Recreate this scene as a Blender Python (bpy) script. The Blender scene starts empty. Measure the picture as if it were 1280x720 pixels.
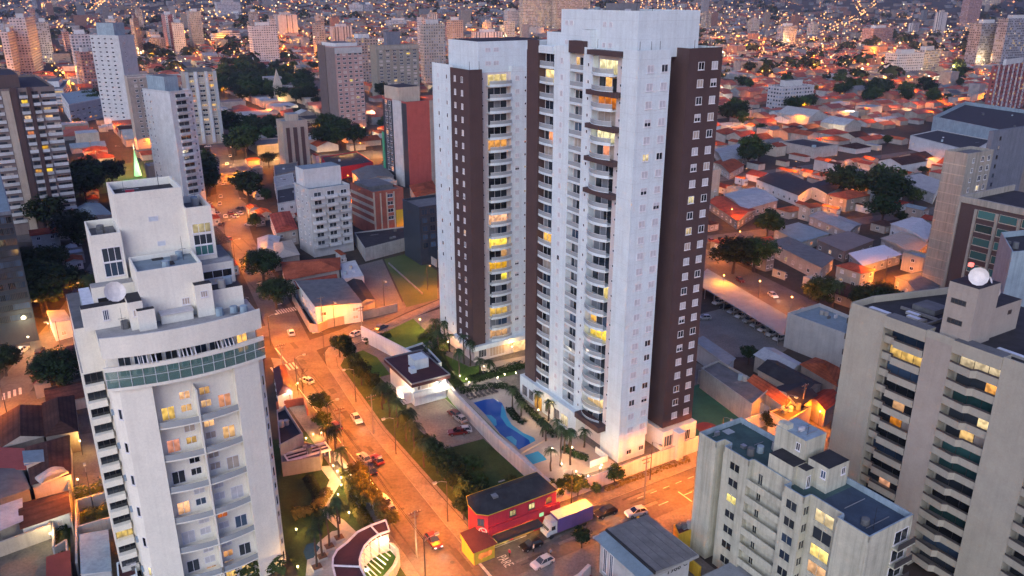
import bpy, math, random
from mathutils import Vector
rnd = random.Random(7)
R = math.radians
scene = bpy.context.scene
COL = scene.collection

# ---------------------------------------------------------------- camera, sky, sun, exposure
CAM_H = 90.0
PITCH = 20.0
F_PX = 1005.0
GRID = R(31.3)                      # the town's street grid, turned against the camera axis
CT, ST = math.cos(GRID), math.sin(GRID)
cam_data = bpy.data.cameras.new('camera')
cam_data.sensor_width = 36.0
cam_data.lens = 36.0 * F_PX / 1280.0
cam_data.clip_start = 1.0
cam_data.clip_end = 30000.0
cam = bpy.data.objects.new('camera', cam_data)
COL.objects.link(cam)
cam.location = (0, 0, CAM_H)
cam.rotation_euler = (R(90 - PITCH), 0, 0)
scene.camera = cam

SUN_EL, SUN_ROT = -3.0, 199.0
world = bpy.data.worlds.new('World')
scene.world = world
world.use_nodes = True
wn = world.node_tree
wn.nodes.clear()
w_out = wn.nodes.new('ShaderNodeOutputWorld')
w_bg = wn.nodes.new('ShaderNodeBackground')
w_sky = wn.nodes.new('ShaderNodeTexSky')
w_sky.sky_type = 'NISHITA'
w_sky.sun_disc = False
w_sky.sun_elevation = R(SUN_EL)
w_sky.sun_rotation = R(SUN_ROT)
w_sky.altitude = 600
w_sky.air_density = 1.0
w_sky.dust_density = 0.6
w_sky.ozone_density = 2.3
w_bg.inputs['Strength'].default_value = 0.15
wn.links.new(w_sky.outputs[0], w_bg.inputs['Color'])
wn.links.new(w_bg.outputs[0], w_out.inputs['Surface'])
sun_data = bpy.data.lights.new('sun', 'SUN')
sun_data.energy = 0.03
sun_data.angle = R(50)
sun_data.color = (1.0, 0.93, 0.86)
sun = bpy.data.objects.new('sun', sun_data)
COL.objects.link(sun)
sun.rotation_euler = (R(90 - SUN_EL - 30), 0, R(180 - SUN_ROT))
scene.view_settings.view_transform = 'Standard'
scene.view_settings.look = 'None'
scene.view_settings.gamma = 1.0
scene.view_settings.use_curve_mapping = False
scene.view_settings.exposure = 6.08
EM = .0195                           # brightness of lit windows and lenses
LAMP = .060                         # scales every street lamp
scene.cycles.use_denoising = True
scene.cycles.max_bounces = 5
scene.cycles.diffuse_bounces = 2
scene.cycles.glossy_bounces = 2
scene.cycles.transmission_bounces = 3
scene.cycles.transparent_max_bounces = 6
scene.cycles.caustics_reflective = False
scene.cycles.caustics_refractive = False
scene.cycles.sample_clamp_indirect = 6.0

# ---------------------------------------------------------------- measuring helpers
cP, sP = math.cos(R(PITCH)), math.sin(R(PITCH))
def uv_of(x, y): return (x * CT + y * ST, -x * ST + y * CT)
def W(u, v, z=0.0): return Vector((u * CT - v * ST, u * ST + v * CT, z))
def ray(px, py):
    a, d = px - 640.0, py - 360.0
    return (a, F_PX * cP - d * sP, -(F_PX * sP + d * cP))
def gp(px, py, z=0.0):
    """town-grid (u, v) of the level z point seen at a photo pixel"""
    r = ray(px, py); k = (z - CAM_H) / r[2]
    return uv_of(r[0] * k, r[1] * k)
def on_u(px, py, u):
    r = ray(px, py); a, b = uv_of(r[0], r[1]); k = u / a
    return b * k, CAM_H + r[2] * k
def on_v(px, py, v):
    r = ray(px, py); a, b = uv_of(r[0], r[1]); k = v / b
    return a * k, CAM_H + r[2] * k
def proj(u, v, z):
    p = W(u, v, z); dz = z - CAM_H
    f = p.y * cP - dz * sP
    if f < 1: return (-9999, -9999)
    return (640 + F_PX * p.x / f, 360 - F_PX * (p.y * sP + dz * cP) / f)
def in_view(u, v, z=0, m=60):
    x, y = proj(u, v, z)
    return -m < x < 1280 + m and -m < y < 720 + m

# ---------------------------------------------------------------- materials
M = {}
def _new(name):
    m = bpy.data.materials.new(name); m.use_nodes = True
    nt = m.node_tree; nt.nodes.clear()
    o = nt.nodes.new('ShaderNodeOutputMaterial')
    p = nt.nodes.new('ShaderNodeBsdfPrincipled')
    nt.links.new(p.outputs[0], o.inputs[0])
    M[name] = m
    return nt, p, o
def N(nt, t, **kw):
    n = nt.nodes.new('ShaderNode' + t)
    for k, v in kw.items():
        if k.startswith('i_'): n.inputs[k[2:].replace('_', ' ')].default_value = v
        else: setattr(n, k, v)
    return n
def L(nt, a, b): nt.links.new(a, b)
def math_(nt, op, a, b=None, clamp=False):
    n = nt.nodes.new('ShaderNodeMath'); n.operation = op; n.use_clamp = clamp
    for i, s in enumerate((a, b)):
        if s is None: continue
        if isinstance(s, (int, float)): n.inputs[i].default_value = s
        else: nt.links.new(s, n.inputs[i])
    return n.outputs[0]
def mix_(nt, fac, a, b, mode='MIX'):
    n = nt.nodes.new('ShaderNodeMix'); n.data_type = 'RGBA'; n.blend_type = mode
    for sock, s in ((n.inputs[0], fac), (n.inputs[6], a), (n.inputs[7], b)):
        if isinstance(s, (int, float)): sock.default_value = s
        elif isinstance(s, tuple): sock.default_value = (*s[:3], 1)
        else: nt.links.new(s, sock)
    return n.outputs[2]
def ramp_(nt, fac, stops):
    n = nt.nodes.new('ShaderNodeValToRGB'); e = n.color_ramp.elements
    while len(e) < len(stops): e.new(0.5)
    for el, (p, c) in zip(e, stops):
        el.position = p; el.color = (*c, 1) if isinstance(c, tuple) else (c, c, c, 1)
    nt.links.new(fac, n.inputs[0])
    return n.outputs[0]
def coords(nt, kind='Object', scale=(1, 1, 1)):
    tc = nt.nodes.new('ShaderNodeTexCoord'); mp = nt.nodes.new('ShaderNodeMapping')
    mp.inputs['Scale'].default_value = scale
    nt.links.new(tc.outputs[kind], mp.inputs[0])
    return mp.outputs[0]
def world_coords(nt, scale=(1, 1, 1)):
    g = nt.nodes.new('ShaderNodeNewGeometry'); mp = nt.nodes.new('ShaderNodeMapping')
    mp.inputs['Scale'].default_value = scale
    nt.links.new(g.outputs['Position'], mp.inputs[0])
    return mp.outputs[0]
def noise_(nt, vec, scale, detail=4, rough=.6):
    n = N(nt, 'TexNoise'); n.inputs['Scale'].default_value = scale
    n.inputs['Detail'].default_value = detail; n.inputs['Roughness'].default_value = rough
    nt.links.new(vec, n.inputs['Vector'])
    return n.outputs['Fac']
def paint(name, col, rough=.75, grime=.25, streak=.2, scale=.35, vary=0.0, bump=0.0, spec=.3, joint=0.0):
    """weathered paint or render: blotches, rain streaks, optional change from object to object"""
    nt, p, o = _new(name)
    wc = world_coords(nt)
    n1 = noise_(nt, wc, scale, 5)
    n2 = noise_(nt, world_coords(nt, (1.6, 1.6, .06)), 1.0, 4)
    n3 = noise_(nt, wc, 3.1, 3)
    f1 = ramp_(nt, n1, [(.3, 1 - grime), (.68, 1.04)])
    f2 = ramp_(nt, n2, [(.32, 1 - streak), (.56, 1.0)])
    f3 = ramp_(nt, n3, [(.3, .93), (.7, 1.03)])
    c = mix_(nt, 1, mix_(nt, 1, f1, f2, 'MULTIPLY'), f3, 'MULTIPLY')
    if joint:                                   # shrinkage joints at every storey
        sz = N(nt, 'SeparateXYZ'); L(nt, wc, sz.inputs[0])
        f = math_(nt, 'FRACT', math_(nt, 'DIVIDE', math_(nt, 'SUBTRACT', sz.outputs[2], 5.7), joint))
        c = mix_(nt, 1, c, ramp_(nt, f, [(0, .86), (.022, .9), (.03, 1), (1, 1)]), 'MULTIPLY')
    base = col
    if vary:
        oi = N(nt, 'ObjectInfo'); hs = N(nt, 'HueSaturation')
        hs.inputs['Color'].default_value = (*col, 1)
        L(nt, ramp_(nt, oi.outputs['Random'], [(0, 1 - vary), (1, 1 + vary)]), hs.inputs['Value'])
        L(nt, ramp_(nt, math_(nt, 'FRACT', math_(nt, 'MULTIPLY', oi.outputs['Random'], 17.3)), [(0, .5 - .05 * vary), (1, .5 + .05 * vary)]), hs.inputs['Hue'])
        L(nt, ramp_(nt, math_(nt, 'FRACT', math_(nt, 'MULTIPLY', oi.outputs['Random'], 7.7)), [(0, 1 - vary), (1, 1 + .5 * vary)]), hs.inputs['Saturation'])
        base = hs.outputs[0]
    L(nt, mix_(nt, 1, base, c, 'MULTIPLY'), p.inputs['Base Color'])
    p.inputs['Roughness'].default_value = rough
    p.inputs['Specular IOR Level'].default_value = spec
    if bump:
        b = N(nt, 'Bump'); b.inputs['Strength'].default_value = bump
        L(nt, n3, b.inputs['Height']); L(nt, b.outputs[0], p.inputs['Normal'])
    return M[name]
def plain(name, col, rough=.5, metal=0.0, spec=.5):
    nt, p, o = _new(name)
    n = noise_(nt, world_coords(nt), 1.3, 3)
    L(nt, mix_(nt, 1, col, ramp_(nt, n, [(.3, .85), (.7, 1.05)]), 'MULTIPLY'), p.inputs['Base Color'])
    p.inputs['Roughness'].default_value = rough; p.inputs['Metallic'].default_value = metal
    p.inputs['Specular IOR Level'].default_value = spec
    return M[name]
def tiles(name, col, vary=.18):
    """clay roof tiles: courses, patches of old and new tile, moss"""
    nt, p, o = _new(name)
    uvn = N(nt, 'UVMap')
    wv = N(nt, 'TexWave'); wv.bands_direction = 'Y'; wv.inputs['Scale'].default_value = .8; wv.inputs['Distortion'].default_value = 1.2
    L(nt, uvn.outputs[0], wv.inputs[0])
    wc = world_coords(nt)
    n1 = noise_(nt, wc, .25, 5); n2 = noise_(nt, wc, 2.2, 3)
    oi = N(nt, 'ObjectInfo'); hs = N(nt, 'HueSaturation')
    hs.inputs['Color'].default_value = (*col, 1)
    L(nt, ramp_(nt, oi.outputs['Random'], [(0, 1 - vary * 1.6), (1, 1 + vary)]), hs.inputs['Value'])
    L(nt, ramp_(nt, math_(nt, 'FRACT', math_(nt, 'MULTIPLY', oi.outputs['Random'], 9.3)), [(0, .495), (1, .512)]), hs.inputs['Hue'])
    c = mix_(nt, 1, hs.outputs[0], ramp_(nt, n1, [(.3, .5), (.65, 1.1)]), 'MULTIPLY')
    c = mix_(nt, 1, c, ramp_(nt, n2, [(.3, .75), (.7, 1.1)]), 'MULTIPLY')
    c = mix_(nt, .5, c, mix_(nt, 1, c, ramp_(nt, wv.outputs['Fac'], [(0, .55), (.5, 1.1)]), 'MULTIPLY'))
    L(nt, c, p.inputs['Base Color'])
    p.inputs['Roughness'].default_value = .9; p.inputs['Specular IOR Level'].default_value = .15
    return M[name]
def glass(name, col=(.02, .025, .03), rough=.08):
    nt, p, o = _new(name)
    oi = N(nt, 'ObjectInfo')
    L(nt, mix_(nt, 1, col, ramp_(nt, oi.outputs['Random'], [(0, .4), (1, 2.2)]), 'MULTIPLY'), p.inputs['Base Color'])
    p.inputs['Roughness'].default_value = rough; p.inputs['Specular IOR Level'].default_value = .8
    return M[name]
def lit(name, col, strength, curtain=True):
    """a window with the lights on: room light painted in patches and brighter towards the top, curtain stripes"""
    nt, p, o = _new(name)
    oi = N(nt, 'ObjectInfo'); tc = N(nt, 'TexCoord')
    off = N(nt, 'VectorMath', operation='ADD'); L(nt, tc.outputs['Object'], off.inputs[0]); L(nt, oi.outputs['Location'], off.inputs[1])
    n1 = noise_(nt, off.outputs[0], 1.1, 1)
    sx = N(nt, 'SeparateXYZ'); L(nt, tc.outputs['Object'], sx.inputs[0])
    wv = N(nt, 'TexWave'); wv.bands_direction = 'X'; wv.inputs['Scale'].default_value = 1.6; wv.inputs['Distortion'].default_value = 2.0; L(nt, off.outputs[0], wv.inputs[0])
    up = ramp_(nt, math_(nt, 'DIVIDE', sx.outputs[2], 2.4, True), [(0, .42), (.35, .7), (.95, 1.15)])
    fac = math_(nt, 'MULTIPLY', math_(nt, 'MULTIPLY', ramp_(nt, n1, [(.38, .55), (.6, 1.1)]), ramp_(nt, wv.outputs['Fac'], [(0, .72), (.6, 1.05)])), up)
    fac = math_(nt, 'MULTIPLY', fac, ramp_(nt, oi.outputs['Random'], [(0, .45), (1, 1.25)]))
    hs = N(nt, 'HueSaturation'); hs.inputs['Color'].default_value = (*col, 1)
    L(nt, ramp_(nt, math_(nt, 'FRACT', math_(nt, 'MULTIPLY', oi.outputs['Random'], 13.7)), [(0, .485), (1, .52)]), hs.inputs['Hue'])
    L(nt, ramp_(nt, math_(nt, 'FRACT', math_(nt, 'MULTIPLY', oi.outputs['Random'], 5.9)), [(0, .75), (1, 1.1)]), hs.inputs['Saturation'])
    L(nt, hs.outputs[0], p.inputs['Emission Color'])
    L(nt, math_(nt, 'MULTIPLY', fac, strength * EM), p.inputs['Emission Strength'])
    p.inputs['Base Color'].default_value = (.08, .06, .04, 1); p.inputs['Roughness'].default_value = .25
    return M[name]
def emit(name, col, strength):
    nt, p, o = _new(name)
    p.inputs['Base Color'].default_value = (.3, .3, .3, 1)
    p.inputs['Emission Color'].default_value = (*col, 1); p.inputs['Emission Strength'].default_value = strength * EM
    return M[name]
def facade(name, wall, win=(.03, .035, .045), pw=3.0, ph=3.0, w=(.22, .78), h=(.3, .72), litp=.06, lc=(1., .62, .22), ls=.55, alt=None, altp=None, altw=(.0, .3)):
    """far blocks: storeys and bays in metres on the wall's own surface, some windows lit"""
    nt, p, o = _new(name)
    uvn = N(nt, 'UVMap'); sx = N(nt, 'SeparateXYZ'); L(nt, uvn.outputs[0], sx.inputs[0])
    geo = N(nt, 'NewGeometry'); sn = N(nt, 'SeparateXYZ'); L(nt, geo.outputs['Normal'], sn.inputs[0])
    x = math_(nt, 'DIVIDE', sx.outputs[0], pw); y = math_(nt, 'DIVIDE', sx.outputs[1], ph)
    fx, fy = math_(nt, 'FRACT', x), math_(nt, 'FRACT', y)
    m = math_(nt, 'MULTIPLY', math_(nt, 'GREATER_THAN', fx, w[0]), math_(nt, 'LESS_THAN', fx, w[1]))
    m = math_(nt, 'MULTIPLY', m, math_(nt, 'MULTIPLY', math_(nt, 'GREATER_THAN', fy, h[0]), math_(nt, 'LESS_THAN', fy, h[1])))
    m = math_(nt, 'MULTIPLY', m, math_(nt, 'LESS_THAN', math_(nt, 'ABSOLUTE', sn.outputs[2]), .5))
    cb = N(nt, 'CombineXYZ'); L(nt, math_(nt, 'FLOOR', x), cb.inputs[0]); L(nt, math_(nt, 'FLOOR', y), cb.inputs[1])
    oi = N(nt, 'ObjectInfo'); L(nt, math_(nt, 'MULTIPLY', oi.outputs['Random'], 91.0), cb.inputs[2])
    wh = N(nt, 'TexWhiteNoise', noise_dimensions='3D'); L(nt, cb.outputs[0], wh.inputs['Vector'])
    on = math_(nt, 'MULTIPLY', m, math_(nt, 'LESS_THAN', wh.outputs['Value'], litp))
    hs = N(nt, 'HueSaturation'); hs.inputs['Color'].default_value = (*wall, 1)
    L(nt, ramp_(nt, oi.outputs['Random'], [(0, .8), (1, 1.12)]), hs.inputs['Value'])
    wcol = hs.outputs[0]
    if alt:
        fa = math_(nt, 'FRACT', math_(nt, 'DIVIDE', sx.outputs[0], altp))
        wcol = mix_(nt, math_(nt, 'MULTIPLY', math_(nt, 'GREATER_THAN', fa, altw[0]), math_(nt, 'LESS_THAN', fa, altw[1])), wcol, alt)
    n1 = noise_(nt, world_coords(nt), .2, 4)
    wcol = mix_(nt, 1, wcol, ramp_(nt, n1, [(.3, .75), (.7, 1.05)]), 'MULTIPLY')
    wv = ramp_(nt, math_(nt, 'FRACT', math_(nt, 'MULTIPLY', wh.outputs['Value'], 37.0)), [(0, .5), (.7, 1.5), (.72, 7.0), (1, 9.0)])
    L(nt, mix_(nt, m, wcol, mix_(nt, 1, win, wv, 'MULTIPLY')), p.inputs['Base Color'])
    L(nt, math_(nt, 'SUBTRACT', .8, math_(nt, 'MULTIPLY', m, .6)), p.inputs['Roughness'])
    p.inputs['Emission Color'].default_value = (*lc, 1)
    L(nt, math_(nt, 'MULTIPLY', on, ls * EM), p.inputs['Emission Strength'])
    p.inputs['Specular IOR Level'].default_value = .3
    return M[name]
def ground(name, stops, scale, rough=.9, scale2=2.0, spec=.2, crack=0.0):
    nt, p, o = _new(name)
    wc = world_coords(nt)
    n1 = noise_(nt, wc, scale, 6, .65); n2 = noise_(nt, wc, scale2, 4)
    c = ramp_(nt, n1, stops)
    c = mix_(nt, 1, c, ramp_(nt, n2, [(.3, .75), (.7, 1.15)]), 'MULTIPLY')
    if crack:
        vo = N(nt, 'TexVoronoi', feature='DISTANCE_TO_EDGE'); vo.inputs['Scale'].default_value = crack
        L(nt, wc, vo.inputs['Vector'])
        c = mix_(nt, 1, c, ramp_(nt, vo.outputs['Distance'], [(0, .55), (.03, 1.0)]), 'MULTIPLY')
    L(nt, c, p.inputs['Base Color'])
    p.inputs['Roughness'].default_value = rough; p.inputs['Specular IOR Level'].default_value = spec
    return M[name]
def leafmat(name, col, vary=.35):
    nt, p, o = _new(name)
    wc = world_coords(nt)
    n = noise_(nt, wc, .9, 3)
    oi = N(nt, 'ObjectInfo'); hs = N(nt, 'HueSaturation'); hs.inputs['Color'].default_value = (*col, 1)
    L(nt, ramp_(nt, oi.outputs['Random'], [(0, 1 - vary), (1, 1 + vary)]), hs.inputs['Value'])
    L(nt, ramp_(nt, math_(nt, 'FRACT', math_(nt, 'MULTIPLY', oi.outputs['Random'], 11.1)), [(0, .47), (1, .53)]), hs.inputs['Hue'])
    L(nt, mix_(nt, 1, hs.outputs[0], ramp_(nt, n, [(.3, .55), (.7, 1.5)]), 'MULTIPLY'), p.inputs['Base Color'])
    p.inputs['Roughness'].default_value = .8; p.inputs['Specular IOR Level'].default_value = .12
    return M[name]
def attr_mat(name, rough=.85):
    nt, p, o = _new(name)
    a = N(nt, 'Attribute', attribute_name='tint')
    n1 = noise_(nt, world_coords(nt), .3, 4)
    L(nt, mix_(nt, 1, a.outputs['Color'], ramp_(nt, n1, [(.3, .7), (.7, 1.1)]), 'MULTIPLY'), p.inputs['Base Color'])
    p.inputs['Roughness'].default_value = rough; p.inputs['Specular IOR Level'].default_value = .2
    return M[name]

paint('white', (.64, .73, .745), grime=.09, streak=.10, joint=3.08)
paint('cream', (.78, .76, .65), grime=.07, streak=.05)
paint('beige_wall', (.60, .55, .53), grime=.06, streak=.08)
paint('brown', (.082, .052, .05), grime=.12, streak=.08, rough=.7)
paint('brown_pale', (.105, .072, .068), grime=.12, streak=.08)
paint('old_white', (.53, .53, .415), grime=.22, streak=.30)
paint('old_grey', (.33, .32, .29), grime=.25, streak=.30)
paint('tower_beige', (.36, .345, .28), grime=.10, streak=.07)
paint('tower_rose', (.345, .31, .265), grime=.10, streak=.07)
paint('pool_wall', (.52, .50, .49), grime=.15, streak=.2)
paint('house_wall', (.36, .31, .265), grime=.25, streak=.14, vary=.35)
paint('house_white', (.52, .54, .54), grime=.18, streak=.10, vary=.2)
paint('red_paint', (.42, .03, .045), grime=.15, streak=.15)
paint('maroon', (.085, .03, .032), grime=.25, streak=.1)
paint('yellow_paint', (.62, .40, .04), grime=.15, streak=.15)
paint('brick', (.33, .11, .075), grime=.25, streak=.15)
paint('brick_red', (.36, .085, .07), grime=.15, streak=.1)
paint('tan', (.46, .40, .32), grime=.15, streak=.15)
paint('olive_wall', (.27, .25, .20), grime=.15, streak=.15)
paint('taupe', (.20, .165, .155), grime=.15, streak=.12)
paint('taupe_dark', (.13, .105, .10), grime=.15, streak=.12)
paint('pink_grid', (.40, .27, .25), grime=.15, streak=.12)
paint('stone_band', (.34, .32, .27), grime=.15, streak=.3)
paint('slate_blue', (.16, .18, .22), grime=.2, streak=.2)
paint('dark_block', (.035, .045, .06), grime=.2, streak=.1, rough=.4)
paint('concrete', (.22, .215, .205), grime=.35, streak=.15)
paint('pale_concrete', (.38, .38, .36), grime=.25, streak=.15)
paint('roof_dark', (.035, .035, .038), grime=.5, streak=.1, scale=.6)
paint('roof_grey', (.15, .155, .155), grime=.35, streak=.1, scale=.5)
paint('roof_blue', (.21, .285, .32), grime=.25, streak=.1, scale=.4)
paint('roof_teal', (.065, .125, .12), grime=.5, streak=.1, scale=.25)
paint('roof_blue_deep', (.055, .085, .125), grime=.4, streak=.1, scale=.3)
paint('parapet_blue', (.30, .39, .44), grime=.25, streak=.2)
paint('metal_roof', (.36, .40, .42), grime=.3, streak=.15, scale=.3, vary=.25)
paint('green_paint', (.06, .30, .17), grime=.2, streak=.1)
paint('court_green', (.03, .14, .085), grime=.3, streak=.05, scale=.2)
paint('court_red', (.22, .05, .04), grime=.2, streak=.05)
paint('deck', (.42, .37, .32), grime=.15, streak=.05)
paint('wood', (.16, .085, .05), grime=.3, streak=.1)
paint('bark', (.07, .05, .038), grime=.4, streak=.2, scale=2)
paint('kerb', (.36, .35, .33), grime=.2, streak=.1)
paint('road_paint', (.62, .60, .55), grime=.45, streak=.05, scale=1.5)
paint('silhouette', (.012, .012, .014), grime=.1, streak=.05)
plain('metal_dark', (.05, .05, .055), .45, .6)
plain('metal_grey', (.32, .33, .34), .4, .6)
plain('frame_white', (.72, .72, .73), .5)
plain('frame_dark', (.05, .045, .045), .5)
plain('shutter', (.52, .52, .54), .6)
plain('shutter_pale', (.50, .50, .51), .6)
plain('curtain', (.42, .36, .30), .9); plain('blind_grey', (.22, .235, .25), .6)
plain('dish_white', (.7, .68, .64), .5)
plain('tyre', (.012, .012, .013), .9)
plain('blue_sheet', (.10, .17, .33), .6)
plain('skylight', (.55, .62, .68), .2)
tiles('tile_red', (.38, .085, .045))
tiles('tile_dark', (.075, .036, .03))
glass('glass'); glass('glass_blue', (.03, .05, .08)); glass('glass_teal', (.03, .085, .08), .15)
lit('lit_warm', (1.0, .50, .09), 1.15); lit('lit_yellow', (1.0, .66, .10), 1.2); lit('lit_orange', (1.0, .30, .045), .95); lit('lit_pale', (1.0, .78, .36), 1.0)
emit('lamp_orange', (1.0, .40, .07), 2.6); emit('lamp_white', (1.0, .90, .68), 3.4); emit('lamp_warm', (1.0, .72, .32), 3.0)
emit('head_light', (1.0, .93, .75), 4.0); emit('tail_light', (1.0, .05, .02), 1.6); emit('beacon', (1.0, .08, .04), 2.6)
emit('green_light', (.25, 1.0, .3), .5); emit('sign_light', (1.0, .85, .6), 1.4); emit('neon_pink', (.9, .25, .95), 1.2)
ground('asphalt', [(.3, (.075, .068, .062)), (.7, (.145, .132, .12))], .16, .82, 1.5, .25)
ground('asphalt_patch', [(.3, (.055, .05, .048)), (.7, (.085, .08, .075))], .3, .85, 1.5)
ground('asphalt_side', [(.3, (.095, .09, .088)), (.7, (.15, .14, .135))], .12, .85, 1.5)
ground('pavement', [(.3, (.14, .125, .11)), (.7, (.22, .20, .18))], .35, .88, 2.5, .2)
ground('dirt', [(.3, (.075, .07, .055)), (.55, (.15, .13, .105)), (.75, (.20, .18, .15))], .10, .95)
ground('lot', [(.3, (.12, .115, .105)), (.7, (.20, .19, .17))], .08, .9)
ground('sand_lot', [(.3, (.16, .14, .12)), (.7, (.27, .25, .21))], .10, .9)
ground('grass', [(.3, (.025, .042, .013)), (.6, (.05, .078, .022)), (.8, (.085, .09, .035))], .16, .95, 3.0)
ground('lawn', [(.3, (.055, .11, .015)), (.7, (.09, .16, .025))], .3, .95, 4.0)
ground('meadow', [(.3, (.06, .095, .03)), (.6, (.09, .115, .045)), (.8, (.12, .125, .06))], .07, .95, 3.0)
ground('town_ground', [(.3, (.034, .030, .026)), (.5, (.062, .050, .040)), (.7, (.038, .037, .028))], .03, .95, .4)
ground('hill', [(.3, (.028, .033, .026)), (.6, (.05, .052, .045)), (.8, (.09, .075, .065))], .004, .95, .03)
leafmat('leaf', (.034, .056, .017)); leafmat('leaf_dark', (.019, .033, .013)); leafmat('leaf_palm', (.035, .058, .024)); leafmat('leaf_yellow', (.085, .075, .02)); leafmat('leaf_red', (.10, .02, .02))
attr_mat('tinted')
facade('far_white', (.46, .45, .46), pw=3.2, ph=3.0, litp=.05)
facade('far_cream', (.46, .41, .35), pw=2.8, ph=3.0, w=(.3, .7), litp=.07)
facade('far_tan', (.36, .29, .24), pw=3.5, ph=3.0, w=(.25, .8), litp=.08)
facade('far_grey', (.24, .245, .27), pw=3.0, ph=3.0, w=(.2, .8), h=(.3, .8), litp=.05)
facade('far_rose', (.33, .20, .18), pw=3.0, ph=3.0, litp=.08)
facade('far_band', (.48, .47, .47), pw=30, ph=3.0, w=(.02, .98), h=(.38, .75), litp=.02)
facade('far_strip', (.50, .49, .48), win=(.05, .045, .045), pw=5.0, ph=60, w=(.3, .62), h=(.02, .99), litp=0)
facade('far_lit', (.42, .37, .32), pw=3.0, ph=3.0, w=(.2, .8), h=(.25, .8), litp=.33, ls=.5)
facade('far_redw', (.30, .09, .08), pw=3.6, ph=3.0, w=(.3, .65), litp=.10, alt=(.5, .49, .48), altp=10.8, altw=(.0, .34))
# water: pool basin tint with ripples
nt, p, o = _new('pool_water')
p.inputs['Base Color'].default_value = (.012, .08, .34, 1); p.inputs['Roughness'].default_value = .06
b = N(nt, 'Bump'); b.inputs['Strength'].default_value = .12; L(nt, noise_(nt, world_coords(nt), 1.4, 3), b.inputs['Height']); L(nt, b.outputs[0], p.inputs['Normal'])
nt, p, o = _new('pool_shallow')
p.inputs['Base Color'].default_value = (.05, .31, .50, 1); p.inputs['Roughness'].default_value = .06
b = N(nt, 'Bump'); b.inputs['Strength'].default_value = .12; L(nt, noise_(nt, world_coords(nt), 1.4, 3), b.inputs['Height']); L(nt, b.outputs[0], p.inputs['Normal'])
_m = bpy.data.materials.new('haze'); _m.use_nodes = True; _n = _m.node_tree; _n.nodes.clear(); M['haze'] = _m
_o = _n.nodes.new('ShaderNodeOutputMaterial'); _v = _n.nodes.new('ShaderNodeVolumePrincipled')
_v.inputs['Color'].default_value = (.48, .62, .95, 1); _v.inputs['Density'].default_value = .000065; _v.inputs['Anisotropy'].default_value = .1
_n.links.new(_v.outputs[0], _o.inputs['Volume'])
plain('pond', (.03, .075, .08), .08)
def see_glass(name, col, keep):
    nt, p, o = _new(name)
    t = N(nt, 'BsdfTransparent'); mx = N(nt, 'MixShader'); mx.inputs[0].default_value = keep
    p.inputs['Base Color'].default_value = (*col, 1); p.inputs['Roughness'].default_value = .15
    L(nt, t.outputs[0], mx.inputs[1]); L(nt, p.outputs[0], mx.inputs[2]); L(nt, mx.outputs[0], o.inputs[0])
see_glass('rail_glass', (.40, .44, .45), .66); see_glass('green_glass', (.13, .25, .22), .5); see_glass('dome_glass', (.5, .5, .42), .35)
see_glass('wire', (.02, .02, .02), 1.0)
def car_paint(name, col, metal=.3):
    nt, p, o = _new(name)
    p.inputs['Base Color'].default_value = (*col, 1); p.inputs['Roughness'].default_value = .3; p.inputs['Metallic'].default_value = metal
    p.inputs['Coat Weight'].default_value = .5
for n_, c_ in dict(car_white=(.6, .6, .6), car_silver=(.35, .36, .37), car_black=(.012, .012, .014), car_red=(.14, .012, .012), car_blue=(.03, .06, .14), car_grey=(.10, .10, .11)).items(): car_paint(n_, c_)

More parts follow.
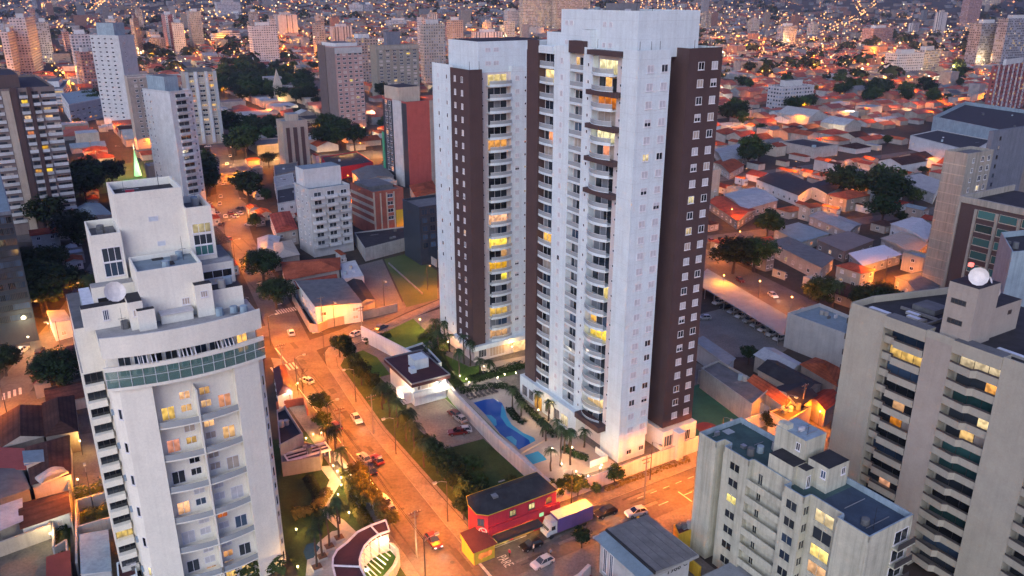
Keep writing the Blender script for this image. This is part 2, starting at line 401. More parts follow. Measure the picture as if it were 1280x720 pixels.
# ---------------------------------------------------------------- mesh builder and scene tree
class MB:
    def __init__(s): s.v = []; s.f = []; s.m = []; s.c = []; s.keys = []
    def k(s, m):
        if m not in s.keys: s.keys.append(m)
        return s.keys.index(m)
    def poly(s, pts, m, tint=None):
        i = len(s.v); s.v.extend(tuple(p) for p in pts); s.f.append(tuple(range(i, i + len(pts)))); s.m.append(s.k(m)); s.c.append(tint)
        return s
    def box(s, x0, y0, z0, x1, y1, z1, m, top=None, tint=None, ttint=None, bottom=True):
        t = top or m
        s.poly([(x0, y0, z0), (x1, y0, z0), (x1, y0, z1), (x0, y0, z1)], m, tint)
        s.poly([(x1, y1, z0), (x0, y1, z0), (x0, y1, z1), (x1, y1, z1)], m, tint)
        s.poly([(x0, y1, z0), (x0, y0, z0), (x0, y0, z1), (x0, y1, z1)], m, tint)
        s.poly([(x1, y0, z0), (x1, y1, z0), (x1, y1, z1), (x1, y0, z1)], m, tint)
        s.poly([(x0, y0, z1), (x1, y0, z1), (x1, y1, z1), (x0, y1, z1)], t, ttint or tint)
        if bottom: s.poly([(x0, y1, z0), (x1, y1, z0), (x1, y0, z0), (x0, y0, z0)], m, tint)
        return s
    def prism(s, pts, z0, z1, m, top=None, bottom=False):
        n = len(pts)
        for i in range(n):
            a, b = pts[i], pts[(i + 1) % n]
            mm = m[i] if isinstance(m, (list, tuple)) else m
            s.poly([(a[0], a[1], z0), (b[0], b[1], z0), (b[0], b[1], z1), (a[0], a[1], z1)], mm)
        s.poly([(a[0], a[1], z1) for a in pts], top or (m[0] if isinstance(m, (list, tuple)) else m))
        if bottom: s.poly([(a[0], a[1], z0) for a in reversed(pts)], m[0] if isinstance(m, (list, tuple)) else m)
        return s
    def parapet(s, x0, y0, x1, y1, z0, z1, t, m, inner=None):
        """four low walls round a flat roof"""
        s.box(x0, y0, z0, x1, y0 + t, z1, m); s.box(x0, y1 - t, z0, x1, y1, z1, m)
        s.box(x0, y0 + t, z0, x0 + t, y1 - t, z1, m); s.box(x1 - t, y0 + t, z0, x1, y1 - t, z1, m)
        return s
    def tube(s, p0, p1, r0, r1, m, n=6, cap=True):
        p0, p1 = Vector(p0), Vector(p1); d = (p1 - p0)
        if d.length < 1e-6: return s
        d.normalize(); a = d.orthogonal().normalized(); b = d.cross(a)
        A = [p0 + (a * math.cos(2 * math.pi * i / n) + b * math.sin(2 * math.pi * i / n)) * r0 for i in range(n)]
        B = [p1 + (a * math.cos(2 * math.pi * i / n) + b * math.sin(2 * math.pi * i / n)) * r1 for i in range(n)]
        for i in range(n): s.poly([A[i], A[(i + 1) % n], B[(i + 1) % n], B[i]], m)
        if cap: s.poly(B, m); s.poly(A[::-1], m)
        return s
    def gable(s, x0, y0, x1, y1, z0, h, m, wall, over=.35, axis='x', tint=None, wtint=None):
        a, b, c, d = x0 - over, x1 + over, y0 - over, y1 + over
        if axis == 'x':
            ym = (y0 + y1) / 2
            s.poly([(a, c, z0), (b, c, z0), (b, ym, z0 + h), (a, ym, z0 + h)], m, tint)
            s.poly([(b, d, z0), (a, d, z0), (a, ym, z0 + h), (b, ym, z0 + h)], m, tint)
            for x, o in ((x0, 0), (x1, 1)):
                t = [(x, y1, z0), (x, y0, z0), (x, ym, z0 + h - .1)]; s.poly(t if o == 0 else t[::-1], wall, wtint)
        else:
            xm = (x0 + x1) / 2
            s.poly([(a, d, z0), (a, c, z0), (xm, c, z0 + h), (xm, d, z0 + h)], m, tint)
            s.poly([(b, c, z0), (b, d, z0), (xm, d, z0 + h), (xm, c, z0 + h)], m, tint)
            for y, o in ((y0, 0), (y1, 1)):
                t = [(x0, y, z0), (x1, y, z0), (xm, y, z0 + h - .1)]; s.poly(t if o == 0 else t[::-1], wall, wtint)
        return s
    def hip(s, x0, y0, x1, y1, z0, h, m, over=.4, tint=None):
        a, b, c, d = x0 - over, x1 + over, y0 - over, y1 + over
        w, l = b - a, d - c
        if w >= l: r0, r1 = (a + l / 2, (c + d) / 2, z0 + h), (b - l / 2, (c + d) / 2, z0 + h)
        else: r0, r1 = ((a + b) / 2, c + w / 2, z0 + h), ((a + b) / 2, d - w / 2, z0 + h)
        A, B, C_, D = (a, c, z0), (b, c, z0), (b, d, z0), (a, d, z0)
        if w >= l:
            s.poly([A, B, r1, r0], m, tint); s.poly([C_, D, r0, r1], m, tint); s.poly([B, C_, r1], m, tint); s.poly([D, A, r0], m, tint)
        else:
            s.poly([A, B, r0], m, tint); s.poly([B, C_, r1, r0], m, tint); s.poly([C_, D, r1], m, tint); s.poly([D, A, r0, r1], m, tint)
        return s
    def mesh(s, name):
        me = bpy.data.meshes.new(name)
        me.from_pydata(s.v, [], s.f)
        for k in s.keys: me.materials.append(M[k])
        me.polygons.foreach_set('material_index', s.m)
        uvl = me.uv_layers.new(name='UVMap')
        dat = []
        for f in s.f:
            p = [Vector(s.v[i]) for i in f[:3]]
            n = (p[1] - p[0]).cross(p[2] - p[0])
            h = math.hypot(n.x, n.y)
            if h > 1e-9 and h > .3 * abs(n.z):
                tx, ty = -n.y / h, n.x / h
                for i in f: q = s.v[i]; dat += [q[0] * tx + q[1] * ty, q[2]]
            else:
                for i in f: q = s.v[i]; dat += [q[0], q[1]]
        uvl.data.foreach_set('uv', dat)
        if any(c is not None for c in s.c):
            at = me.color_attributes.new('tint', 'FLOAT_COLOR', 'CORNER'); cd = []
            for f, c in zip(s.f, s.c):
                c = c or (.3, .3, .3)
                cd += [c[0], c[1], c[2], 1.0] * len(f)
            at.data.foreach_set('color', cd)
        me.update()
        return me
def link(name, data, parent=None, loc=None, rz=None):
    o = bpy.data.objects.new(name, data); COL.objects.link(o)
    if parent is not None: o.parent = parent
    if loc is not None: o.location = loc
    if rz is not None: o.rotation_euler = (0, 0, rz)
    return o
def obj(name, mb, parent=None, loc=None, rz=None):
    return link(name, mb.mesh(name), parent, loc, rz)
def tag(o, label, cat, group=None, kind=None):
    if label: o['label'] = label
    if cat: o['category'] = cat
    if group: o['group'] = group
    if kind: o['kind'] = kind
    return o
def thing(name, label, cat, u, v, z=0.0, rot=0.0, group=None):
    """an Empty at the foot of a thing; its parts are in its own frame, x along the grid's u"""
    return tag(link(name, None, None, W(u, v, z), GRID + rot), label, cat, group)
def solid(name, mb, label, cat, u, v, z=0.0, rot=0.0, group=None):
    """a thing that is one mesh"""
    return tag(link(name, mb.mesh(name), None, W(u, v, z), GRID + rot), label, cat, group)
def setting(name, mb, u=0, v=0, z=0):
    o = link(name, mb.mesh(name), None, W(u, v, z), GRID); o['kind'] = 'structure'; return o
def dup(root, u, v, z=0.0, rot=0.0, label=None, group=None, scale=None):
    r = root.copy(); COL.objects.link(r); r.location = W(u, v, z); r.rotation_euler = (0, 0, GRID + rot)
    if label: r['label'] = label
    if group: r['group'] = group
    if scale: r.scale = scale
    for ch in list(root.children):
        c = ch.copy(); COL.objects.link(c); c.parent = r
        for g in ch.children:
            d = g.copy(); COL.objects.link(d); d.parent = c
    return r
FACE = {'-y': 0.0, '-x': -math.pi / 2, '+x': math.pi / 2, '+y': math.pi}
_wcache = {}
def window_mesh(w, h, pane, frame='frame_white', bars=1, sill=True):
    k = (round(w, 2), round(h, 2), pane, frame, bars, sill)
    if k not in _wcache:
        f, t = MB(), .09
        f.box(-w / 2, -.06, 0, -w / 2 + t, 0.02, h, frame).box(w / 2 - t, -.06, 0, w / 2, 0.02, h, frame)
        f.box(-w / 2 + t, -.06, 0, w / 2 - t, .02, t, frame).box(-w / 2 + t, -.06, h - t, w / 2 - t, .02, h, frame)
        for i in range(bars):
            x = -w / 2 + w * (i + 1) / (bars + 1); f.box(x - .04, -.05, t, x + .04, .02, h - t, frame)
        if sill: f.box(-w / 2 - .08, -.14, -.09, w / 2 + .08, .02, -.005, frame)
        g = MB()
        if pane == 'half':
            g.poly([(-w / 2 + t, -.02, t), (w / 2 - t, -.02, t), (w / 2 - t, -.02, h * .5), (-w / 2 + t, -.02, h * .5)], 'glass')
            g.poly([(-w / 2 + t, -.035, h * .5), (w / 2 - t, -.035, h * .5), (w / 2 - t, -.035, h - t), (-w / 2 + t, -.035, h - t)], 'shutter')
        else:
            g.poly([(-w / 2 + t, -.02, t), (w / 2 - t, -.02, t), (w / 2 - t, -.02, h - t), (-w / 2 + t, -.02, h - t)], pane)
        both = MB()
        for s_ in (f, g):
            for fc, m_ in zip(s_.f, s_.m): both.poly([s_.v[i] for i in fc], s_.keys[m_])
        _wcache[k] = (f.mesh('window'), g.mesh('pane'), both.mesh('window'), both)
    return _wcache[k]
STATES = [('glass', 10), ('glass_blue', 3), ('shutter', 4), ('curtain', 2), ('lit_warm', 1), ('lit_yellow', .6), ('half', 2)]
def pick(st=None):
    st = st or STATES; t = rnd.random() * sum(b for a, b in st)
    for a, b in st:
        t -= b
        if t <= 0: return a
    return st[0][0]
def windows(parent, specs, name='window', frame='frame_white', pane_parts=False, bars=1, sill=True):
    """specs: (x, y, z, face, w, h, pane). The 100 nearest the camera are parts of their own, the rest one part."""
    base = parent.location; rz = parent.rotation_euler.z; c, s = math.cos(rz), math.sin(rz)
    def dist(q): return (base.x + q[0] * c - q[1] * s) ** 2 + (base.y + q[0] * s + q[1] * c) ** 2 + (q[2] - CAM_H) ** 2
    specs = sorted(specs, key=dist); rest = MB()
    for i, (x, y, z, face, w, h, pane) in enumerate(specs):
        a = FACE[face] if isinstance(face, str) else face
        fm, gm, bm_, raw = window_mesh(w, h, pane, frame, bars, sill)
        if i < 100:
            o = link(name, fm if pane_parts else bm_, parent, (x, y, z), a)
            if pane_parts: link('pane', gm, o)
        else:
            ca, sa = math.cos(a), math.sin(a)
            for fc, m_ in zip(raw.f, raw.m):
                rest.poly([(x + raw.v[i_][0] * ca - raw.v[i_][1] * sa, y + raw.v[i_][0] * sa + raw.v[i_][1] * ca, z + raw.v[i_][2]) for i_ in fc], raw.keys[m_])
    if rest.f:
        o = obj('farther_' + name, rest, parent); o['kind'] = 'stuff'
# ---------------------------------------------------------------- shared builders for tall buildings
def arc(w, d, b, n=8):
    """front edge of a balcony facing -y, bowed out by b"""
    if b == 0: return [(-w / 2, -d), (w / 2, -d)]
    return [(-w / 2 + w * i / n, -d - b * (1 - (2 * i / n - 1) ** 2)) for i in range(n + 1)]
def balcony_meshes(w, d, b, rim, rim_m, rail_m, rail_h, slab_m='white', cap='frame_white'):
    fr = arc(w, d, b)
    s = MB(); s.prism(fr + [(w / 2, 0), (-w / 2, 0)], -.22, 0, rim_m, slab_m, True)
    for a, c in zip(fr, fr[1:]):
        s.prism([a, c, (c[0], c[1] + .14), (a[0], a[1] + .14)], 0.002, rim, rim_m)
    g = MB()
    if rail_h > 0:
        for a, c in zip(fr, fr[1:]):
            g.prism([(a[0], a[1] + .04), (c[0], c[1] + .04), (c[0], c[1] + .07), (a[0], a[1] + .07)], rim + .002, rim + rail_h, rail_m)
            g.prism([(a[0], a[1] + .02), (c[0], c[1] + .02), (c[0], c[1] + .09), (a[0], a[1] + .09)], rim + rail_h + .002, rim + rail_h + .05, cap)
    return s.mesh('balcony'), (g.mesh('railing') if g.f else None)
def door_mesh(w, h, pane, frame='frame_white', bars=2):
    d = MB()
    ps = pane.split('+')                                  # 'glass+lit_warm': panels from left to right
    for i, q in enumerate(ps):
        a, b = -w / 2 + w * i / len(ps), -w / 2 + w * (i + 1) / len(ps); d.poly([(a, -.03, .02), (b, -.03, .02), (b, -.03, h), (a, -.03, h)], q)
    for i in range(bars + 2):
        x = -w / 2 + w * i / (bars + 1); d.box(x - .035, -.08, .02, x + .035, -.035, h, frame)
    d.box(-w / 2, -.08, h + .002, w / 2, -.001, h + .08, frame)
    return d.mesh('balcony_door')
_dc = {}
def door_for(w, h, pane, frame='frame_white', bars=2):
    k = (w, h, pane, frame, bars)
    if k not in _dc: _dc[k] = door_mesh(*k)
    return _dc[k]
def balconies(parent, x, y, zs, face, meshes, doorw, doorh, states, frame='frame_white', lit_full=.35):
    bm, rm = meshes; a = FACE[face]
    for z, st in zip(zs, states):
        if st.startswith('lit'):
            k = rnd.random()
            st = st if k < lit_full else ('glass+' + st + '+' + rnd.choice(('glass', 'curtain')) if k < .6 else (st + '+glass+glass_blue' if k < .8 else 'glass+glass+' + st))
        o = link('balcony', bm, parent, (x, y, z), a)
        if rm: link('railing', rm, o)
        link('balcony_door', door_for(doorw, doorh, st, frame), o, (0, 0, 0))
def clutter(t, x0, y0, x1, y1, z, n, seed=1):
    """tanks, hatches, condensers and pipe runs on a flat roof"""
    r = random.Random(seed)
    for i in range(n):
        x, y = r.uniform(x0, x1), r.uniform(y0, y1); k = r.random(); m = MB()
        if k < .3: m.tube((x, y, z), (x, y, z + r.uniform(.8, 1.4)), .6, .55, r.choice(('parapet_blue', 'pale_concrete', 'roof_grey')), 10); nm = 'water_tank'
        elif k < .6: a, b = r.uniform(.5, 1.1), r.uniform(.4, .9); m.box(x, y, z + .005, x + a, y + b, z + r.uniform(.5, .9), r.choice(('metal_grey', 'shutter', 'roof_grey'))); nm = 'condenser'
        elif k < .8: m.tube((x, y, z + .2), (min(x1, x + r.uniform(1.5, 5)), y, z + .2), .07, .07, 'metal_grey', 5); nm = 'pipe'
        elif k < .9: m.tube((x, y, z), (x, y, z + r.uniform(2, 4)), .04, .025, 'metal_dark', 4); m.box(x - .5, y - .02, z + 1.7, x + .5, y + .02, z + 1.75, 'metal_dark'); nm = 'antenna'
        else: m.box(x, y, z + .005, x + r.uniform(1, 2.4), y + r.uniform(.8, 2), z + .05, r.choice(('roof_dark', 'concrete', 'metal_roof'))); nm = 'roof_patch'
        obj(nm, m, t)
def lamp(name, parent, loc, power, col=(1, .5, .13), kind='POINT', size=.15, angle=150, group=None):
    d = bpy.data.lights.new(name, kind); d.energy = power * LAMP; d.color = col; d.shadow_soft_size = size
    if kind == 'SPOT': d.spot_size = R(angle); d.spot_blend = .6
    o = bpy.data.objects.new(name, d); COL.objects.link(o); o.location = loc
    if parent is not None: o.parent = parent
    return o
SODIUM = (1.0, .235, .003); WARM = (1.0, .58, .2); PALE = (1.0, .82, .55)

# ---------------------------------------------------------------- the tall white tower
FL = 3.08
def main_tower():
    t = thing('apartment_tower', 'tallest white apartment tower with dark brown end strips and three columns of balconies', 'apartment tower', 92.1, 110.0)
    e = ['white', 'white', 'white', 'brown_pale', 'brown', 'white', 'white', 'brown_pale', 'white', 'white', 'beige_wall', 'white', 'white', 'beige_wall', 'white', 'white', 'white', 'beige_wall', 'beige_wall', 'beige_wall', 'white']
    P = [(0, 0), (7.3, 0), (7.3, 5.5), (11.5, 5.5), (11.5, 0), (19.7, 0), (19.7, 35.1), (-.3, 35.1), (-.3, 30.8), (1.5, 30.8), (1.5, 25.8), (.2, 25.8), (.2, 20.4), (1.5, 20.4), (1.5, 16.1), (.2, 16.1), (.2, 13.1), (1.6, 13.1), (1.6, 6.6), (.8, 6.6), (.8, 4.4), (0, 4.4)]
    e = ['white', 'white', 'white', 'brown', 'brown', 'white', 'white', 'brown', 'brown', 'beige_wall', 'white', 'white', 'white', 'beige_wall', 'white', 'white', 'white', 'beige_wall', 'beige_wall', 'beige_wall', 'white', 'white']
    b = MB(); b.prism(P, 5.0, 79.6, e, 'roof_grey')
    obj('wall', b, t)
    # ground floor, wider on the pool side, and its openings
    g = MB()
    g.box(-1.1, 13.3, 0, 1.4, 36.0, 5.6, 'white'); g.box(1.4, 6.7, 0, 19.0, 35.0, 4.998, 'beige_wall'); g.box(0.3, .3, 0, 7.2, 6.4, 4.998, 'white'); g.box(11, -.9, 0, 20.4, 5.4, 4.6, 'white'); g.box(11, 5.402, 0, 20.2, 6.698, 4.6, 'white')
    obj('ground_floor', g, t)
    windows(t, [(-1.1, yy, 1.0, '-x', w, 2.6, p_) for yy, w, p_ in ((33.8, 2.2, 'glass'), (31, 2.0, 'glass'), (24.0, 2.2, 'glass'), (20.6, 2.2, 'glass'), (17.4, 2.6, 'lit_pale'))] +
            [(12.8, -.9, .9, '-y', 2.8, 2.6, 'glass_blue'), (17.6, -.9, .9, '-y', 2.2, 2.4, 'glass')], 'lobby_window', bars=3)
    d = MB(); d.box(-1.16, 26.5, 0, -1.1, 29.5, 3.4, 'lit_warm'); obj('entrance', d, t)
    # parapets of the roof terrace
    p = MB()
    for a, c, m_ in (((0, 0), (7.3, 0), 'white'), ((11.5, 0), (19.7, 0), 'brown'), ((19.7, 0), (19.7, 35.1), 'white'), ((19.7, 35.1), (-.3, 35.1), 'white')):
        dx, dy = c[0] - a[0], c[1] - a[1]; ln = math.hypot(dx, dy); nx, ny = -dy / ln * .2, dx / ln * .2
        p.prism([a, c, (c[0] + nx, c[1] + ny), (a[0] + nx, a[1] + ny)], 79.602, 81.2, m_)
    p.box(-.3, 30.8, 79.602, -.05, 34.88, 81.6, 'brown'); p.box(0, .21, 79.602, .2, 4.2, 81.2, 'white'); p.box(11.5, .21, 79.602, 11.7, 5.4, 81.2, 'brown'); p.box(.0, 25.6, 79.602, .24, 30.7, 80.7, 'white'); p.box(.2, 20.6, 79.602, .4, 25.59, 80.9, 'white'); p.box(.2, 13.2, 79.602, .4, 15.9, 81.0, 'white')
    obj('parapet', p, t)
    r = MB()
    r.box(2.2, 3.2, 79.604, 16.5, 26.5, 87.0, 'white', 'roof_dark'); r.box(2.2, 26.502, 79.604, 13.0, 31.5, 83.2, 'white', 'roof_grey'); r.box(.9, 15.0, 79.604, 2.198, 17.8, 84.0, 'white', 'roof_grey')
    r.parapet(2.2, 3.2, 16.5, 26.5, 87.004, 87.5, .25, 'white')
    pent = obj('penthouse', r, t)
    windows(t, [(2.2, yy, z, '-x', 1.0, .9, 'shutter') for yy in (24.6, 23.0, 12.6, 10.8) for z in (81.0, 84.6)], 'penthouse_window', sill=False)
    v = MB(); v.box(8, 16, 87.004, 13, 20, 88.6, 'metal_grey', 'roof_grey'); v.tube((9, 12, 87), (9, 12, 89.6), .06, .04, 'metal_dark'); v.tube((11, 18, 88.6), (11, 18, 90.8), .06, .04, 'metal_dark'); obj('water_tank', v, t)
    clutter(t, 3, 5, 15, 25, 87.01, 9, 15); clutter(t, 12, 1, 18, 30, 79.61, 9, 16)
    a = MB()
    for x, y in ((1, 1), (3, .4), (5, .4), (13, .4), (16, .4), (19.3, 3), (.3, 12)): a.tube((x, y, 81), (x, y, 82.6), .05, .04, 'metal_dark', 5)
    obj('lightning_rods', a, t)
    # brown canopies over the rounded balcony column, and the caps of the others
    c = MB(); c.box(-1.15, 4.5, 0, .78, 13.3, .85, 'brown')
    cm = c.mesh('canopy')
    zf = [5.7 + FL * i for i in range(24)]
    for z in (79.9, 79.9 - 2 * FL - .9, 79.9 - 4 * FL - .9, 79.9 - 6 * FL - .9, 79.9 - 8 * FL - .9): link('canopy', cm, t, (0, 0, z))
    c = MB(); c.box(-1.5, 5.0, 5.2, .79, 13.28, 6.4, 'brown'); obj('canopy', c, t)
    c = MB(); c.box(-.1, 15.9, 79.8, 1.5, 20.6, 82.0, 'brown'); obj('balcony_cap', c, t)
    c = MB(); c.box(-.25, 25.7, 79.2, 1.45, 30.79, 80.6, 'white'); obj('balcony_cap', c, t)
    # three columns of balconies
    st = [('glass+blind_grey+glass_blue', 5), ('blind_grey+glass+blind_grey', 5), ('glass', 2), ('glass_blue', 2), ('curtain', 2), ('lit_warm', 1.2), ('lit_orange', 1.2), ('lit_yellow', .6)]
    colA = ['glass', 'lit_warm', 'glass', 'glass', 'glass', 'glass', 'lit_yellow', 'lit_warm', 'glass', 'lit_yellow', 'glass', 'glass_blue', 'glass', 'glass', 'glass', 'glass', 'glass', 'glass', 'lit_orange', 'lit_pale', 'glass', 'lit_orange', 'lit_warm', 'lit_pale']
    balconies(t, 1.6, 9.85, zf, '-x', balcony_meshes(6.4, 1.7, 1.0, .32, 'white', 'rail_glass', .8), 5.8, 2.45, [c_ if c_ != 'glass' else pick([('glass+blind_grey+glass', 4), ('blind_grey+glass', 4), ('glass_blue', 1), ('curtain', 2)]) for c_ in colA])
    balconies(t, 1.5, 18.25, zf, '-x', balcony_meshes(4.2, 1.3, 0, .25, 'white', 'rail_glass', .85), 3.6, 2.4, [pick(st) for _ in zf])
    colC = [pick(st) for _ in zf]; colC[22] = 'lit_yellow'; colC[0] = 'lit_orange'
    balconies(t, 1.5, 28.3, zf, '-x', balcony_meshes(4.9, 1.45, .25, .25, 'white', 'rail_glass', .85), 4.5, 2.45, colC)
    ws = []; sm = []
    zr = [z + .85 for z in zf]
    ww = [('shutter', 9), ('half', 2), ('glass', 1.6), ('lit_pale', .3)]; wb = [('shutter_pale', 9), ('half', 2), ('glass', 2), ('curtain', 1), ('lit_pale', .6)]
    for i, z in enumerate(zr):
        ws += [(2.75, 0, z, '-y', 1.5, 1.35, pick(ww)), (5.95, 0, z, '-y', 1.5, 1.35, pick(ww)), (14.6, 0, z, '-y', 1.45, 1.4, pick(wb)), (17.9, 0, z, '-y', 1.45, 1.4, pick(wb))]
        sm += [(.2, 23.1, z + .1, '-x', 1.0, 1.15, pick([('shutter', 5), ('glass', 1)])), (.2, 14.4, z + .2, '-x', .55, .7, 'glass'), (.8, 5.5, z + .3, '-x', .55, .6, 'glass'), (8.6, 5.5, z, '-y', .7, .9, pick([('glass', 9), ('lit_warm', 1)]))]
    windows(t, ws, 'window', pane_parts=True); windows(t, sm, 'small_window', bars=0, sill=False, frame='frame_white')
    windows(t, [(2.75, 0, 1.6, '-y', 1.3, 1.1, 'glass'), (5.95, 0, 1.6, '-y', 1.3, 1.1, 'glass')], 'ground_window')
main_tower()

def second_tower():
    t = thing('apartment_tower', 'second white apartment tower with a brown corner, standing behind the tallest one', 'apartment tower', 89.9, 166.9)
    P = [(0, 0), (3.5, 0), (3.5, 1.6), (5.4, 1.6), (5.4, 1.8), (11.6, 1.8), (11.6, .6), (24, .6), (24, 20.5), (.7, 20.5), (.7, 9.3), (0, 9.3)]
    e = ['brown', 'brown', 'beige_wall', 'beige_wall', 'beige_wall', 'beige_wall', 'white', 'white', 'white', 'white', 'white', 'brown']
    obj('wall', MB().prism(P, 4.9, 73.0, e, 'roof_grey'), t)
    g = MB(); g.box(-.9, -1.0, 4.0, 25, 9.8, 5.2, 'white'); g.box(.6, .8, 0, 24, 20, 3.998, 'beige_wall'); g.box(.65, 9.802, 0, 24, 20.4, 4.898, 'white'); obj('ground_floor', g, t)
    d = MB(); d.box(12.5, .72, 0, 16.5, .798, 3.6, 'lit_warm'); obj('entrance', d, t)
    windows(t, [(3.0, .8, 1.0, '-y', 2.4, 2.2, 'glass'), (7.5, .8, .6, '-y', 4.6, 2.8, 'curtain'), (19, .8, .6, '-y', 3.6, 3.0, 'glass')], 'lobby_window', bars=4)
    p = MB(); p.parapet(12, .8, 24, 20.5, 73.004, 74.2, .2, 'white'); p.box(.7, 9.32, 73.004, .9, 20.5, 74.4, 'white'); p.box(0, 0, 73.004, 3.5, .2, 74.0, 'brown'); p.box(0, .204, 73.004, .2, 9.3, 74.0, 'brown'); obj('parapet', p, t)
    r = MB(); r.box(3.6, 1.9, 73.004, 23.5, 17, 80.0, 'white', 'roof_dark'); obj('penthouse', r, t)
    windows(t, [(x, 1.9, z, '-y', 1.5, 1.0, 'shutter') for x in (6.2, 8.4) for z in (74.6, 77.6)], 'penthouse_window', sill=False)
    a = MB()
    for x, y in ((.5, .5), (3, .5), (.9, 12), (2, 18)): a.tube((x, y, 74), (x, y, 75.8), .06, .05, 'metal_dark', 5)
    obj('lightning_rods', a, t)
    n = 22; zf = [5.4 + FL * i for i in range(n)]
    st = [('glass+blind_grey+glass', 4), ('blind_grey+glass_blue', 2), ('lit_warm', 3), ('lit_orange', 2.4), ('lit_yellow', 1.2)]
    ss = [pick(st) for _ in zf]; ss[n - 1] = 'lit_pale'
    for k in (20, 18, 17, 13, 12, 11): ss[k] = 'glass'
    balconies(t, 8.5, 1.8, zf, '-y', balcony_meshes(6.0, 1.9, .5, .4, 'white', 'rail_glass', .75), 5.2, 2.45, ss, lit_full=.6)
    ws, sm = [], []
    for z in zf:
        z += .9
        ws += [(13.4, .6, z, '-y', 1.2, 1.1, pick([('shutter', 7), ('half', 2), ('glass', 1.5)])), (0, 6.9, z, '-x', .9, 1.3, pick([('shutter_pale', 8), ('half', 1), ('glass', 1)])), (0, 3.4, z, '-x', .9, 1.3, pick([('shutter_pale', 8), ('half', 1), ('glass', 1), ('lit_warm', .5)]))]
        sm += [(15.7, .6, z + .3, '-y', .6, .6, pick([('glass', 9), ('lit_pale', 1)])), (.7, 17.2, z, '-x', .8, 1.1, pick([('glass', 2), ('shutter', 4), ('lit_warm', .4)])), (.7, 12.6, z, '-x', .7, 1.1, pick([('glass', 3), ('shutter', 3)])), (4.4, 1.6, z + .4, '-y', .6, .6, 'glass')]
    windows(t, ws, 'window', pane_parts=True); windows(t, sm, 'small_window', bars=0, sill=False)
second_tower()

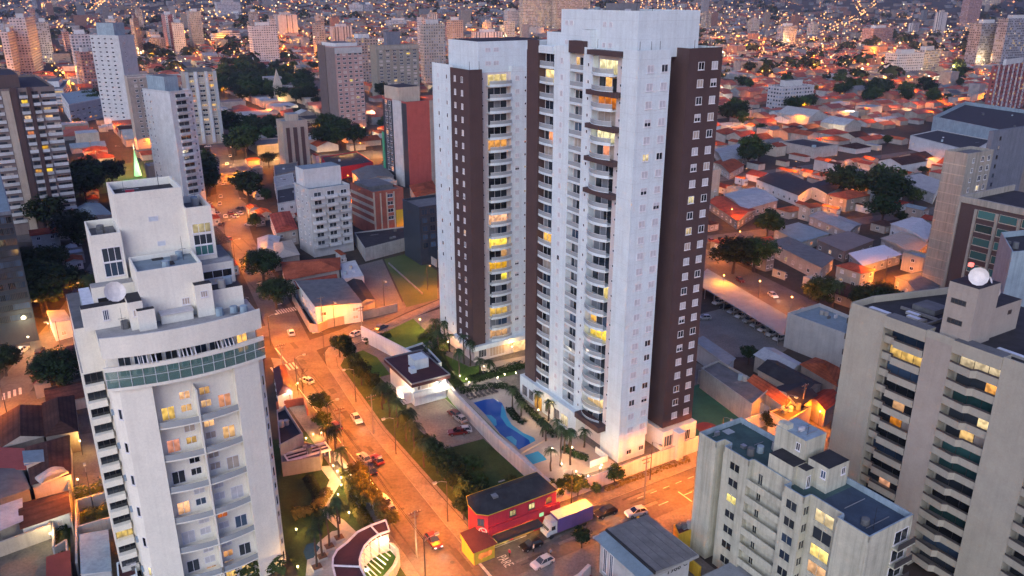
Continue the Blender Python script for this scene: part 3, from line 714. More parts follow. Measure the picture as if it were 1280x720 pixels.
# ---------------------------------------------------------------- the cream tower in the left foreground
def cream_tower():
    t = thing('apartment_tower', 'cream apartment tower with stepped penthouse and green glass terrace, in the left foreground', 'apartment tower', 4.2, 113.9)
    Z = 38.3
    def front(x0, x1, n=10, b=1.7): return [(x0 + (x1 - x0) * i / n, .4 - b * (1 - ((x0 + (x1 - x0) * i / n - 10.7) / 10.7) ** 2)) for i in range(n + 1)]
    P = [(.1, 4.0), (.1, 1.8), (1.2, .4), (5.3, -.5), (5.3, 1.3), (16.6, 1.3), (16.6, -.5), (20.4, .4), (21.4, 1.8), (21.4, 4.0), (21.4, 26), (-2.8, 26), (-2.8, 9), (.1, 9)]
    obj('wall', MB().prism(P, 0, Z, 'cream', 'pale_concrete'), t)
    # terrace storey: set back glazing, deep curved fascia, green glass balustrade
    s = MB(); s.prism([(.4, 3.4)] + [(x, y + 2.6) for x, y in front(.4, 21.0)] + [(21, 9), (.4, 9)], Z + .004, 43.2, 'cream'); s.box(-2.6, 9.002, Z + .004, 21.2, 25.8, 45.2, 'cream', 'roof_grey')
    obj('terrace_storey', s, t)
    f = MB(); fr = front(-.1, 21.5, 14)
    f.prism(fr + [(21.5, 8.9), (-.1, 8.9)], 43.22, 45.2, 'cream', 'pale_concrete', True)
    for a, b in zip(fr, fr[1:]): f.prism([a, b, (b[0], b[1] + .25), (a[0], a[1] + .25)], 45.204, 46.3, 'cream')
    obj('fascia', f, t)
    f = MB(); fr = front(-.2, 21.6, 14)
    f.prism(fr + [(21.4, 2.2), (0.0, 2.2)], Z + .004, Z + .45, 'cream', 'pale_concrete', True); obj('terrace_slab', f, t)
    g = MB()
    for i, (a, b) in enumerate(zip(fr, fr[1:])):
        g.prism([(a[0], a[1] + .08), (b[0], b[1] + .08), (b[0], b[1] + .13), (a[0], a[1] + .13)], Z + .46, 41.2, 'green_glass')
        g.tube((a[0], a[1] + .05, Z + .46), (a[0], a[1] + .05, 41.2), .045, .045, 'frame_white', 4)
        g.tube((a[0], a[1] + .05, Z + 1.75), (b[0], b[1] + .05, Z + 1.75), .03, .03, 'frame_white', 4)
    obj('glass_balustrade', g, t)
    g = MB()
    for a, b in zip(fr, fr[1:]): g.prism([a, b, (b[0], b[1] + .3), (a[0], a[1] + .3)], 41.24, 41.9, 'cream')
    obj('terrace_rail', g, t)
    ws = []
    f2 = front(1.6, 19.8, 9)
    for a, b in zip(f2, f2[1:]):
        ws.append(((a[0] + b[0]) / 2, (a[1] + b[1]) / 2 + 2.56, Z + 1.0, math.atan2(b[1] - a[1], b[0] - a[0]), 1.7, 3.4, pick([('glass', 6), ('lit_warm', .5), ('glass_blue', 2)])))
    windows(t, ws, 'terrace_window', frame='frame_white')
    # slanted brackets in three groups on the rail
    for x0 in (4.2, 9.4, 14.8):
        b = MB()
        for i in range(5):
            x = x0 + i * .55; y = .4 - 1.7 * (1 - ((x - 10.7) / 10.7) ** 2)
            b.tube((x, y - .25, 41.95), (x, y + 1.6, 43.2), .10, .10, 'frame_white', 4)
        obj('pergola', b, t)
    # the recessed bay: curved two storey balconies, a thin post, doors and stacked windows
    bal = MB(); fr = [(5.32 + 11.26 * i / 10, -.3 - .75 * (1 - (i / 5 - 1) ** 2)) for i in range(11)]
    bal.prism(fr + [(16.58, 1.28), (5.32, 1.28)], -.2, 0, 'cream', 'cream', True)
    rail = MB()
    for a, b in zip(fr, fr[1:]): rail.prism([(a[0], a[1] + .04), (b[0], b[1] + .04), (b[0], b[1] + .09), (a[0], a[1] + .09)], .002, .95, 'rail_glass')
    bm_, rm_ = bal.mesh('balcony'), rail.mesh('railing')
    post = MB(); post.box(10.78, -1.15, 0, 11.02, -.9, 5.2, 'cream'); post.box(10.85, -.898, 0, 10.95, 1.29, 5.2, 'cream'); pm = post.mesh('divider')
    zf = [36.6 - 5.42 * (i + 1) for i in range(6)] + [-.0]
    ws = []
    A = [('lit_warm', 'lit_warm', 'lit_warm', 'lit_warm', 'lit_warm', 'lit_orange'), ('lit_orange', 'curtain', 'lit_warm', 'lit_warm', 'curtain', 'lit_warm'), ('glass', 'glass', 'glass', 'curtain', 'curtain', 'curtain'),
         ('lit_orange', 'shutter', 'glass_blue', 'shutter', 'shutter', 'shutter'), ('shutter', 'shutter', 'shutter', 'lit_orange', 'shutter', 'glass_blue'), ('glass', 'shutter', 'shutter', 'shutter', 'lit_orange', 'glass'), ('lit_orange', 'lit_warm', 'curtain', 'lit_warm', 'lit_warm', 'lit_warm')]
    for z, st in zip(zf, A):
        if z > 0:
            o = link('balcony', bm_, t, (0, 0, z)); link('railing', rm_, o)
        link('divider', pm, t, (0, 0, max(z, 0)))
        ws += [(7.0, 1.3, z + .25, '-y', 1.9, 2.2, st[0]), (9.55, 1.3, z + 3.0, '-y', 1.6, 1.35, st[1]), (9.55, 1.3, z + .95, '-y', 1.6, 1.25, st[2]), (12.35, 1.3, z + 3.0, '-y', 1.6, 1.35, st[3]), (12.35, 1.3, z + .95, '-y', 1.6, 1.25, st[4]), (15.0, 1.3, z + .25, '-y', 1.9, 2.2, st[5])]
    windows(t, ws, 'window', pane_parts=True, sill=False)
    c = MB()
    for z in zf[:-1]:
        for x in (6.6, 15.4): c.box(x - .2, .7, z - .55, x + .2, 1.0, z - .22, 'metal_dark')
    obj('balcony_lamps', c, t)
    # narrow windows and air conditioners on both chamfers
    ws = []; ac = MB()
    ac.box(-.45, -.35, 0, .45, 0, .6, 'parapet_blue'); am = ac.mesh('air_conditioner')
    for i in range(7):
        z = 33.5 - 5.42 * i
        al, ar = math.atan2(-1.4, 1.1), math.atan2(1.4, 1.0)
        ws += [(.85, .85, z, al, .7, 1.7, pick([('glass', 4), ('lit_pale', 1)])), (20.9, 1.1, z, ar, .8, 1.8, pick([('glass', 5), ('shutter', 1)])), (20.9, 1.1, z - 2.3, ar, .8, 1.2, 'glass')]
        link('air_conditioner', am, t, (.12, 2.2, z + .5), FACE['-x'])
    windows(t, ws, 'side_window', bars=0)
    # side wing of dark balconies
    ws = []; b = MB(); b.box(-2.55, -.9, -.25, .0, 0, .75, 'cream'); bm2 = b.mesh('side_balcony')
    for i in range(14):
        z = .4 + 2.71 * i
        o = link('side_balcony', bm2, t, (-.2, 8.98, z)); ws.append((-1.35, 9.0, z + .3, '-y', 2.5, 2.1, 'glass' if i not in (3,) else 'lit_yellow'))
    windows(t, ws, 'side_glazing', frame='frame_dark', bars=2, sill=False)
    # stepped penthouse
    r = MB()
    r.box(6.3, 6.0, 45.206, 15.2, 14.0, 52.4, 'cream', 'roof_blue'); r.parapet(6.3, 6.0, 15.2, 14.0, 52.404, 53.1, .22, 'cream')
    r.box(4.4, 4.2, 45.206, 6.296, 8.5, 49.4, 'cream', 'roof_dark'); r.box(13.5, 4.4, 45.206, 15.9, 5.996, 50.2, 'cream', 'roof_dark'); r.box(5.3, 3.1, 45.206, 7.6, 4.198, 48.3, 'cream', 'roof_dark')
    r.box(-1.4, 7.0, 45.206, 4.396, 8.9, 48.6, 'cream', 'roof_dark'); r.box(15.9, 6.2, 45.206, 20.6, 8.8, 48.4, 'cream', 'roof_dark')
    obj('penthouse', r, t)
    r = MB()
    r.box(5.9, 16, 45.206, 15.4, 25.4, 61.2, 'cream', 'roof_dark'); r.parapet(5.9, 16, 15.4, 25.4, 61.204, 62.4, .25, 'cream'); r.tube((13, 22, 61.2), (13, 22, 64), .05, .04, 'metal_dark', 5); r.box(8, 20, 61.204, 9.2, 21, 61.8, 'red_paint')
    r.box(6.31, 14.002, 45.206, 15.0, 15.998, 51.8, 'cream'); obj('lift_core', r, t)
    r = MB()
    r.box(1.8, 14.5, 45.206, 5.896, 24, 55.8, 'cream', 'roof_grey'); r.parapet(1.8, 14.5, 5.896, 24, 55.804, 57.0, .2, 'cream'); r.box(.6, 12.2, 45.206, 6.29, 14.498, 49.8, 'cream', 'pale_concrete'); r.box(-.9, 11.0, 45.206, .596, 20, 47.6, 'parapet_blue', 'skylight')
    r.box(15.404, 15.2, 45.206, 19.2, 24, 58.0, 'cream', 'roof_grey'); r.parapet(15.404, 15.2, 19.2, 24, 58.004, 59.2, .2, 'cream'); r.box(15.21, 12.4, 45.206, 20.9, 15.198, 50.6, 'cream', 'pale_concrete'); r.box(19.21, 15.3, 45.206, 21.6, 24.6, 50.0, 'cream', 'pale_concrete')
    obj('upper_wing', r, t)
    g = MB(); g.box(21.5, 15.4, 50.004, 21.56, 24.4, 53.0, 'green_glass'); g.box(19.3, 24.5, 50.004, 21.5, 24.56, 53.2, 'green_glass'); obj('glass_screen', g, t)
    clutter(t, 6.8, 17, 14, 24, 61.21, 7, 1); clutter(t, 7, 7, 13.5, 13, 52.41, 6, 2); clutter(t, 2.4, 15.5, 5, 23, 55.81, 4, 3); clutter(t, 16, 16, 18.5, 23, 58.01, 4, 4); clutter(t, 16.4, 6.6, 20, 8.4, 48.41, 4, 5); clutter(t, 1, 4.6, 4, 6.6, 45.21, 4, 6); clutter(t, 16, 2.4, 20.5, 5.6, 45.21, 5, 7)
    windows(t, [(4.2, 14.5, 50.4, '-y', 2.6, 2.2, 'glass_blue'), (4.2, 14.5, 52.7, '-y', 2.6, 2.2, 'glass'), (17.4, 15.2, 51.4, '-y', 2.8, 1.6, 'glass_teal'), (17.4, 15.2, 53.1, '-y', 2.8, 1.7, 'glass'), (17.4, 15.2, 55.0, '-y', 2.8, 1.6, 'lit_pale'), (3.4, 12.2, 46.8, '-y', 4.6, 1.4, 'glass'), (18.4, 12.4, 48.2, '-y', 4.4, 1.3, 'glass'), (18.2, 12.4, 46.0, '-y', 3.4, 1.3, 'glass'), (5.4, 4.2, 47.2, '-y', 1.0, 1.0, 'curtain'), (14.7, 4.4, 48.2, '-y', 1.0, 1.0, 'curtain'), (12.3, 6.0, 47.0, '-y', 1.1, 1.1, 'curtain'), (1.6, 7.0, 46.4, '-y', .8, 1.6, 'glass_blue'), (4.4, 15.4, 54.0, '-y', .1, .1, 'glass')][:-1], 'penthouse_window', bars=2)
    windows(t, [(10.8, 16.0, 57.6, '-y', 1.4, .8, 'skylight'), (11.4, 16.0, 53.6, '-y', 1.2, .8, 'skylight')], 'vent', bars=0, sill=False)
    w = MB(); w.box(8.4, 4.3, 45.208, 12.8, 5.99, 46.6, 'cream', 'metal_roof'); w.box(8.3, 4.0, 46.604, 12.9, 5.9, 46.8, 'shutter_pale'); obj('canopy', w, t)
    d = MB()
    for i in range(12):
        a0, a1 = 2 * math.pi * i / 12, 2 * math.pi * (i + 1) / 12
        for r0, z0, r1, z1 in ((0, 0, .7, .1), (.7, .1, 1.2, .35)):
            d.poly([(r0 * math.cos(a0), r0 * math.sin(a0), z0), (r1 * math.cos(a0), r1 * math.sin(a0), z1), (r1 * math.cos(a1), r1 * math.sin(a1), z1), (r0 * math.cos(a1), r0 * math.sin(a1), z0)], 'dish_white')
    dm = d.mesh('dish')
    s = thing('satellite_dish', 'round white satellite dish on the roof of the cream left tower', 'satellite dish', 4.2 + 3.2, 113.9 + 7.9, 48.6)
    o = link('dish', dm, s, (0, 0, 1.4)); o.rotation_euler = (R(62), 0, R(15)); o.scale = (1.25, 1.25, 1.25); o.location = (0, -.1, 1.5)
    m = MB(); m.tube((0, .3, 0), (0, .3, 1.3), .08, .06, 'metal_dark'); obj('mast', m, s)
    return dm
DISH = cream_tower()

# ---------------------------------------------------------------- the weathered block with teal roof
def teal_roof_block():
    t = thing('apartment_building', 'weathered pale apartment block with two teal flat roofs, at the bottom right', 'apartment building', 86.5, 51.2)
    H = 21.7
    P = [(0, 0), (7.2, 0), (9.6, .0), (9.6, 31.9), (0, 31.9), (0, 28.0), (1.9, 28.0), (1.9, 26.6), (.3, 26.6), (.3, 21.4), (1.3, 21.4), (1.3, 14.2), (-.2, 14.2), (-.2, 10.5), (1.3, 10.5), (1.3, 5.1), (0, 5.1)]
    obj('wall', MB().prism(P, 0, H, 'old_white', 'roof_teal'), t)
    p = MB()
    for i in range(len(P)):
        a, c = P[i], P[(i + 1) % len(P)]; dx, dy = c[0] - a[0], c[1] - a[1]; ln = math.hypot(dx, dy); nx, ny = -dy / ln * .22, dx / ln * .22
        if ln > .9: p.prism([a, c, (c[0] + nx, c[1] + ny), (a[0] + nx, a[1] + ny)], H + .004, H + .95 + .002 * i, ['old_white', 'old_white', 'parapet_blue', 'old_white'], 'parapet_blue')
    obj('parapet', p, t)
    r = MB(); r.poly([(.4, .4, H + .012), (9.3, .4, H + .012), (9.3, 9.6, H + .012), (1.7, 9.6, H + .012), (1.7, 5.0, H + .012), (.4, 5.0, H + .012)], 'roof_blue_deep')
    obj('roof_coating', r, t)
    c = MB(); c.box(4.6, 15.0, H + .004, 9.2, 20.6, H + 6.4, 'old_white', 'parapet_blue'); c.box(4.7, 18.6, H + 6.404, 6.0, 20.4, H + 7.2, 'old_white'); c.box(4.4, 10.4, H + .004, 9.0, 14.0, H + 4.2, 'old_white', 'roof_dark'); c.box(1.8, 14.4, H + .004, 4.596, 19.0, H + 3.2, 'old_white', 'roof_dark'); c.box(2.6, 12.8, H + .004, 4.396, 14.396, H + 3.1, 'old_white', 'roof_dark')
    obj('rooftop_house', c, t)
    windows(t, [(4.4, 11.2, H + 2.2, '-x', .9, 1.3, 'glass_blue'), (7.8, 10.4, H + 2.2, '-y', .9, 1.2, 'glass_blue'), (4.6, 16.2, H + 4.2, '-x', .8, 1.3, 'glass'), (3.4, 12.8, H + .1, '-y', .8, 2.0, 'glass')], 'rooftop_window')
    clutter(t, 1, 28.5, 9, 31, H + .005, 4, 11); clutter(t, 3, 21.5, 8.5, 27, H + .005, 5, 12); clutter(t, 2, 1, 8, 9, H + .015, 4, 13); clutter(t, 5, 15.4, 8.4, 18, H + 6.41, 4, 14)
    ws = []; bs = []
    for i in range(7):
        z = H - 2.3 - 2.95 * i
        ws += [(.3, 24.0, z, '-x', 2.1, 1.5, pick([('glass', 4), ('glass_blue', 2), ('lit_yellow', .7)])), (1.9, 27.3, z, '-x', 1.0, 1.6, 'glass'), (-.2, 12.4, z, '-x', 2.0, 1.6, pick([('glass', 3), ('glass_blue', 3)])), (.6, 10.5, z, '-y', 1.2, 1.5, pick([('glass', 3), ('curtain', 2)])), (1.3, 7.8, z - .3, '-x', 3.2, 2.1, ['lit_pale', 'glass', 'lit_yellow', 'lit_warm', 'glass', 'curtain', 'glass'][i]), (1.3, 19.6, z - .4, '-x', .9, 2.0, 'glass')]
        bs.append(z - .75)
    windows(t, ws, 'window', frame='old_white', pane_parts=True)
    m = MB(); m.box(-3.5, -1.25, -.2, 3.5, 0, 0, 'old_white'); m.box(-3.5, -1.25, .002, 3.5, -1.1, 1.0, 'old_white'); bm_ = m.mesh('balcony')
    for z in bs: link('balcony', bm_, t, (1.3, 17.8, z), FACE['-x'])
    b2 = MB(); b2.box(-1.9, -1.1, -.2, 1.9, 0, 0, 'old_white'); b2.box(-1.9, -1.1, .002, 1.9, -1.0, .95, 'frame_dark'); bm2 = b2.mesh('end_balcony')
    ws = []
    for i in range(7):
        z = H - 2.9 - 2.95 * i; link('end_balcony', bm2, t, (7.4, 0, z)); ws.append((7.4, 0, z + .1, '-y', 3.0, 2.1, 'glass'))
    windows(t, ws, 'end_window', frame='frame_white')
teal_roof_block()

# ---------------------------------------------------------------- the big beige tower on the right
def beige_tower():
    t = thing('apartment_tower', 'big beige apartment tower with stacked dark balcony bays and satellite dishes, at the right', 'apartment tower', 114.5, 40.0)
    H = 40.2
    P = [(0, -6), (26, -6), (26, 33), (6, 38.4), (0, 38.4), (0, 31.8), (2.2, 31.8), (2.2, 24.6), (0, 24.6), (0, 20.3), (2.2, 20.3), (2.2, 12.9), (0, 12.9), (0, 6.6), (2.2, 6.6), (2.2, -.5), (0, -.5)]
    e = ['tower_beige'] * len(P); e[8] = 'tower_rose'
    obj('wall', MB().prism(P, 0, H, e, 'roof_dark'), t)
    p = MB()
    for a, c in (((0, -6), (0, -.5)), ((0, 6.6), (0, 12.9)), ((0, 20.3), (0, 24.6)), ((0, 31.8), (0, 38.4)), ((0, 38.4), (6, 38.4)), ((6, 38.4), (26, 33))):
        dx, dy = c[0] - a[0], c[1] - a[1]; ln = math.hypot(dx, dy); nx, ny = dy / ln * .25, -dx / ln * .25
        p.prism([a, (a[0] + nx, a[1] + ny), (c[0] + nx, c[1] + ny), c], H + .004, H + 1.2, 'tower_beige')
    for y0, y1 in ((-.5, 6.6), (12.9, 20.3), (24.6, 31.8)): p.box(-.15, y0 + .02, H - .9, 2.19, y1 - .02, H + 1.1, 'tower_beige', 'roof_grey')
    obj('parapet', p, t)
    c = MB(); c.box(1.2, 18.8, H + .004, 7.0, 23.3, 49.6, 'tower_rose', 'roof_dark'); c.box(7.004, 19.2, H + .004, 15.2, 25, 45.2, 'tower_rose', 'roof_dark')
    obj('lift_core', c, t)
    windows(t, [(1.2, 21.4, z, '-x', 2.3, .8, 'glass') for z in (43.2, 46.4)] + [(12.2, 19.2, 43.3, '-y', 1.0, .7, 'brown')], 'core_window', bars=3, frame='frame_dark', sill=False)
    for (x, y, sx, sy) in ((2.4, 33, 1.0, 3.6), (4.4, 28.0, 1.0, 3.0), (2.8, 25.4, 1.0, 2.2), (6, 30, .9, 2.2), (4, 11, .8, 5), (8, 10, 1.2, 3.6), (3.5, 3.4, 1.2, 3)):
        s = MB(); s.box(x, y, H + .02, x + sx, y + sy, H + .45, 'pale_concrete', 'skylight'); obj('skylight', s, t)
    rc = random.Random(8)
    for i in range(26):
        x, y = rc.uniform(1, 20), rc.uniform(-4, 30); 
        if 0 < x < 16 and 17 < y < 26: continue
        m = MB(); a_, b_ = rc.uniform(.4, 2.2), rc.uniform(.4, 3.0); m.box(x, y, H + .01, x + a_, y + b_, H + rc.uniform(.2, .9), rc.choice(('roof_grey', 'concrete', 'roof_dark', 'metal_roof', 'pale_concrete'))); obj('roof_unit', m, t)
    g = MB(); g.box(1.2, 27, H + .02, 12, 27.3, H + .5, 'concrete'); g.box(7.3, 27.5, H + .02, 7.6, 34, H + .5, 'concrete'); g.box(9, 29, H + .02, 13, 33, H + .9, 'roof_grey'); obj('roof_kerbs', g, t)
    st1 = ['glass_blue', 'lit_warm', 'glass_blue', 'glass', 'lit_orange', 'lit_orange', 'glass', 'glass_blue', 'glass', 'lit_orange', 'glass', 'glass', 'glass', 'glass']
    st2 = ['lit_pale', 'lit_orange', 'glass_teal', 'lit_pale', 'lit_warm', 'glass_teal', 'glass_teal', 'glass', 'glass', 'glass_teal', 'glass', 'glass_blue', 'glass', 'glass']
    zf = [H - 3.4 - 2.92 * i for i in range(13)]
    def bay(w, shape):
        s = MB(); fr = [(-w / 2 + a * w, -d) for a, d in shape]
        s.prism(fr + [(w / 2, 0), (-w / 2, 0)], -.25, 0, 'tower_beige', 'concrete', True)
        for a, b in zip(fr, fr[1:]): s.prism([a, b, (b[0], b[1] + .14), (a[0], a[1] + .14)], .002, .95, 'tower_beige')
        r = MB()
        for a, b in zip(fr, fr[1:]): r.prism([(a[0], a[1] + .02), (b[0], b[1] + .02), (b[0], b[1] + .08), (a[0], a[1] + .08)], .954, 1.25, 'frame_dark')
        return s.mesh('balcony'), r.mesh('railing')
    b1 = bay(7.1, [(0, 1.6), (.28, 1.6), (.3, 2.4), (1, 2.4)]); b2 = bay(7.3, [(0, 2.3), (.48, 2.7), (.56, 2.0), (1, 2.0)]); b3 = bay(7.0, [(0, 2.3), (.5, 2.7), (.58, 2.0), (1, 2.0)])
    balconies(t, 2.2, 28.2, zf, '-x', b1, 6.4, 2.3, st1, 'frame_dark', .15); balconies(t, 2.2, 16.6, zf, '-x', b2, 6.6, 2.3, st2, 'frame_dark', .1); balconies(t, 2.2, 3.05, zf, '-x', b3, 6.4, 2.3, ['glass'] * 13, 'frame_dark')
    m = MB(); m.box(-.5, -.7, 0, .5, 0, 1.0, 'frame_dark'); mm = m.mesh('rear_balcony')
    for i in range(11): link('rear_balcony', mm, t, (1.2, 38.42, H - 3 - 2.92 * i), FACE['+y'])
    for i, (x, y, z, sc, rx, rz) in enumerate(((2.6, 20.0, 49.6, 1.15, 70, -60), (6.0, 22.2, 49.6, .5, 60, -20), (9.0, 21.5, 45.2, 1.5, 66, -70), (5.0, 19.5, 49.6, .45, 65, 20))):
        s = thing('satellite_dish', ('largest white satellite dish on the lift core of the right beige tower', 'small satellite dish behind the large one on the beige lift core', 'wide white satellite dish on the lower roof block of the beige tower', 'small satellite dish at the front edge of the beige lift core')[i], 'satellite dish', 114.5 + x, 40 + y, z)
        o = link('dish', DISH, s, (0, 0, 1.2 * sc)); o.rotation_euler = (R(rx), 0, R(rz)); o.scale = (sc, sc, sc)
        a = MB(); a.tube((0, .2 * sc, 0), (0, .2 * sc, 1.1 * sc), .07, .05, 'metal_dark'); obj('mast', a, s)
    s = thing('warning_light', 'red aviation warning light on the roof of the right beige tower', 'warning light', 114.5 + 5.6, 40 + 23.0, 49.6)
    a = MB(); a.tube((0, 0, 0), (0, 0, 1.6), .06, .05, 'metal_dark'); obj('mast', a, s); a = MB(); a.box(-.28, -.28, 1.6, .28, .28, 2.15, 'beacon'); obj('lens', a, s)
beige_tower()
# ---------------------------------------------------------------- ground, hills, streets
def smooth(a, b, x): t = max(0, min(1, (x - a) / (b - a))); return t * t * (3 - 2 * t)
def terrain(x, y):
    """level town, then rising ground far off"""
    h = smooth(1300, 4600, y) * (150 + 55 * math.sin(x * .0011 + 1.2) + 40 * math.sin(x * .0027 + y * .0012))
    h += smooth(900, 2600, y) * max(0, math.sin(x * .0016 + 2.4)) * 38
    return h + smooth(4300, 6500, y) * 120
def terrain_uv(u, v): p = W(u, v); return terrain(p.x, p.y)
g = MB()
nx_, ny_ = 60, 70
ys = [-150, 200, 600, 900] + [900 + (9000 - 900) * (i / 66) ** 1.6 for i in range(1, 67)]
for j in range(len(ys) - 1):
    for i in range(nx_):
        q = []
        for a, b in ((i, j), (i + 1, j), (i + 1, j + 1), (i, j + 1)):
            y = ys[b]; x = (a / nx_ - .5) * 2 * (700 + y * .95); q.append((x, y, terrain(x, y) - .02))
        g.poly(q, 'town_ground' if ys[j] < 2300 else 'hill')
o = setting('ground', g); o.rotation_euler = (0, 0, 0)

RESERVED = []                      # (u0, v0, u1, v1) already built on
ROADS = []                         # (polyline, half width)
def reserve(u0, v0, u1, v1, m=1.5): RESERVED.append((min(u0, u1) - m, min(v0, v1) - m, max(u0, u1) + m, max(v0, v1) + m))
def seg_d(p, a, b):
    dx, dy = b[0] - a[0], b[1] - a[1]; l2 = dx * dx + dy * dy or 1
    t = max(0, min(1, ((p[0] - a[0]) * dx + (p[1] - a[1]) * dy) / l2))
    return math.hypot(p[0] - a[0] - t * dx, p[1] - a[1] - t * dy)
def on_road(u, v, m=0):
    return any(seg_d((u, v), a, b) < hw + m for pl, hw in ROADS for a, b in zip(pl, pl[1:]))
def is_free(u0, v0, u1, v1):
    for a, b, c, d in RESERVED:
        if u0 < c and u1 > a and v0 < d and v1 > b: return False
    cu, cv = (u0 + u1) / 2, (v0 + v1) / 2
    return not on_road(cu, cv, max(u1 - u0, v1 - v0) * .55)
for r_ in ((92, 109, 113, 146), (89, 166, 115, 188), (1, 112, 26, 141), (86, 51, 97, 84), (114, 34, 141, 79), (43, 90, 140, 205), (26, 95, 45, 160)): reserve(*r_)
def strip(pl, hw0, hw1, z, m, mb=None):
    """a ribbon between two offsets of a polyline, hw0 < hw1 (left is positive)"""
    mb = mb or MB(); off = []
    for i, p in enumerate(pl):
        a, b = pl[max(i - 1, 0)], pl[min(i + 1, len(pl) - 1)]
        d = math.hypot(b[0] - a[0], b[1] - a[1]); nx, ny = -(b[1] - a[1]) / d, (b[0] - a[0]) / d
        off.append(((p[0] + nx * hw0, p[1] + ny * hw0), (p[0] + nx * hw1, p[1] + ny * hw1)))
    for (a0, a1), (b0, b1) in zip(off, off[1:]):
        mb.poly([(*a0, z), (*b0, z), (*b1, z), (*a1, z)], m)
    return mb
def street(name, pl, hw, z=.004, m='asphalt', walk=0, left=True, right=True):
    ROADS.append((pl, hw + (2 if walk else .5)))
    setting(name, strip(pl, -hw, hw, z, m))
    if walk:
        w = MB()
        for on, s in ((left, 1), (right, -1)):
            if not on: continue
            a, b = sorted((s * (hw + .15), s * (hw + walk))); strip(pl, a, b, .13, 'pavement', w)
            a, b = sorted((s * hw, s * (hw + .15))); strip(pl, a, b, .13, 'kerb', w)
            off = []
            for i, p in enumerate(pl):
                q, r_ = pl[max(i - 1, 0)], pl[min(i + 1, len(pl) - 1)]; d = math.hypot(r_[0] - q[0], r_[1] - q[1])
                off.append((p[0] - (r_[1] - q[1]) / d * s * hw, p[1] + (r_[0] - q[0]) / d * s * hw))
            for a, b in zip(off, off[1:]):
                f = [(*a, 0), (*b, 0), (*b, .13), (*a, .13)]; w.poly(f if s < 0 else f[::-1], 'kerb')
        setting(name.replace('street', 'pavement').replace('avenue', 'pavement'), w)
MAIN = [(48.2, 60), (48.2, 92), (49.0, 148), (52.0, 185), (53.6, 205), (57.5, 235), (66, 313), (80, 395), (97, 484), (118, 600), (150, 800)]
street('street', MAIN, 4.9, .004)
street('street', [(52, 96.7), (150, 96.7), (220, 95)], 4.4, .012)
street('street', [(50, 198.4), (69.5, 203.5), (88, 212.5), (118, 224), (150, 226), (196, 222)], 3.6, .012)
AVEN = [(176, 60), (187, 110), (194.5, 150), (201, 185), (207, 220), (216, 300), (230, 420), (250, 600), (300, 1000)]
street('avenue', AVEN, 8.0, .016)
street('street', [(-30, 150), (-22, 185), (-14, 209), (-4, 239), (6, 268), (20, 320)], 4.6, .012)
street('street', [(-120, 268), (-4, 239), (52, 216)], 4.0, .02)
street('street', [(-230, 470), (-100, 400), (66, 330)], 5.5, .02)
HIGH = [(-420, 640), (-160, 520), (0, 476), (98, 470), (190, 452), (262, 430)]
street('avenue', HIGH, 12.0, .024, 'asphalt_side')
street('street', [(216, 300), (330, 296), (470, 290), (800, 285)], 4.5, .02)
street('street', [(207, 222), (300, 205), (420, 190), (640, 185)], 4.5, .02)
w = MB()
# pavement of the apartment compound and of the left hand garden: real kerbs
R_IN = [(53.1, 103.2), (53.1, 110), (53.9, 148), (56.9, 185), (58.6, 193), (61.2, 196.6), (70.6, 199.5), (89.4, 208.2), (108, 215.5)]
R_OUT = [(56.3, 105.4), (56.3, 120), (56.6, 148), (59.2, 184), (60.9, 190), (64.0, 193.4), (71.6, 196.3), (90.6, 204.8), (109, 212)]
for a, b, c, d in zip(R_IN, R_IN[1:], R_OUT[1:], R_OUT): w.prism([a, b, c, d][::-1], 0, .13, 'kerb', 'pavement')
w.prism([(53.1, 101.2), (53.1, 103.2), (56.3, 105.4), (140, 105.4), (140, 101.2)][::-1], 0, .13, 'kerb', 'pavement')
w.prism([(41, 60), (43.2, 60), (43.2, 92), (43.6, 120), (44.1, 148), (46.0, 170), (48, 196), (46, 198), (42, 170)], 0, .13, 'kerb', 'pavement')
w.prism([(53.4, 60), (86, 60), (86, 92.2), (55, 92.2), (53.4, 90)], 0, .13, 'kerb', 'pavement'); w.prism([(86.1, 84), (140, 80), (140, 92.2), (86.1, 92.2)], 0, .13, 'kerb', 'pavement')
setting('pavement', w)
m = MB()                                     # road markings
for i in range(7): m.box(50.2 - i * .95 + .1, 188.3, .006, 49.8 - i * .95, 192.4, .02, 'road_paint')
for i in range(8): m.box(-19.5 + i * 1.15, 206.0 + i * .4, .014, -18.9 + i * 1.15, 210.0 + i * .4, .026, 'road_paint')
for i in range(9): m.box(84 + i * 6, 94.9, .014, 86.4 + i * 6, 95.1, .022, 'road_paint')
for x in range(12): m.box(88 + x * 3.2, 98.7, .014, 89.6 + x * 3.2, 98.85, .022, 'road_paint')
m.box(53.0, 92.6, .014, 53.5, 100.8, .022, 'road_paint'); m.box(54.4, 100.2, .014, 64, 100.4, .022, 'road_paint'); m.box(96, 92.6, .014, 96.3, 96.4, .022, 'road_paint')
m.box(48.6, 192.9, .006, 48.9, 204, .016, 'road_paint'); m.box(46.8, 120, .006, 46.95, 180, .014, 'road_paint')
for i in range(7): m.box(58.4 + .7 * math.sin(i), 236 + i * 3.8, .006, 60 + .7 * math.sin(i), 236.5 + i * 3.8, .014, 'road_paint')
for i in range(22): m.box(-60 + i * 14, 468 + 3.5 * math.sin(i * .2), .026, -54 + i * 14, 468.4 + 3.5 * math.sin(i * .2), .034, 'road_paint')
for i in range(16): m.box(56.6 + i * .75, 228 + i * .05, .006, 57.0 + i * .75, 231.6, .014, 'road_paint')
o = setting('road_markings', m)
m = MB(); rp = random.Random(3)              # mended patches, trench lines and manhole covers in the asphalt
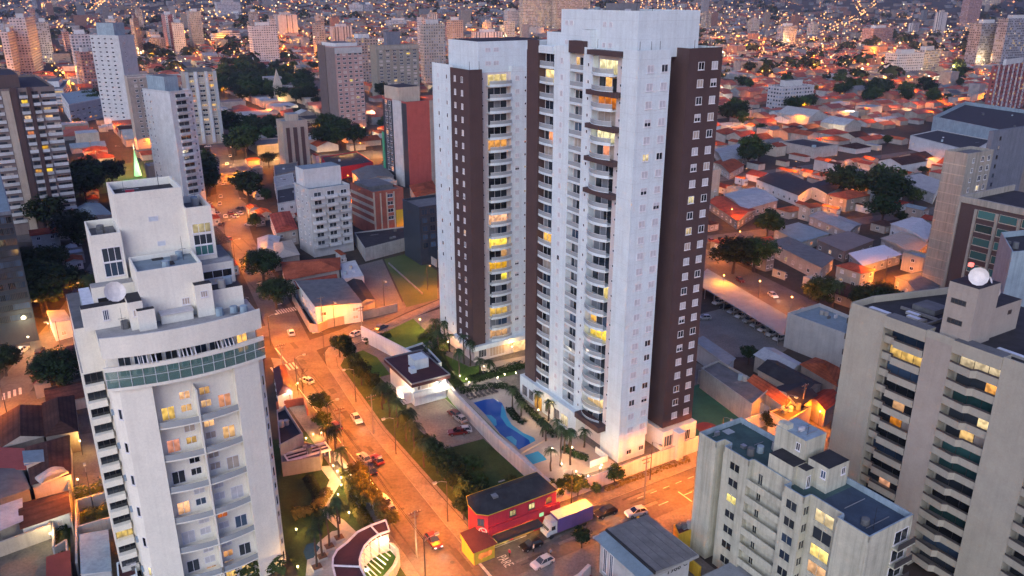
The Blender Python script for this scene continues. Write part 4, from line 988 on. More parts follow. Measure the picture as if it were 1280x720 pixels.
for i in range(46):
    v = rp.uniform(90, 330); f = [k for k in range(len(MAIN) - 1) if MAIN[k][1] <= v < MAIN[k + 1][1]][0]; a, b = MAIN[f], MAIN[f + 1]
    u = a[0] + (b[0] - a[0]) * (v - a[1]) / (b[1] - a[1]) + rp.uniform(-3.6, 3.0); k = rp.random()
    if k < .35: m.prism([(u + .4 * math.cos(t_ * .7854), v + .4 * math.sin(t_ * .7854)) for t_ in range(8)], .0045, .0075, 'metal_dark')
    elif k < .7: m.box(u, v, .0045, u + rp.uniform(.6, 1.6), v + rp.uniform(2, 7), .0070 + i * .0003, 'asphalt_patch')
    else: m.box(u, v, .0045, u + rp.uniform(.25, .4), v + rp.uniform(8, 22), .0070 + i * .0003, 'asphalt_patch')
for i in range(24):
    u, v = rp.uniform(55, 128), rp.uniform(93, 100); m.box(u, v, .0125, u + rp.uniform(1, 7), v + rp.uniform(.3, 1.0), .0150 + i * .0003, 'asphalt_patch' if i % 3 else 'pavement')
setting('road_patches', m)
def flat_text(name, txt, size, u, v, z, rz, mat, ext=.004, tilt=0.0, parent=None, loc=None):
    c = bpy.data.curves.new(name, 'FONT'); c.body = txt; c.size = size; c.extrude = ext; c.align_x = 'CENTER'; c.align_y = 'CENTER'
    tmp = bpy.data.objects.new(name, c); me = bpy.data.meshes.new_from_object(tmp); me.name = name
    bpy.data.objects.remove(tmp); me.materials.clear(); me.materials.append(M[mat])
    o = bpy.data.objects.new(name, me); COL.objects.link(o)
    if parent is None: o.location = W(u, v, z); o.rotation_euler = (tilt, 0, GRID + rz)
    else: o.parent = parent; o.location = loc; o.rotation_euler = (tilt, 0, rz)
    return o
o = flat_text('road_lettering', 'PARE', 1.5, 57.2, 96.4, .02, R(-90), 'road_paint'); o.scale = (.9, 1.7, 1); o['kind'] = 'structure'

# ---------------------------------------------------------------- buildings set out from the corners of their roofs
def ccw(p):
    a = sum(p[i][0] * p[(i + 1) % len(p)][1] - p[(i + 1) % len(p)][0] * p[i][1] for i in range(len(p)))
    return p if a > 0 else p[::-1]
def edge_windows(t, pts, zs, w, h, gap, st, name='window', frame='frame_white', skip=(), bars=1, edges=None, margin=1.2, sill=True, parts=False):
    ws = []; ou, ov = uv_of(t.location.x, t.location.y); rot = t.rotation_euler.z - GRID
    for i in range(len(pts)):
        if edges is not None and i not in edges: continue
        a, b = pts[i], pts[(i + 1) % len(pts)]; dx, dy = b[0] - a[0], b[1] - a[1]; ln = math.hypot(dx, dy)
        if ln < w + 2 * margin: continue
        mx, my = (a[0] + b[0]) / 2, (a[1] + b[1]) / 2; nx, ny = dy / ln, -dx / ln
        c, s = math.cos(rot), math.sin(rot)
        if (nx * c - ny * s) * (ou + mx * c - my * s) + (nx * s + ny * c) * (ov + mx * s + my * c) > 0: continue
        n = max(1, int((ln - 2 * margin + gap) / (w + gap)))
        for k in range(n):
            f = (margin + w / 2 + (ln - 2 * margin - w) * (k / (n - 1) if n > 1 else .5)) / ln
            for z in zs: ws.append((a[0] + dx * f, a[1] + dy * f, z, math.atan2(dy, dx), w, h, pick(st)))
    if ws: windows(t, ws, name, frame, parts, bars, sill)
HW = [('glass', 7), ('curtain', 2), ('shutter', 2), ('lit_warm', 1), ('lit_orange', .6)]
def block(label, cat, pts, z, wall, roof, kind='flat', rh=2.0, name='house', win=None, par=.6, group=None, pix=True, extra=None, base=0.0):
    """pts: roof corners as photo pixels at height z (or u, v when pix is False)"""
    P = ccw([gp(x, y, z) for x, y in pts] if pix else list(pts))
    cu, cv = sum(p[0] for p in P) / len(P), sum(p[1] for p in P) / len(P)
    t = thing(name, label, cat, cu, cv, base, 0, group); q = [(a - cu, b - cv) for a, b in P]
    reserve(min(p[0] for p in P), min(p[1] for p in P), max(p[0] for p in P), max(p[1] for p in P))
    z -= base
    obj('wall', MB().prism(q, 0, z, wall, roof if kind == 'flat' else wall), t)
    if kind == 'flat':
        if par:
            p = MB()
            for i in range(len(q)):
                a, c = q[i], q[(i + 1) % len(q)]; dx, dy = c[0] - a[0], c[1] - a[1]; ln = math.hypot(dx, dy) or 1; nx, ny = -dy / ln * .22, dx / ln * .22
                p.prism([a, c, (c[0] + nx, c[1] + ny), (a[0] + nx, a[1] + ny)], z + .003, z + par + .003 * i, wall)
            obj('parapet', p, t)
        ax = [p_[0] for p_ in q]; ay = [p_[1] for p_ in q]
        clutter(t, min(ax) * .5, min(ay) * .5, max(ax) * .5, max(ay) * .5, z + .003, 4, int(abs(cu * 3 + cv)))
    else:
        r = MB(); o_ = 1 + .5 / max(3, min(math.hypot(a, b) for a, b in q))
        e = [(a * o_, b * o_) for a, b in q]
        if len(e) == 4:
            l0 = math.hypot(e[1][0] - e[0][0], e[1][1] - e[0][1]); l1 = math.hypot(e[2][0] - e[1][0], e[2][1] - e[1][1])
            if l0 < l1: e = e[1:] + e[:1]; q = q[1:] + q[:1]
            A, B, C_, D = [(*p, z + .02) for p in e]
            f = {'gable': 0.0, 'hip': .5 * min(l0, l1) / max(l0, l1), 'shed': 0.0}[kind]
            mid = lambda p, s: ((p[0] + s[0]) / 2, (p[1] + s[1]) / 2)
            m0, m1 = mid(A, D), mid(B, C_)
            lerp = lambda p, s, k: (p[0] + (s[0] - p[0]) * k, p[1] + (s[1] - p[1]) * k)
            r0, r1 = (*lerp(m0, m1, f), z + rh), (*lerp(m1, m0, f), z + rh)
            if kind == 'shed': r.poly([(A[0], A[1], A[2]), B, (C_[0], C_[1], z + rh), (D[0], D[1], z + rh)], roof)
            else: r.poly([A, B, r1, r0], roof); r.poly([C_, D, r0, r1], roof)
            if kind == 'hip': r.poly([B, C_, r1], roof); r.poly([D, A, r0], roof)
            if kind == 'gable': r.poly([B, C_, r1], wall); r.poly([D, A, r0], wall)
            if kind == 'shed': r.poly([B, (C_[0], C_[1], z), (C_[0], C_[1], z + rh)], wall); r.poly([A, (D[0], D[1], z + rh), (D[0], D[1], z)], wall); r.poly([(C_[0], C_[1], z), (D[0], D[1], z), (D[0], D[1], z + rh), (C_[0], C_[1], z + rh)], wall)
        else:
            for i in range(len(e)): r.poly([(*e[i], z + .02), (*e[(i + 1) % len(e)], z + .02), (0, 0, z + rh)], roof)
        obj('roof', r, t)
    if win: edge_windows(t, ccw(q), *win)
    if extra: extra(t, q, z)
    return t
def wall_px(label, pts, h, th=.3, mat='pool_wall', pix=True, name='boundary_wall', cat='wall', group=None, cap=None):
    P = [gp(x, y) for x, y in pts] if pix else pts
    cu, cv = P[0]; mb = MB()
    for a, b in zip(P, P[1:]):
        dx, dy = b[0] - a[0], b[1] - a[1]; ln = math.hypot(dx, dy) or 1; nx, ny = -dy / ln * th / 2, dx / ln * th / 2
        q = [(a[0] - nx - cu, a[1] - ny - cv), (b[0] - nx - cu, b[1] - ny - cv), (b[0] + nx - cu, b[1] + ny - cv), (a[0] + nx - cu, a[1] + ny - cv)]
        mb.prism(q, 0, h, mat, cap or mat)
    return solid(name, mb, label, cat, cu, cv, 0, 0, group)
def area(name, pts, z, m, pix=True, keep=False):
    P = ccw([gp(x, y, z) for x, y in pts] if pix else list(pts))
    if keep: reserve(min(p[0] for p in P), min(p[1] for p in P), max(p[0] for p in P), max(p[1] for p in P), 0)
    mb = MB(); mb.poly([(a, b, z) for a, b in P], m)
    return setting(name, mb)

# ---- the tower compound
area('compound_ground', [(56.4, 105.5), (140, 105.5), (140, 160), (120, 211), (90, 204.5), (72, 196), (64, 193), (61, 190), (59.3, 184), (56.7, 148)], .10, 'pavement', False)
area('lawn', [(57.2, 108), (73.4, 107.2), (73.6, 133), (64.0, 133.6), (63.0, 150), (66, 156), (66, 172), (62.6, 188), (60.0, 184), (57.4, 148)], .114, 'grass', False)
area('lawn', [(64.5, 172.5), (69.0, 172.5), (70, 184), (68.5, 190), (63.5, 189)], .118, 'lawn', False)
area('car_park', [(64.0, 134.2), (73.7, 133.4), (74.0, 152.4), (64.4, 152.6)], .122, 'sand_lot', False)
area('lawn', [(76, 158), (97, 156), (97, 164.5), (88, 166), (84, 186), (79, 190), (78.5, 165)], .126, 'lawn', False)
area('lawn', [(75.4, 172), (88.4, 189), (89.5, 203.5), (72.5, 195.6)], .130, 'lawn', False)
area('terrace', [(89, 160.5), (104, 157), (106, 164), (91, 165.8)], .132, 'deck', False)
area('pool_terrace', [(74.6, 111), (92.0, 110), (91.0, 135), (91.0, 158.5), (74.8, 158.5)], .128, 'deck', False)
area('lawn', [(74.7, 111.5), (76.0, 111.5), (77.6, 134), (79.0, 158), (74.9, 158)], .134, 'lawn', False)
z8 = lambda x, y: (560 + x / 6.4, 480 + y / 6.4)
pool = [(205, 150), (290, 125), (360, 115), (430, 150), (455, 200), (470, 260), (510, 325), (600, 390), (690, 430), (712, 490), (640, 515), (570, 530), (540, 495), (420, 400), (300, 245)]
area('pool_coping', [z8(x + (x - 460) * .06, y + (y - 320) * .08) for x, y in pool], .137, 'pale_concrete')
area('pool', [z8(*p) for p in pool], .142, 'pool_water')
area('pool_shallows', [z8(*p) for p in ((430, 165), (455, 200), (470, 260), (510, 325), (600, 390), (690, 430), (710, 488), (665, 505), (650, 450), (560, 390), (470, 335), (420, 260))], .147, 'pool_shallow')
area('pool_shallows', [z8(*p) for p in ((300, 245), (345, 250), (385, 285), (390, 330), (370, 335))], .147, 'pool_shallow')
area('pool_shallows', [z8(*p) for p in ((462, 425), (510, 415), (550, 450), (545, 492), (530, 485))], .147, 'pool_shallow')
area('paddling_pool', [z8(*p) for p in ((612, 572), (720, 537), (765, 575), (792, 605), (680, 642))], .142, 'pool_shallow')
mb = MB(); mb.box(0, 0, 0, 9.2, 1.1, .42, 'deck'); solid('footbridge', mb, 'narrow pale footbridge between the blue pool and the paddling pool', 'footbridge', *gp(*z8(560, 580)), .13, R(14))
for i, (x, y) in enumerate(((170, 120), (205, 110), (240, 103), (275, 96), (310, 84), (345, 75), (375, 66))):
    if i == 0:
        m = MB(); m.box(-.35, -.9, .3, .35, .5, .38, 'frame_dark'); seat = m; sl = thing('sun_lounger', 'dark sun lounger in the row at the far end of the pool', 'sun lounger', *gp(*z8(x, y)), .13, R(10), 'sun loungers by the pool')
        obj('seat', m, sl); m = MB(); m.poly([(-.35, .5, .38), (.35, .5, .38), (.35, 1.0, .8), (-.35, 1.0, .8)], 'frame_dark'); obj('backrest', m, sl)
        for sx, sy in ((-.3, -.8), (.3, -.8), (-.3, .4), (.3, .4)): m = MB(); m.box(sx - .03, sy - .03, 0, sx + .03, sy + .03, .3, 'frame_dark'); obj('leg', m, sl)
    else: dup(sl, *gp(*z8(x, y)), .13, R(10))
wall_px('long pale boundary wall between the blue pool and the parking lot', [(77.8, 164), (75.6, 150), (74.1, 128), (74.0, 106.1)], 3.3, .9, 'pool_wall', False)
t = wall_px('tall pale wall along the orange cross street below the tallest tower', [(73.6, 105.5), (103.2, 105.5)], 3.2, .35, 'pool_wall', False)
t = thing('wall_pillar', 'square white pillar standing in the wall beside the cross street', 'pillar', 103.2, 104.6); m = MB(); m.box(0, 0, 0, 1.7, 1.8, 6.4, 'pool_wall'); obj('shaft', m, t); m = MB(); m.box(-.1, -.1, 6.404, 1.8, 1.9, 6.6, 'white'); obj('cap', m, t)
wall_px('pale wall continuing right of the white pillar toward the green court', [(105.0, 105.5), (131.0, 105.5)], 3.6, .35, 'pool_wall', False)
wall_px('low pale wall of the planted terrace at the corner of the tallest tower', [(86.5, 112), (91, 112), (91, 116)], 1.5, .25, 'white', False)
# gatehouse
t = thing('gatehouse', 'white gatehouse with a flat dark maroon roof and a white tank box on it', 'gatehouse', 66.4, 153.0)
m = MB(); m.box(.8, 1.0, 0, 9.0, 15.2, 5.6, 'white'); m.box(.2, .2, 2.6, 9.4, .998, 3.8, 'white'); m.box(-1.2, 3, 0, .798, 7, 3.0, 'white'); obj('wall', m, t)
m = MB(); m.box(-.3, -.2, 5.604, 9.6, 16, 6.4, 'maroon'); m.parapet(-.3, -.2, 9.6, 16, 6.404, 6.75, .15, 'metal_grey'); obj('roof', m, t)
m = MB(); m.box(3.6, 6.4, 6.404, 7.2, 10.2, 8.9, 'white'); m.box(2.0, 5.0, 6.404, 3.4, 6.6, 7.6, 'white'); obj('tank_box', m, t)
windows(t, [(4.4, 1.0, 3.9, '-y', 3.8, 1.4, 'curtain'), (2.0, 1.0, 4.0, '-y', .8, 1.0, 'glass')], 'window'); lamp('gate_lamp', t, (7.5, -.6, 4.6), 380, PALE); lamp('gate_lamp', t, (-2.2, 4, 3.4), 300, PALE)
m = MB(); m.box(7.2, .02, 4.3, 7.8, .18, 4.8, 'lamp_white'); m.box(-1.5, 3.6, 2.9, -1.24, 4.2, 3.3, 'lamp_white'); obj('wall_lamp', m, t)
# lobby block behind it, green hedged
block('low dark roofed service block behind the gatehouse with a white rim', 'service block', [(507, 437), (528, 430), (536, 438), (552, 455), (530, 462)], 3.6, 'white', 'roof_dark', par=.5, name='service_block')
wall_px('tall pink lit wall leading from the cross road to the gatehouse', [(70.8, 196.4), (76.2, 170.5)], 4.4, .4, 'white', False)
# sports court
area('sports_court', [(112.5, 106), (131.5, 106), (131.5, 128), (112.5, 128)], .136, 'court_green', False)
m = MB(); m.prism([(2.4 * math.cos(i * math.pi / 12), 2.4 * math.sin(i * math.pi / 12)) for i in range(24)], 0, .006, 'court_red'); setting('court_circle', m, 118.2, 111.4, .14)
t = thing('court_wall', 'grey court wall painted with three black athletes', 'wall', 131.6, 106)
m = MB(); m.box(0, 0, 0, .3, 22.5, 3.8, 'pale_concrete'); obj('wall', m, t)
def figure(pts, w):
    mb = MB()
    for a, b in pts: mb.tube((-.02, a[0], a[1]), (-.02, b[0], b[1]), w, w * .8, 'silhouette', 6)
    return mb
for y, ps in ((14.2, [((0, 1.3), (0.05, 2.2)), ((0, 1.3), (-.25, .45)), ((0, 1.3), (.25, .5)), ((.05, 2.1), (.4, 2.8)), ((.05, 2.1), (-.3, 1.6)), ((.05, 2.5), (.05, 2.75))]), (9.6, [((0, 1.4), (.2, 2.2)), ((0, 1.4), (-.5, .7)), ((0, 1.4), (.4, .6)), ((.2, 2.1), (.7, 2.0)), ((.2, 2.1), (-.3, 2.3)), ((.26, 2.45), (.3, 2.7))]), (5.0, [((0, 1.3), (-.1, 2.1)), ((0, 1.3), (-.4, .5)), ((0, 1.3), (.5, .9)), ((-.1, 2.0), (.4, 1.7)), ((-.1, 2.0), (-.5, 2.6)), ((-.12, 2.35), (-.14, 2.6))])):
    o = obj('painted_athlete', figure(ps, .15), t, (-.0, y, .35))

# ---- red corner shop
def red_shop():
    t = thing('corner_shop', 'bright red corner shop with a black roof and a yellow annexe at the street corner', 'shop', 55.0, 100.3)
    B = [(1.4, .3), (15.4, .3), (15.4, 6.8), (1.0, 6.8), (0, 4.4), (0, 1.6)]
    m = MB(); m.prism(B, 0, 7.0, 'red_paint'); obj('wall', m, t)
    m = MB(); m.prism([(1.2, -.1), (16.0, -.1), (16.0, .296), (1.4, .296)], 3.2, 4.4, 'red_paint'); obj('fascia', m, t)
    m = MB(); E_ = [(1.3, .1), (15.6, .1), (15.6, 7.0), (.8, 7.0), (-.2, 4.5), (-.2, 1.5)]
    rg = [(3.2, 4.0, 8.4), (14.4, 4.0, 8.4)]
    for i in range(6):
        a, b = E_[i], E_[(i + 1) % 6]
        near = [rg[0] if p[0] < 3 else rg[1] for p in (a, b)]
        pts = [(*a, 7.02), (*b, 7.02), near[1]] + ([near[0]] if near[0] != near[1] else [])
        m.poly(pts, 'roof_dark')
    for a, b in zip(E_, E_[1:] + E_[:1]): m.tube((*a, 7.0), (*b, 7.0), .07, .07, 'yellow_paint', 4)
    obj('roof', m, t)
    windows(t, [(6.3, .3, 5.0, '-y', 1.3, 1.2, 'lit_pale'), (10.2, .3, 5.0, '-y', 1.3, 1.2, 'lit_pale'), (13.8, .3, 5.0, '-y', 1.2, 1.1, 'lit_orange'), (.45, 1.2, 4.6, math.atan2(-1.3, 1.4), 1.2, 1.4, 'glass_blue')], 'window', frame='frame_dark')
    m = MB(); m.prism([(math.cos(i * math.pi / 10) * .75, math.sin(i * math.pi / 10) * .75) for i in range(20)], 0, .06, 'road_paint'); m.prism([(math.cos(i * math.pi / 10) * .55, math.sin(i * math.pi / 10) * .55) for i in range(20)], .064, .09, 'red_paint')
    for a in (0, 2.1, 4.2): m.tube((0, 0, .1), (.5 * math.cos(a), .5 * math.sin(a), .1), .07, .07, 'road_paint', 4)
    o = obj('round_sign', m, t); o.rotation_euler = (R(90), 0, math.atan2(-1.3, 1.4)); o.location = (.66, .88, 3.6)
    m = MB(); m.box(-2.8, -2.2, 0, 1.2, 2.2, 2.7, 'yellow_paint'); obj('annexe', m, t)
    m = MB(); m.poly([(-3.1, -2.5, 2.72), (1.7, -2.4, 2.72), (1.2, 2.4, 3.9), (-3.0, 2.4, 3.7)], 'maroon'); m.poly([(-3.0, 2.4, 2.7), (-3.1, -2.5, 2.72), (-3.0, 2.4, 3.7)], 'yellow_paint'); obj('annexe_roof', m, t)
    m = MB(); m.box(-1.9, -2.24, .9, .6, -2.202, 1.9, 'lit_orange'); obj('serving_window', m, t)
    m = MB(); m.box(1.9, -1.9, 2.6, 11.2, -.102, 2.8, 'frame_dark'); m.box(1.9, -1.95, 2.3, 11.2, -1.91, 2.75, 'roof_dark'); obj('awning', m, t)
    for x0, x1, mt in ((2.4, 5.6, 'lit_yellow'), (6.4, 10.6, 'lit_orange'), (13.8, 15.2, 'glass_blue')): m = MB(); m.box(x0, .2, .1, x1, .296, 2.5, mt); obj('shop_front', m, t)
    m = MB(); m.box(11.6, -.14, 3.0, 12.5, -.102, 3.7, 'green_light'); obj('green_sign', m, t)
    m = MB(); m.tube((6.5, 4.4, 8.2), (6.5, 4.4, 10), .05, .04, 'metal_dark'); m.box(5.9, 4.3, 9.6, 7.1, 4.5, 9.7, 'metal_grey'); m.box(3.8, 2.6, 7.9, 4.8, 3.6, 8.3, 'metal_grey'); obj('antenna', m, t)
    lamp('shop_lamp', t, (4, -1.2, 2.2), 60, WARM); lamp('shop_lamp', t, (9, -1.2, 2.2), 60, WARM)
red_shop()

# ---- grey roofed house at the bottom
def grey_house():
    t = thing('office_house', 'pale house with a broad grey sheet roof and lettering on its wall, at the bottom', 'house', 68.6, 74.8)
    m = MB(); m.box(.5, .5, 0, 10.2, 11.0, 6.8, 'house_white'); obj('wall', m, t)
    m = MB(); m.poly([(2.2, -.4, 7.4), (11.0, -.6, 6.9), (11.2, 11.9, 6.9), (2.2, 11.8, 7.5)], 'concrete'); m.poly([(-.4, .2, 6.7), (1.9, -.4, 7.2), (1.9, 11.8, 7.3), (-.4, 12.0, 6.7)], 'roof_blue')
    m.box(2.0, -.4, 7.0, 2.3, 11.8, 7.52, 'roof_dark'); m.box(-.4, -.55, 6.5, 11.1, -.4, 7.0, 'pale_concrete'); m.box(11.0, -.5, 6.5, 11.2, 11.9, 6.88, 'pale_concrete'); m.box(-.4, 11.8, 6.5, 11.1, 12.0, 6.88, 'pale_concrete')
    for i in range(1, 6): m.box(2.3 + i * 1.5, -.4, 7.40 - i * .085, 2.34 + i * 1.5, 11.8, 7.48 - i * .085, 'roof_grey')
    obj('roof', m, t)
    m = MB(); m.box(10.2, 8.6, 0, 12.4, 11.4, 5.4, 'house_white', 'roof_grey'); obj('annexe', m, t)
    o = flat_text('lettering', '1966', 1.5, 0, 0, 0, 0, 'silhouette', .02, R(90), t, (6.9, .46, 5.3)); o = flat_text('lettering', 'C', 1.3, 0, 0, 0, 0, 'silhouette', .02, R(90), t, (9.3, .46, 5.4))
    windows(t, [(.5, 9.6, 1.0, '-x', .9, 4.6, 'glass_blue'), (.5, 8.0, 1.0, '-x', .9, 4.6, 'glass_blue'), (3.2, .5, 2.0, '-y', 1.4, 1.4, 'glass')], 'window')
    m = MB(); m.poly([(-9.0, -6, 3.0), (.4, -6, 3.3), (.4, 5.0, 3.3), (-4.4, 6.0, 3.0)], 'roof_grey'); m.box(-7, -5, 0, .3, 4, 2.9, 'house_white'); obj('side_roof', m, t)
    c = [(-1.2, 11.5), (-4, 10.4), (-6.2, 10.2), (-8.6, 9.8), (-10.0, 8.4), (-10.2, 6.4), (-9.2, 4.8)]
    m = MB()
    for a, b in zip(c, c[1:]):
        dx, dy = b[0] - a[0], b[1] - a[1]; ln = math.hypot(dx, dy); nx, ny = -dy / ln * .3, dx / ln * .3
        m.prism([(a[0] - nx, a[1] - ny), (b[0] - nx, b[1] - ny), (b[0] + nx, b[1] + ny), (a[0] + nx, a[1] + ny)], 0, 2.0, 'pool_wall')
    tag(link('curved_wall', m.mesh('curved_wall'), None, W(68.6, 74.8), GRID), 'low curved pale wall round a reddish yard beside the grey roofed house', 'wall')
    area('yard', [(68.6 + a, 74.8 + b) for a, b in c] + [(64, 78), (68, 84)], .138, 'court_red', False)
grey_house()
block('small maroon roofed kiosk beside the weathered block', 'kiosk', [(842, 657), (862, 652), (868, 662), (848, 670)], 3.4, 'yellow_paint', 'maroon', par=.2, name='kiosk', win=([.6], 1.2, 1.8, .6, [('lit_pale', 1)]))
m = MB(); m.box(0, 0, 0, 9, 12, 2.8, 'yellow_paint', 'metal_roof'); solid('car_port', m, 'striped metal car port roof at the foot of the weathered block', 'car port', 78.8, 62.0)
wall_px('yellow lit wall beside the grey roofed house', [(82.2, 92), (82.2, 76)], 2.4, .4, 'yellow_paint', False)

# ---- left garden and its clubhouse
area('garden', [(26, 100), (43.3, 98), (43.6, 140), (44, 156), (27, 156)], .10, 'grass', False)
area('garden_path', [(399, 583), (425, 581), (428, 600), (413, 625), (411, 640), (430, 650), (453, 672), (470, 682), (455, 692), (430, 668), (402, 642), (404, 618), (412, 600)], .112, 'deck')
area('garden_path', [(382, 720), (384, 700), (398, 678), (415, 664), (428, 662), (445, 668), (440, 690), (430, 720)], .118, 'pale_concrete')
area('pond', [(379, 690), (383, 681), (392, 678), (400, 684), (392, 697), (383, 700)], .124, 'pond')
def clubhouse():
    P = lambda x, y: (380 + x / 7.2, 620 + y / 7.2)
    ZR = 4.2
    t = thing('clubhouse', 'crescent clubhouse with dark maroon roof panels and a lit glass court', 'clubhouse', *gp(455, 690))
    o0 = gp(455, 690)
    def loc(p): a = gp(*P(*p), ZR); return (a[0] - o0[0], a[1] - o0[1])
    outer = [(735, 222), (600, 270), (480, 330), (390, 420), (300, 490), (262, 560), (258, 630), (285, 740), (330, 860)]
    inner = [(768, 318), (672, 350), (600, 395), (545, 455), (515, 520), (500, 580), (505, 640), (545, 720), (600, 800)]
    O, I = [loc(p) for p in outer], [loc(p) for p in inner]
    r, f, w_ = MB(), MB(), MB()
    for k in range(len(O) - 1):
        q = ccw([O[k], O[k + 1], I[k + 1], I[k]]); r.prism(q, ZR - .5, ZR, 'maroon', bottom=True)
        c = (sum(a for a, b in q) / 4, sum(b for a, b in q) / 4); w_.prism([(c[0] + (a - c[0]) * .86, c[1] + (b - c[1]) * .86) for a, b in q], 0, ZR - .5, 'cream')
    obj('roof', r, t); obj('wall', w_, t)
    for L_ in (O, I):
        for a, b in zip(L_, L_[1:]): f.tube((*a, ZR + .1), (*b, ZR + .1), .2, .2, 'frame_white', 4)
    for k in (0, 1, 6, 8): f.tube((*O[k], ZR + .1), (*I[k], ZR + .1), .16, .16, 'frame_white', 4)
    obj('roof_rim', f, t)
    edge = [(768, 318), (815, 370), (825, 440), (790, 520), (720, 600), (640, 670), (545, 720)]
    E2 = [loc(p) for p in edge]
    m = MB()
    for a, b in zip(E2, E2[1:]): m.prism(ccw([a, b, (b[0] + .45, b[1] - .45), (a[0] + .45, a[1] - .45)]), 0, 1.9, 'pool_wall')
    obj('court_wall', m, t)
    g_ = MB(); hub = loc((505, 600))
    for i in range(9):
        a = (E2[1][0] + (E2[5][0] - E2[1][0]) * i / 8, E2[1][1] + (E2[5][1] - E2[1][1]) * i / 8)
        k = 1 + i * 5 / 9; q = I[int(k)]; q2 = I[min(int(k) + 1, 8)]; s = (q[0] + (q2[0] - q[0]) * (k % 1), q[1] + (q2[1] - q[1]) * (k % 1))
        g_.tube((*s, ZR + .2), (*a, 1.95), .09, .09, 'frame_white', 4)
    obj('court_rafter', g_, t)
    m = MB(); m.poly([(a, b, .2) for a, b in ccw(I[:8] + E2[::-1][1:-1])], 'lawn'); obj('court_floor', m, t)
    for p in ((700, 360), (620, 520), (580, 640), (700, 520)): a = loc(p); lamp('court_lamp', t, (a[0], a[1], 2.6), 40, (1, .85, .45))
    m = MB()
    for p in ((740, 340), (560, 610)): a = loc(p); m.box(a[0] - .3, a[1] - .3, 2.9, a[0] + .3, a[1] + .3, 3.1, 'lamp_white')
    obj('ceiling_lamp', m, t)
clubhouse()
lamp('wall_lamp_light', None, W(30.5, 103.5, 2.2), 260, (1, .8, .35)); lamp('wall_lamp_light', None, W(44.6, 103, 3.0), 200, (1, .8, .35))
wall_px('white garden wall between the clubhouse garden and the main street', [(43.9, 117.5), (43.9, 141), (43.2, 141.2)], 2.0, .45, 'pool_wall', False)
# pergola, planters and terrace of the cream tower
t = thing('pergola', 'white pergola with dark slats over the garden terrace', 'pergola', *gp(360, 577, 3.2))
m = MB()
for x in (0, 8.6):
    m.box(x, 0, 2.9, x + .3, 3.6, 3.2, 'frame_white')
m.box(.302, 0, 2.9, 8.598, .25, 3.2, 'frame_white'); m.box(.302, 3.35, 2.9, 8.598, 3.6, 3.2, 'frame_white'); obj('frame', m, t)
m = MB()
for i in range(5): m.box(.3, .45 + i * .6, 3.0, 8.6, .75 + i * .6, 3.15, 'roof_dark' if i % 2 else 'shutter')
obj('slats', m, t)
for x in (.05, 8.4):
    for y in (.05, 3.4): m = MB(); m.box(x, y, 0, x + .18, y + .18, 2.9, 'frame_white'); obj('post', m, t)
for i, (x, y) in enumerate(((308, 715), (334, 640), (372, 585), (416, 545))):   # unused beds keep the lawn uneven
    pass
P72 = lambda x, y: (380 + x / 7.2, 620 + y / 7.2)
PLANTERS = [P72(318, 395), P72(230, 475), P72(165, 565), P72(120, 660)]
for i, (x, y) in enumerate(PLANTERS):
    u, v = gp(x, y); m = MB(); m.box(-.75, -.75, 0, .75, .75, .5, 'pale_concrete', 'wood')
    solid('planter', m, 'square planter at the foot of a palm on the white clubhouse terrace', 'planter', u, v, .11, 0, 'square palm planters on the clubhouse terrace')

# ---- left of the main street, behind the cream tower
block('maroon roofed house with a floodlit front beside the main street', 'house', [(342, 462), (356, 457), (365, 487), (347, 494)], 4.0, 'house_white', 'maroon', 'hip', 1.4, win=([1.0], 1.2, 1.2, 1.5, HW))
block('flat black roofed building with a grey rim beside the cream tower', 'building', [(346, 516), (357, 511), (379, 545), (350, 560)], 5.0, 'pale_concrete', 'roof_dark', par=.7, name='building')
wall_px('brick coloured yard wall below the floodlit house', [(346, 512), (381, 506), (385, 520)], 2.0, .3, 'brick')
block('small terrace with tiled roof and string of lamps right of the cream tower', 'terrace house', [(351, 563), (376, 552), (402, 560), (400, 572), (352, 580)], 3.0, 'house_wall', 'roof_grey', name='house', par=.3)
# ---- bottom left houses, courts and sheds
def bl(*a, **k): return block(*a, **k)
area('yard', [(0, 500), (110, 470), (180, 720), (0, 720)], .02, 'dirt')
bl('low dark tiled house at the left edge below the orange street', 'house', [(0, 522), (52, 508), (54, 545), (0, 560)], 4, 'house_wall', 'tile_dark', 'gable', 1.6)
bl('dark tiled house with a pale chimney left of the cream tower', 'house', [(53, 505), (92, 495), (97, 538), (57, 545)], 5, 'house_wall', 'tile_dark', 'hip', 1.8)
bl('bright red tin roofed shed at the left edge', 'shed', [(0, 563), (30, 562), (31, 586), (0, 588)], 4, 'house_wall', 'brick_red', 'shed', .5, name='shed')
bl('grey sheet roofed shed at the left edge below the red one', 'shed', [(0, 590), (26, 588), (36, 610), (0, 626)], 4, 'concrete', 'roof_grey', 'shed', .7, name='shed')
bl('dark tiled house with sheets on its roof in the bottom left yard', 'house', [(32, 560), (86, 545), (88, 592), (40, 605)], 4.2, 'house_wall', 'tile_dark', 'hip', 1.5)
bl('pale blue tin lean-to roof in the bottom left yard', 'lean-to', [(30, 566), (54, 563), (55, 576), (32, 579)], 5.4, 'pale_concrete', 'roof_blue', 'shed', .3, name='lean_to')
bl('white sheet roofed shed at the bottom left edge', 'shed', [(0, 636), (26, 625), (27, 650), (0, 664)], 4, 'concrete', 'metal_roof', 'shed', .4, name='shed')
bl('low grey tiled house with slatted front in the bottom left', 'house', [(27, 630), (84, 615), (86, 640), (28, 660)], 3.2, 'house_white', 'tile_dark', 'gable', 1.2, win=([.8], 1.6, 1.4, .8, HW))
m = MB()
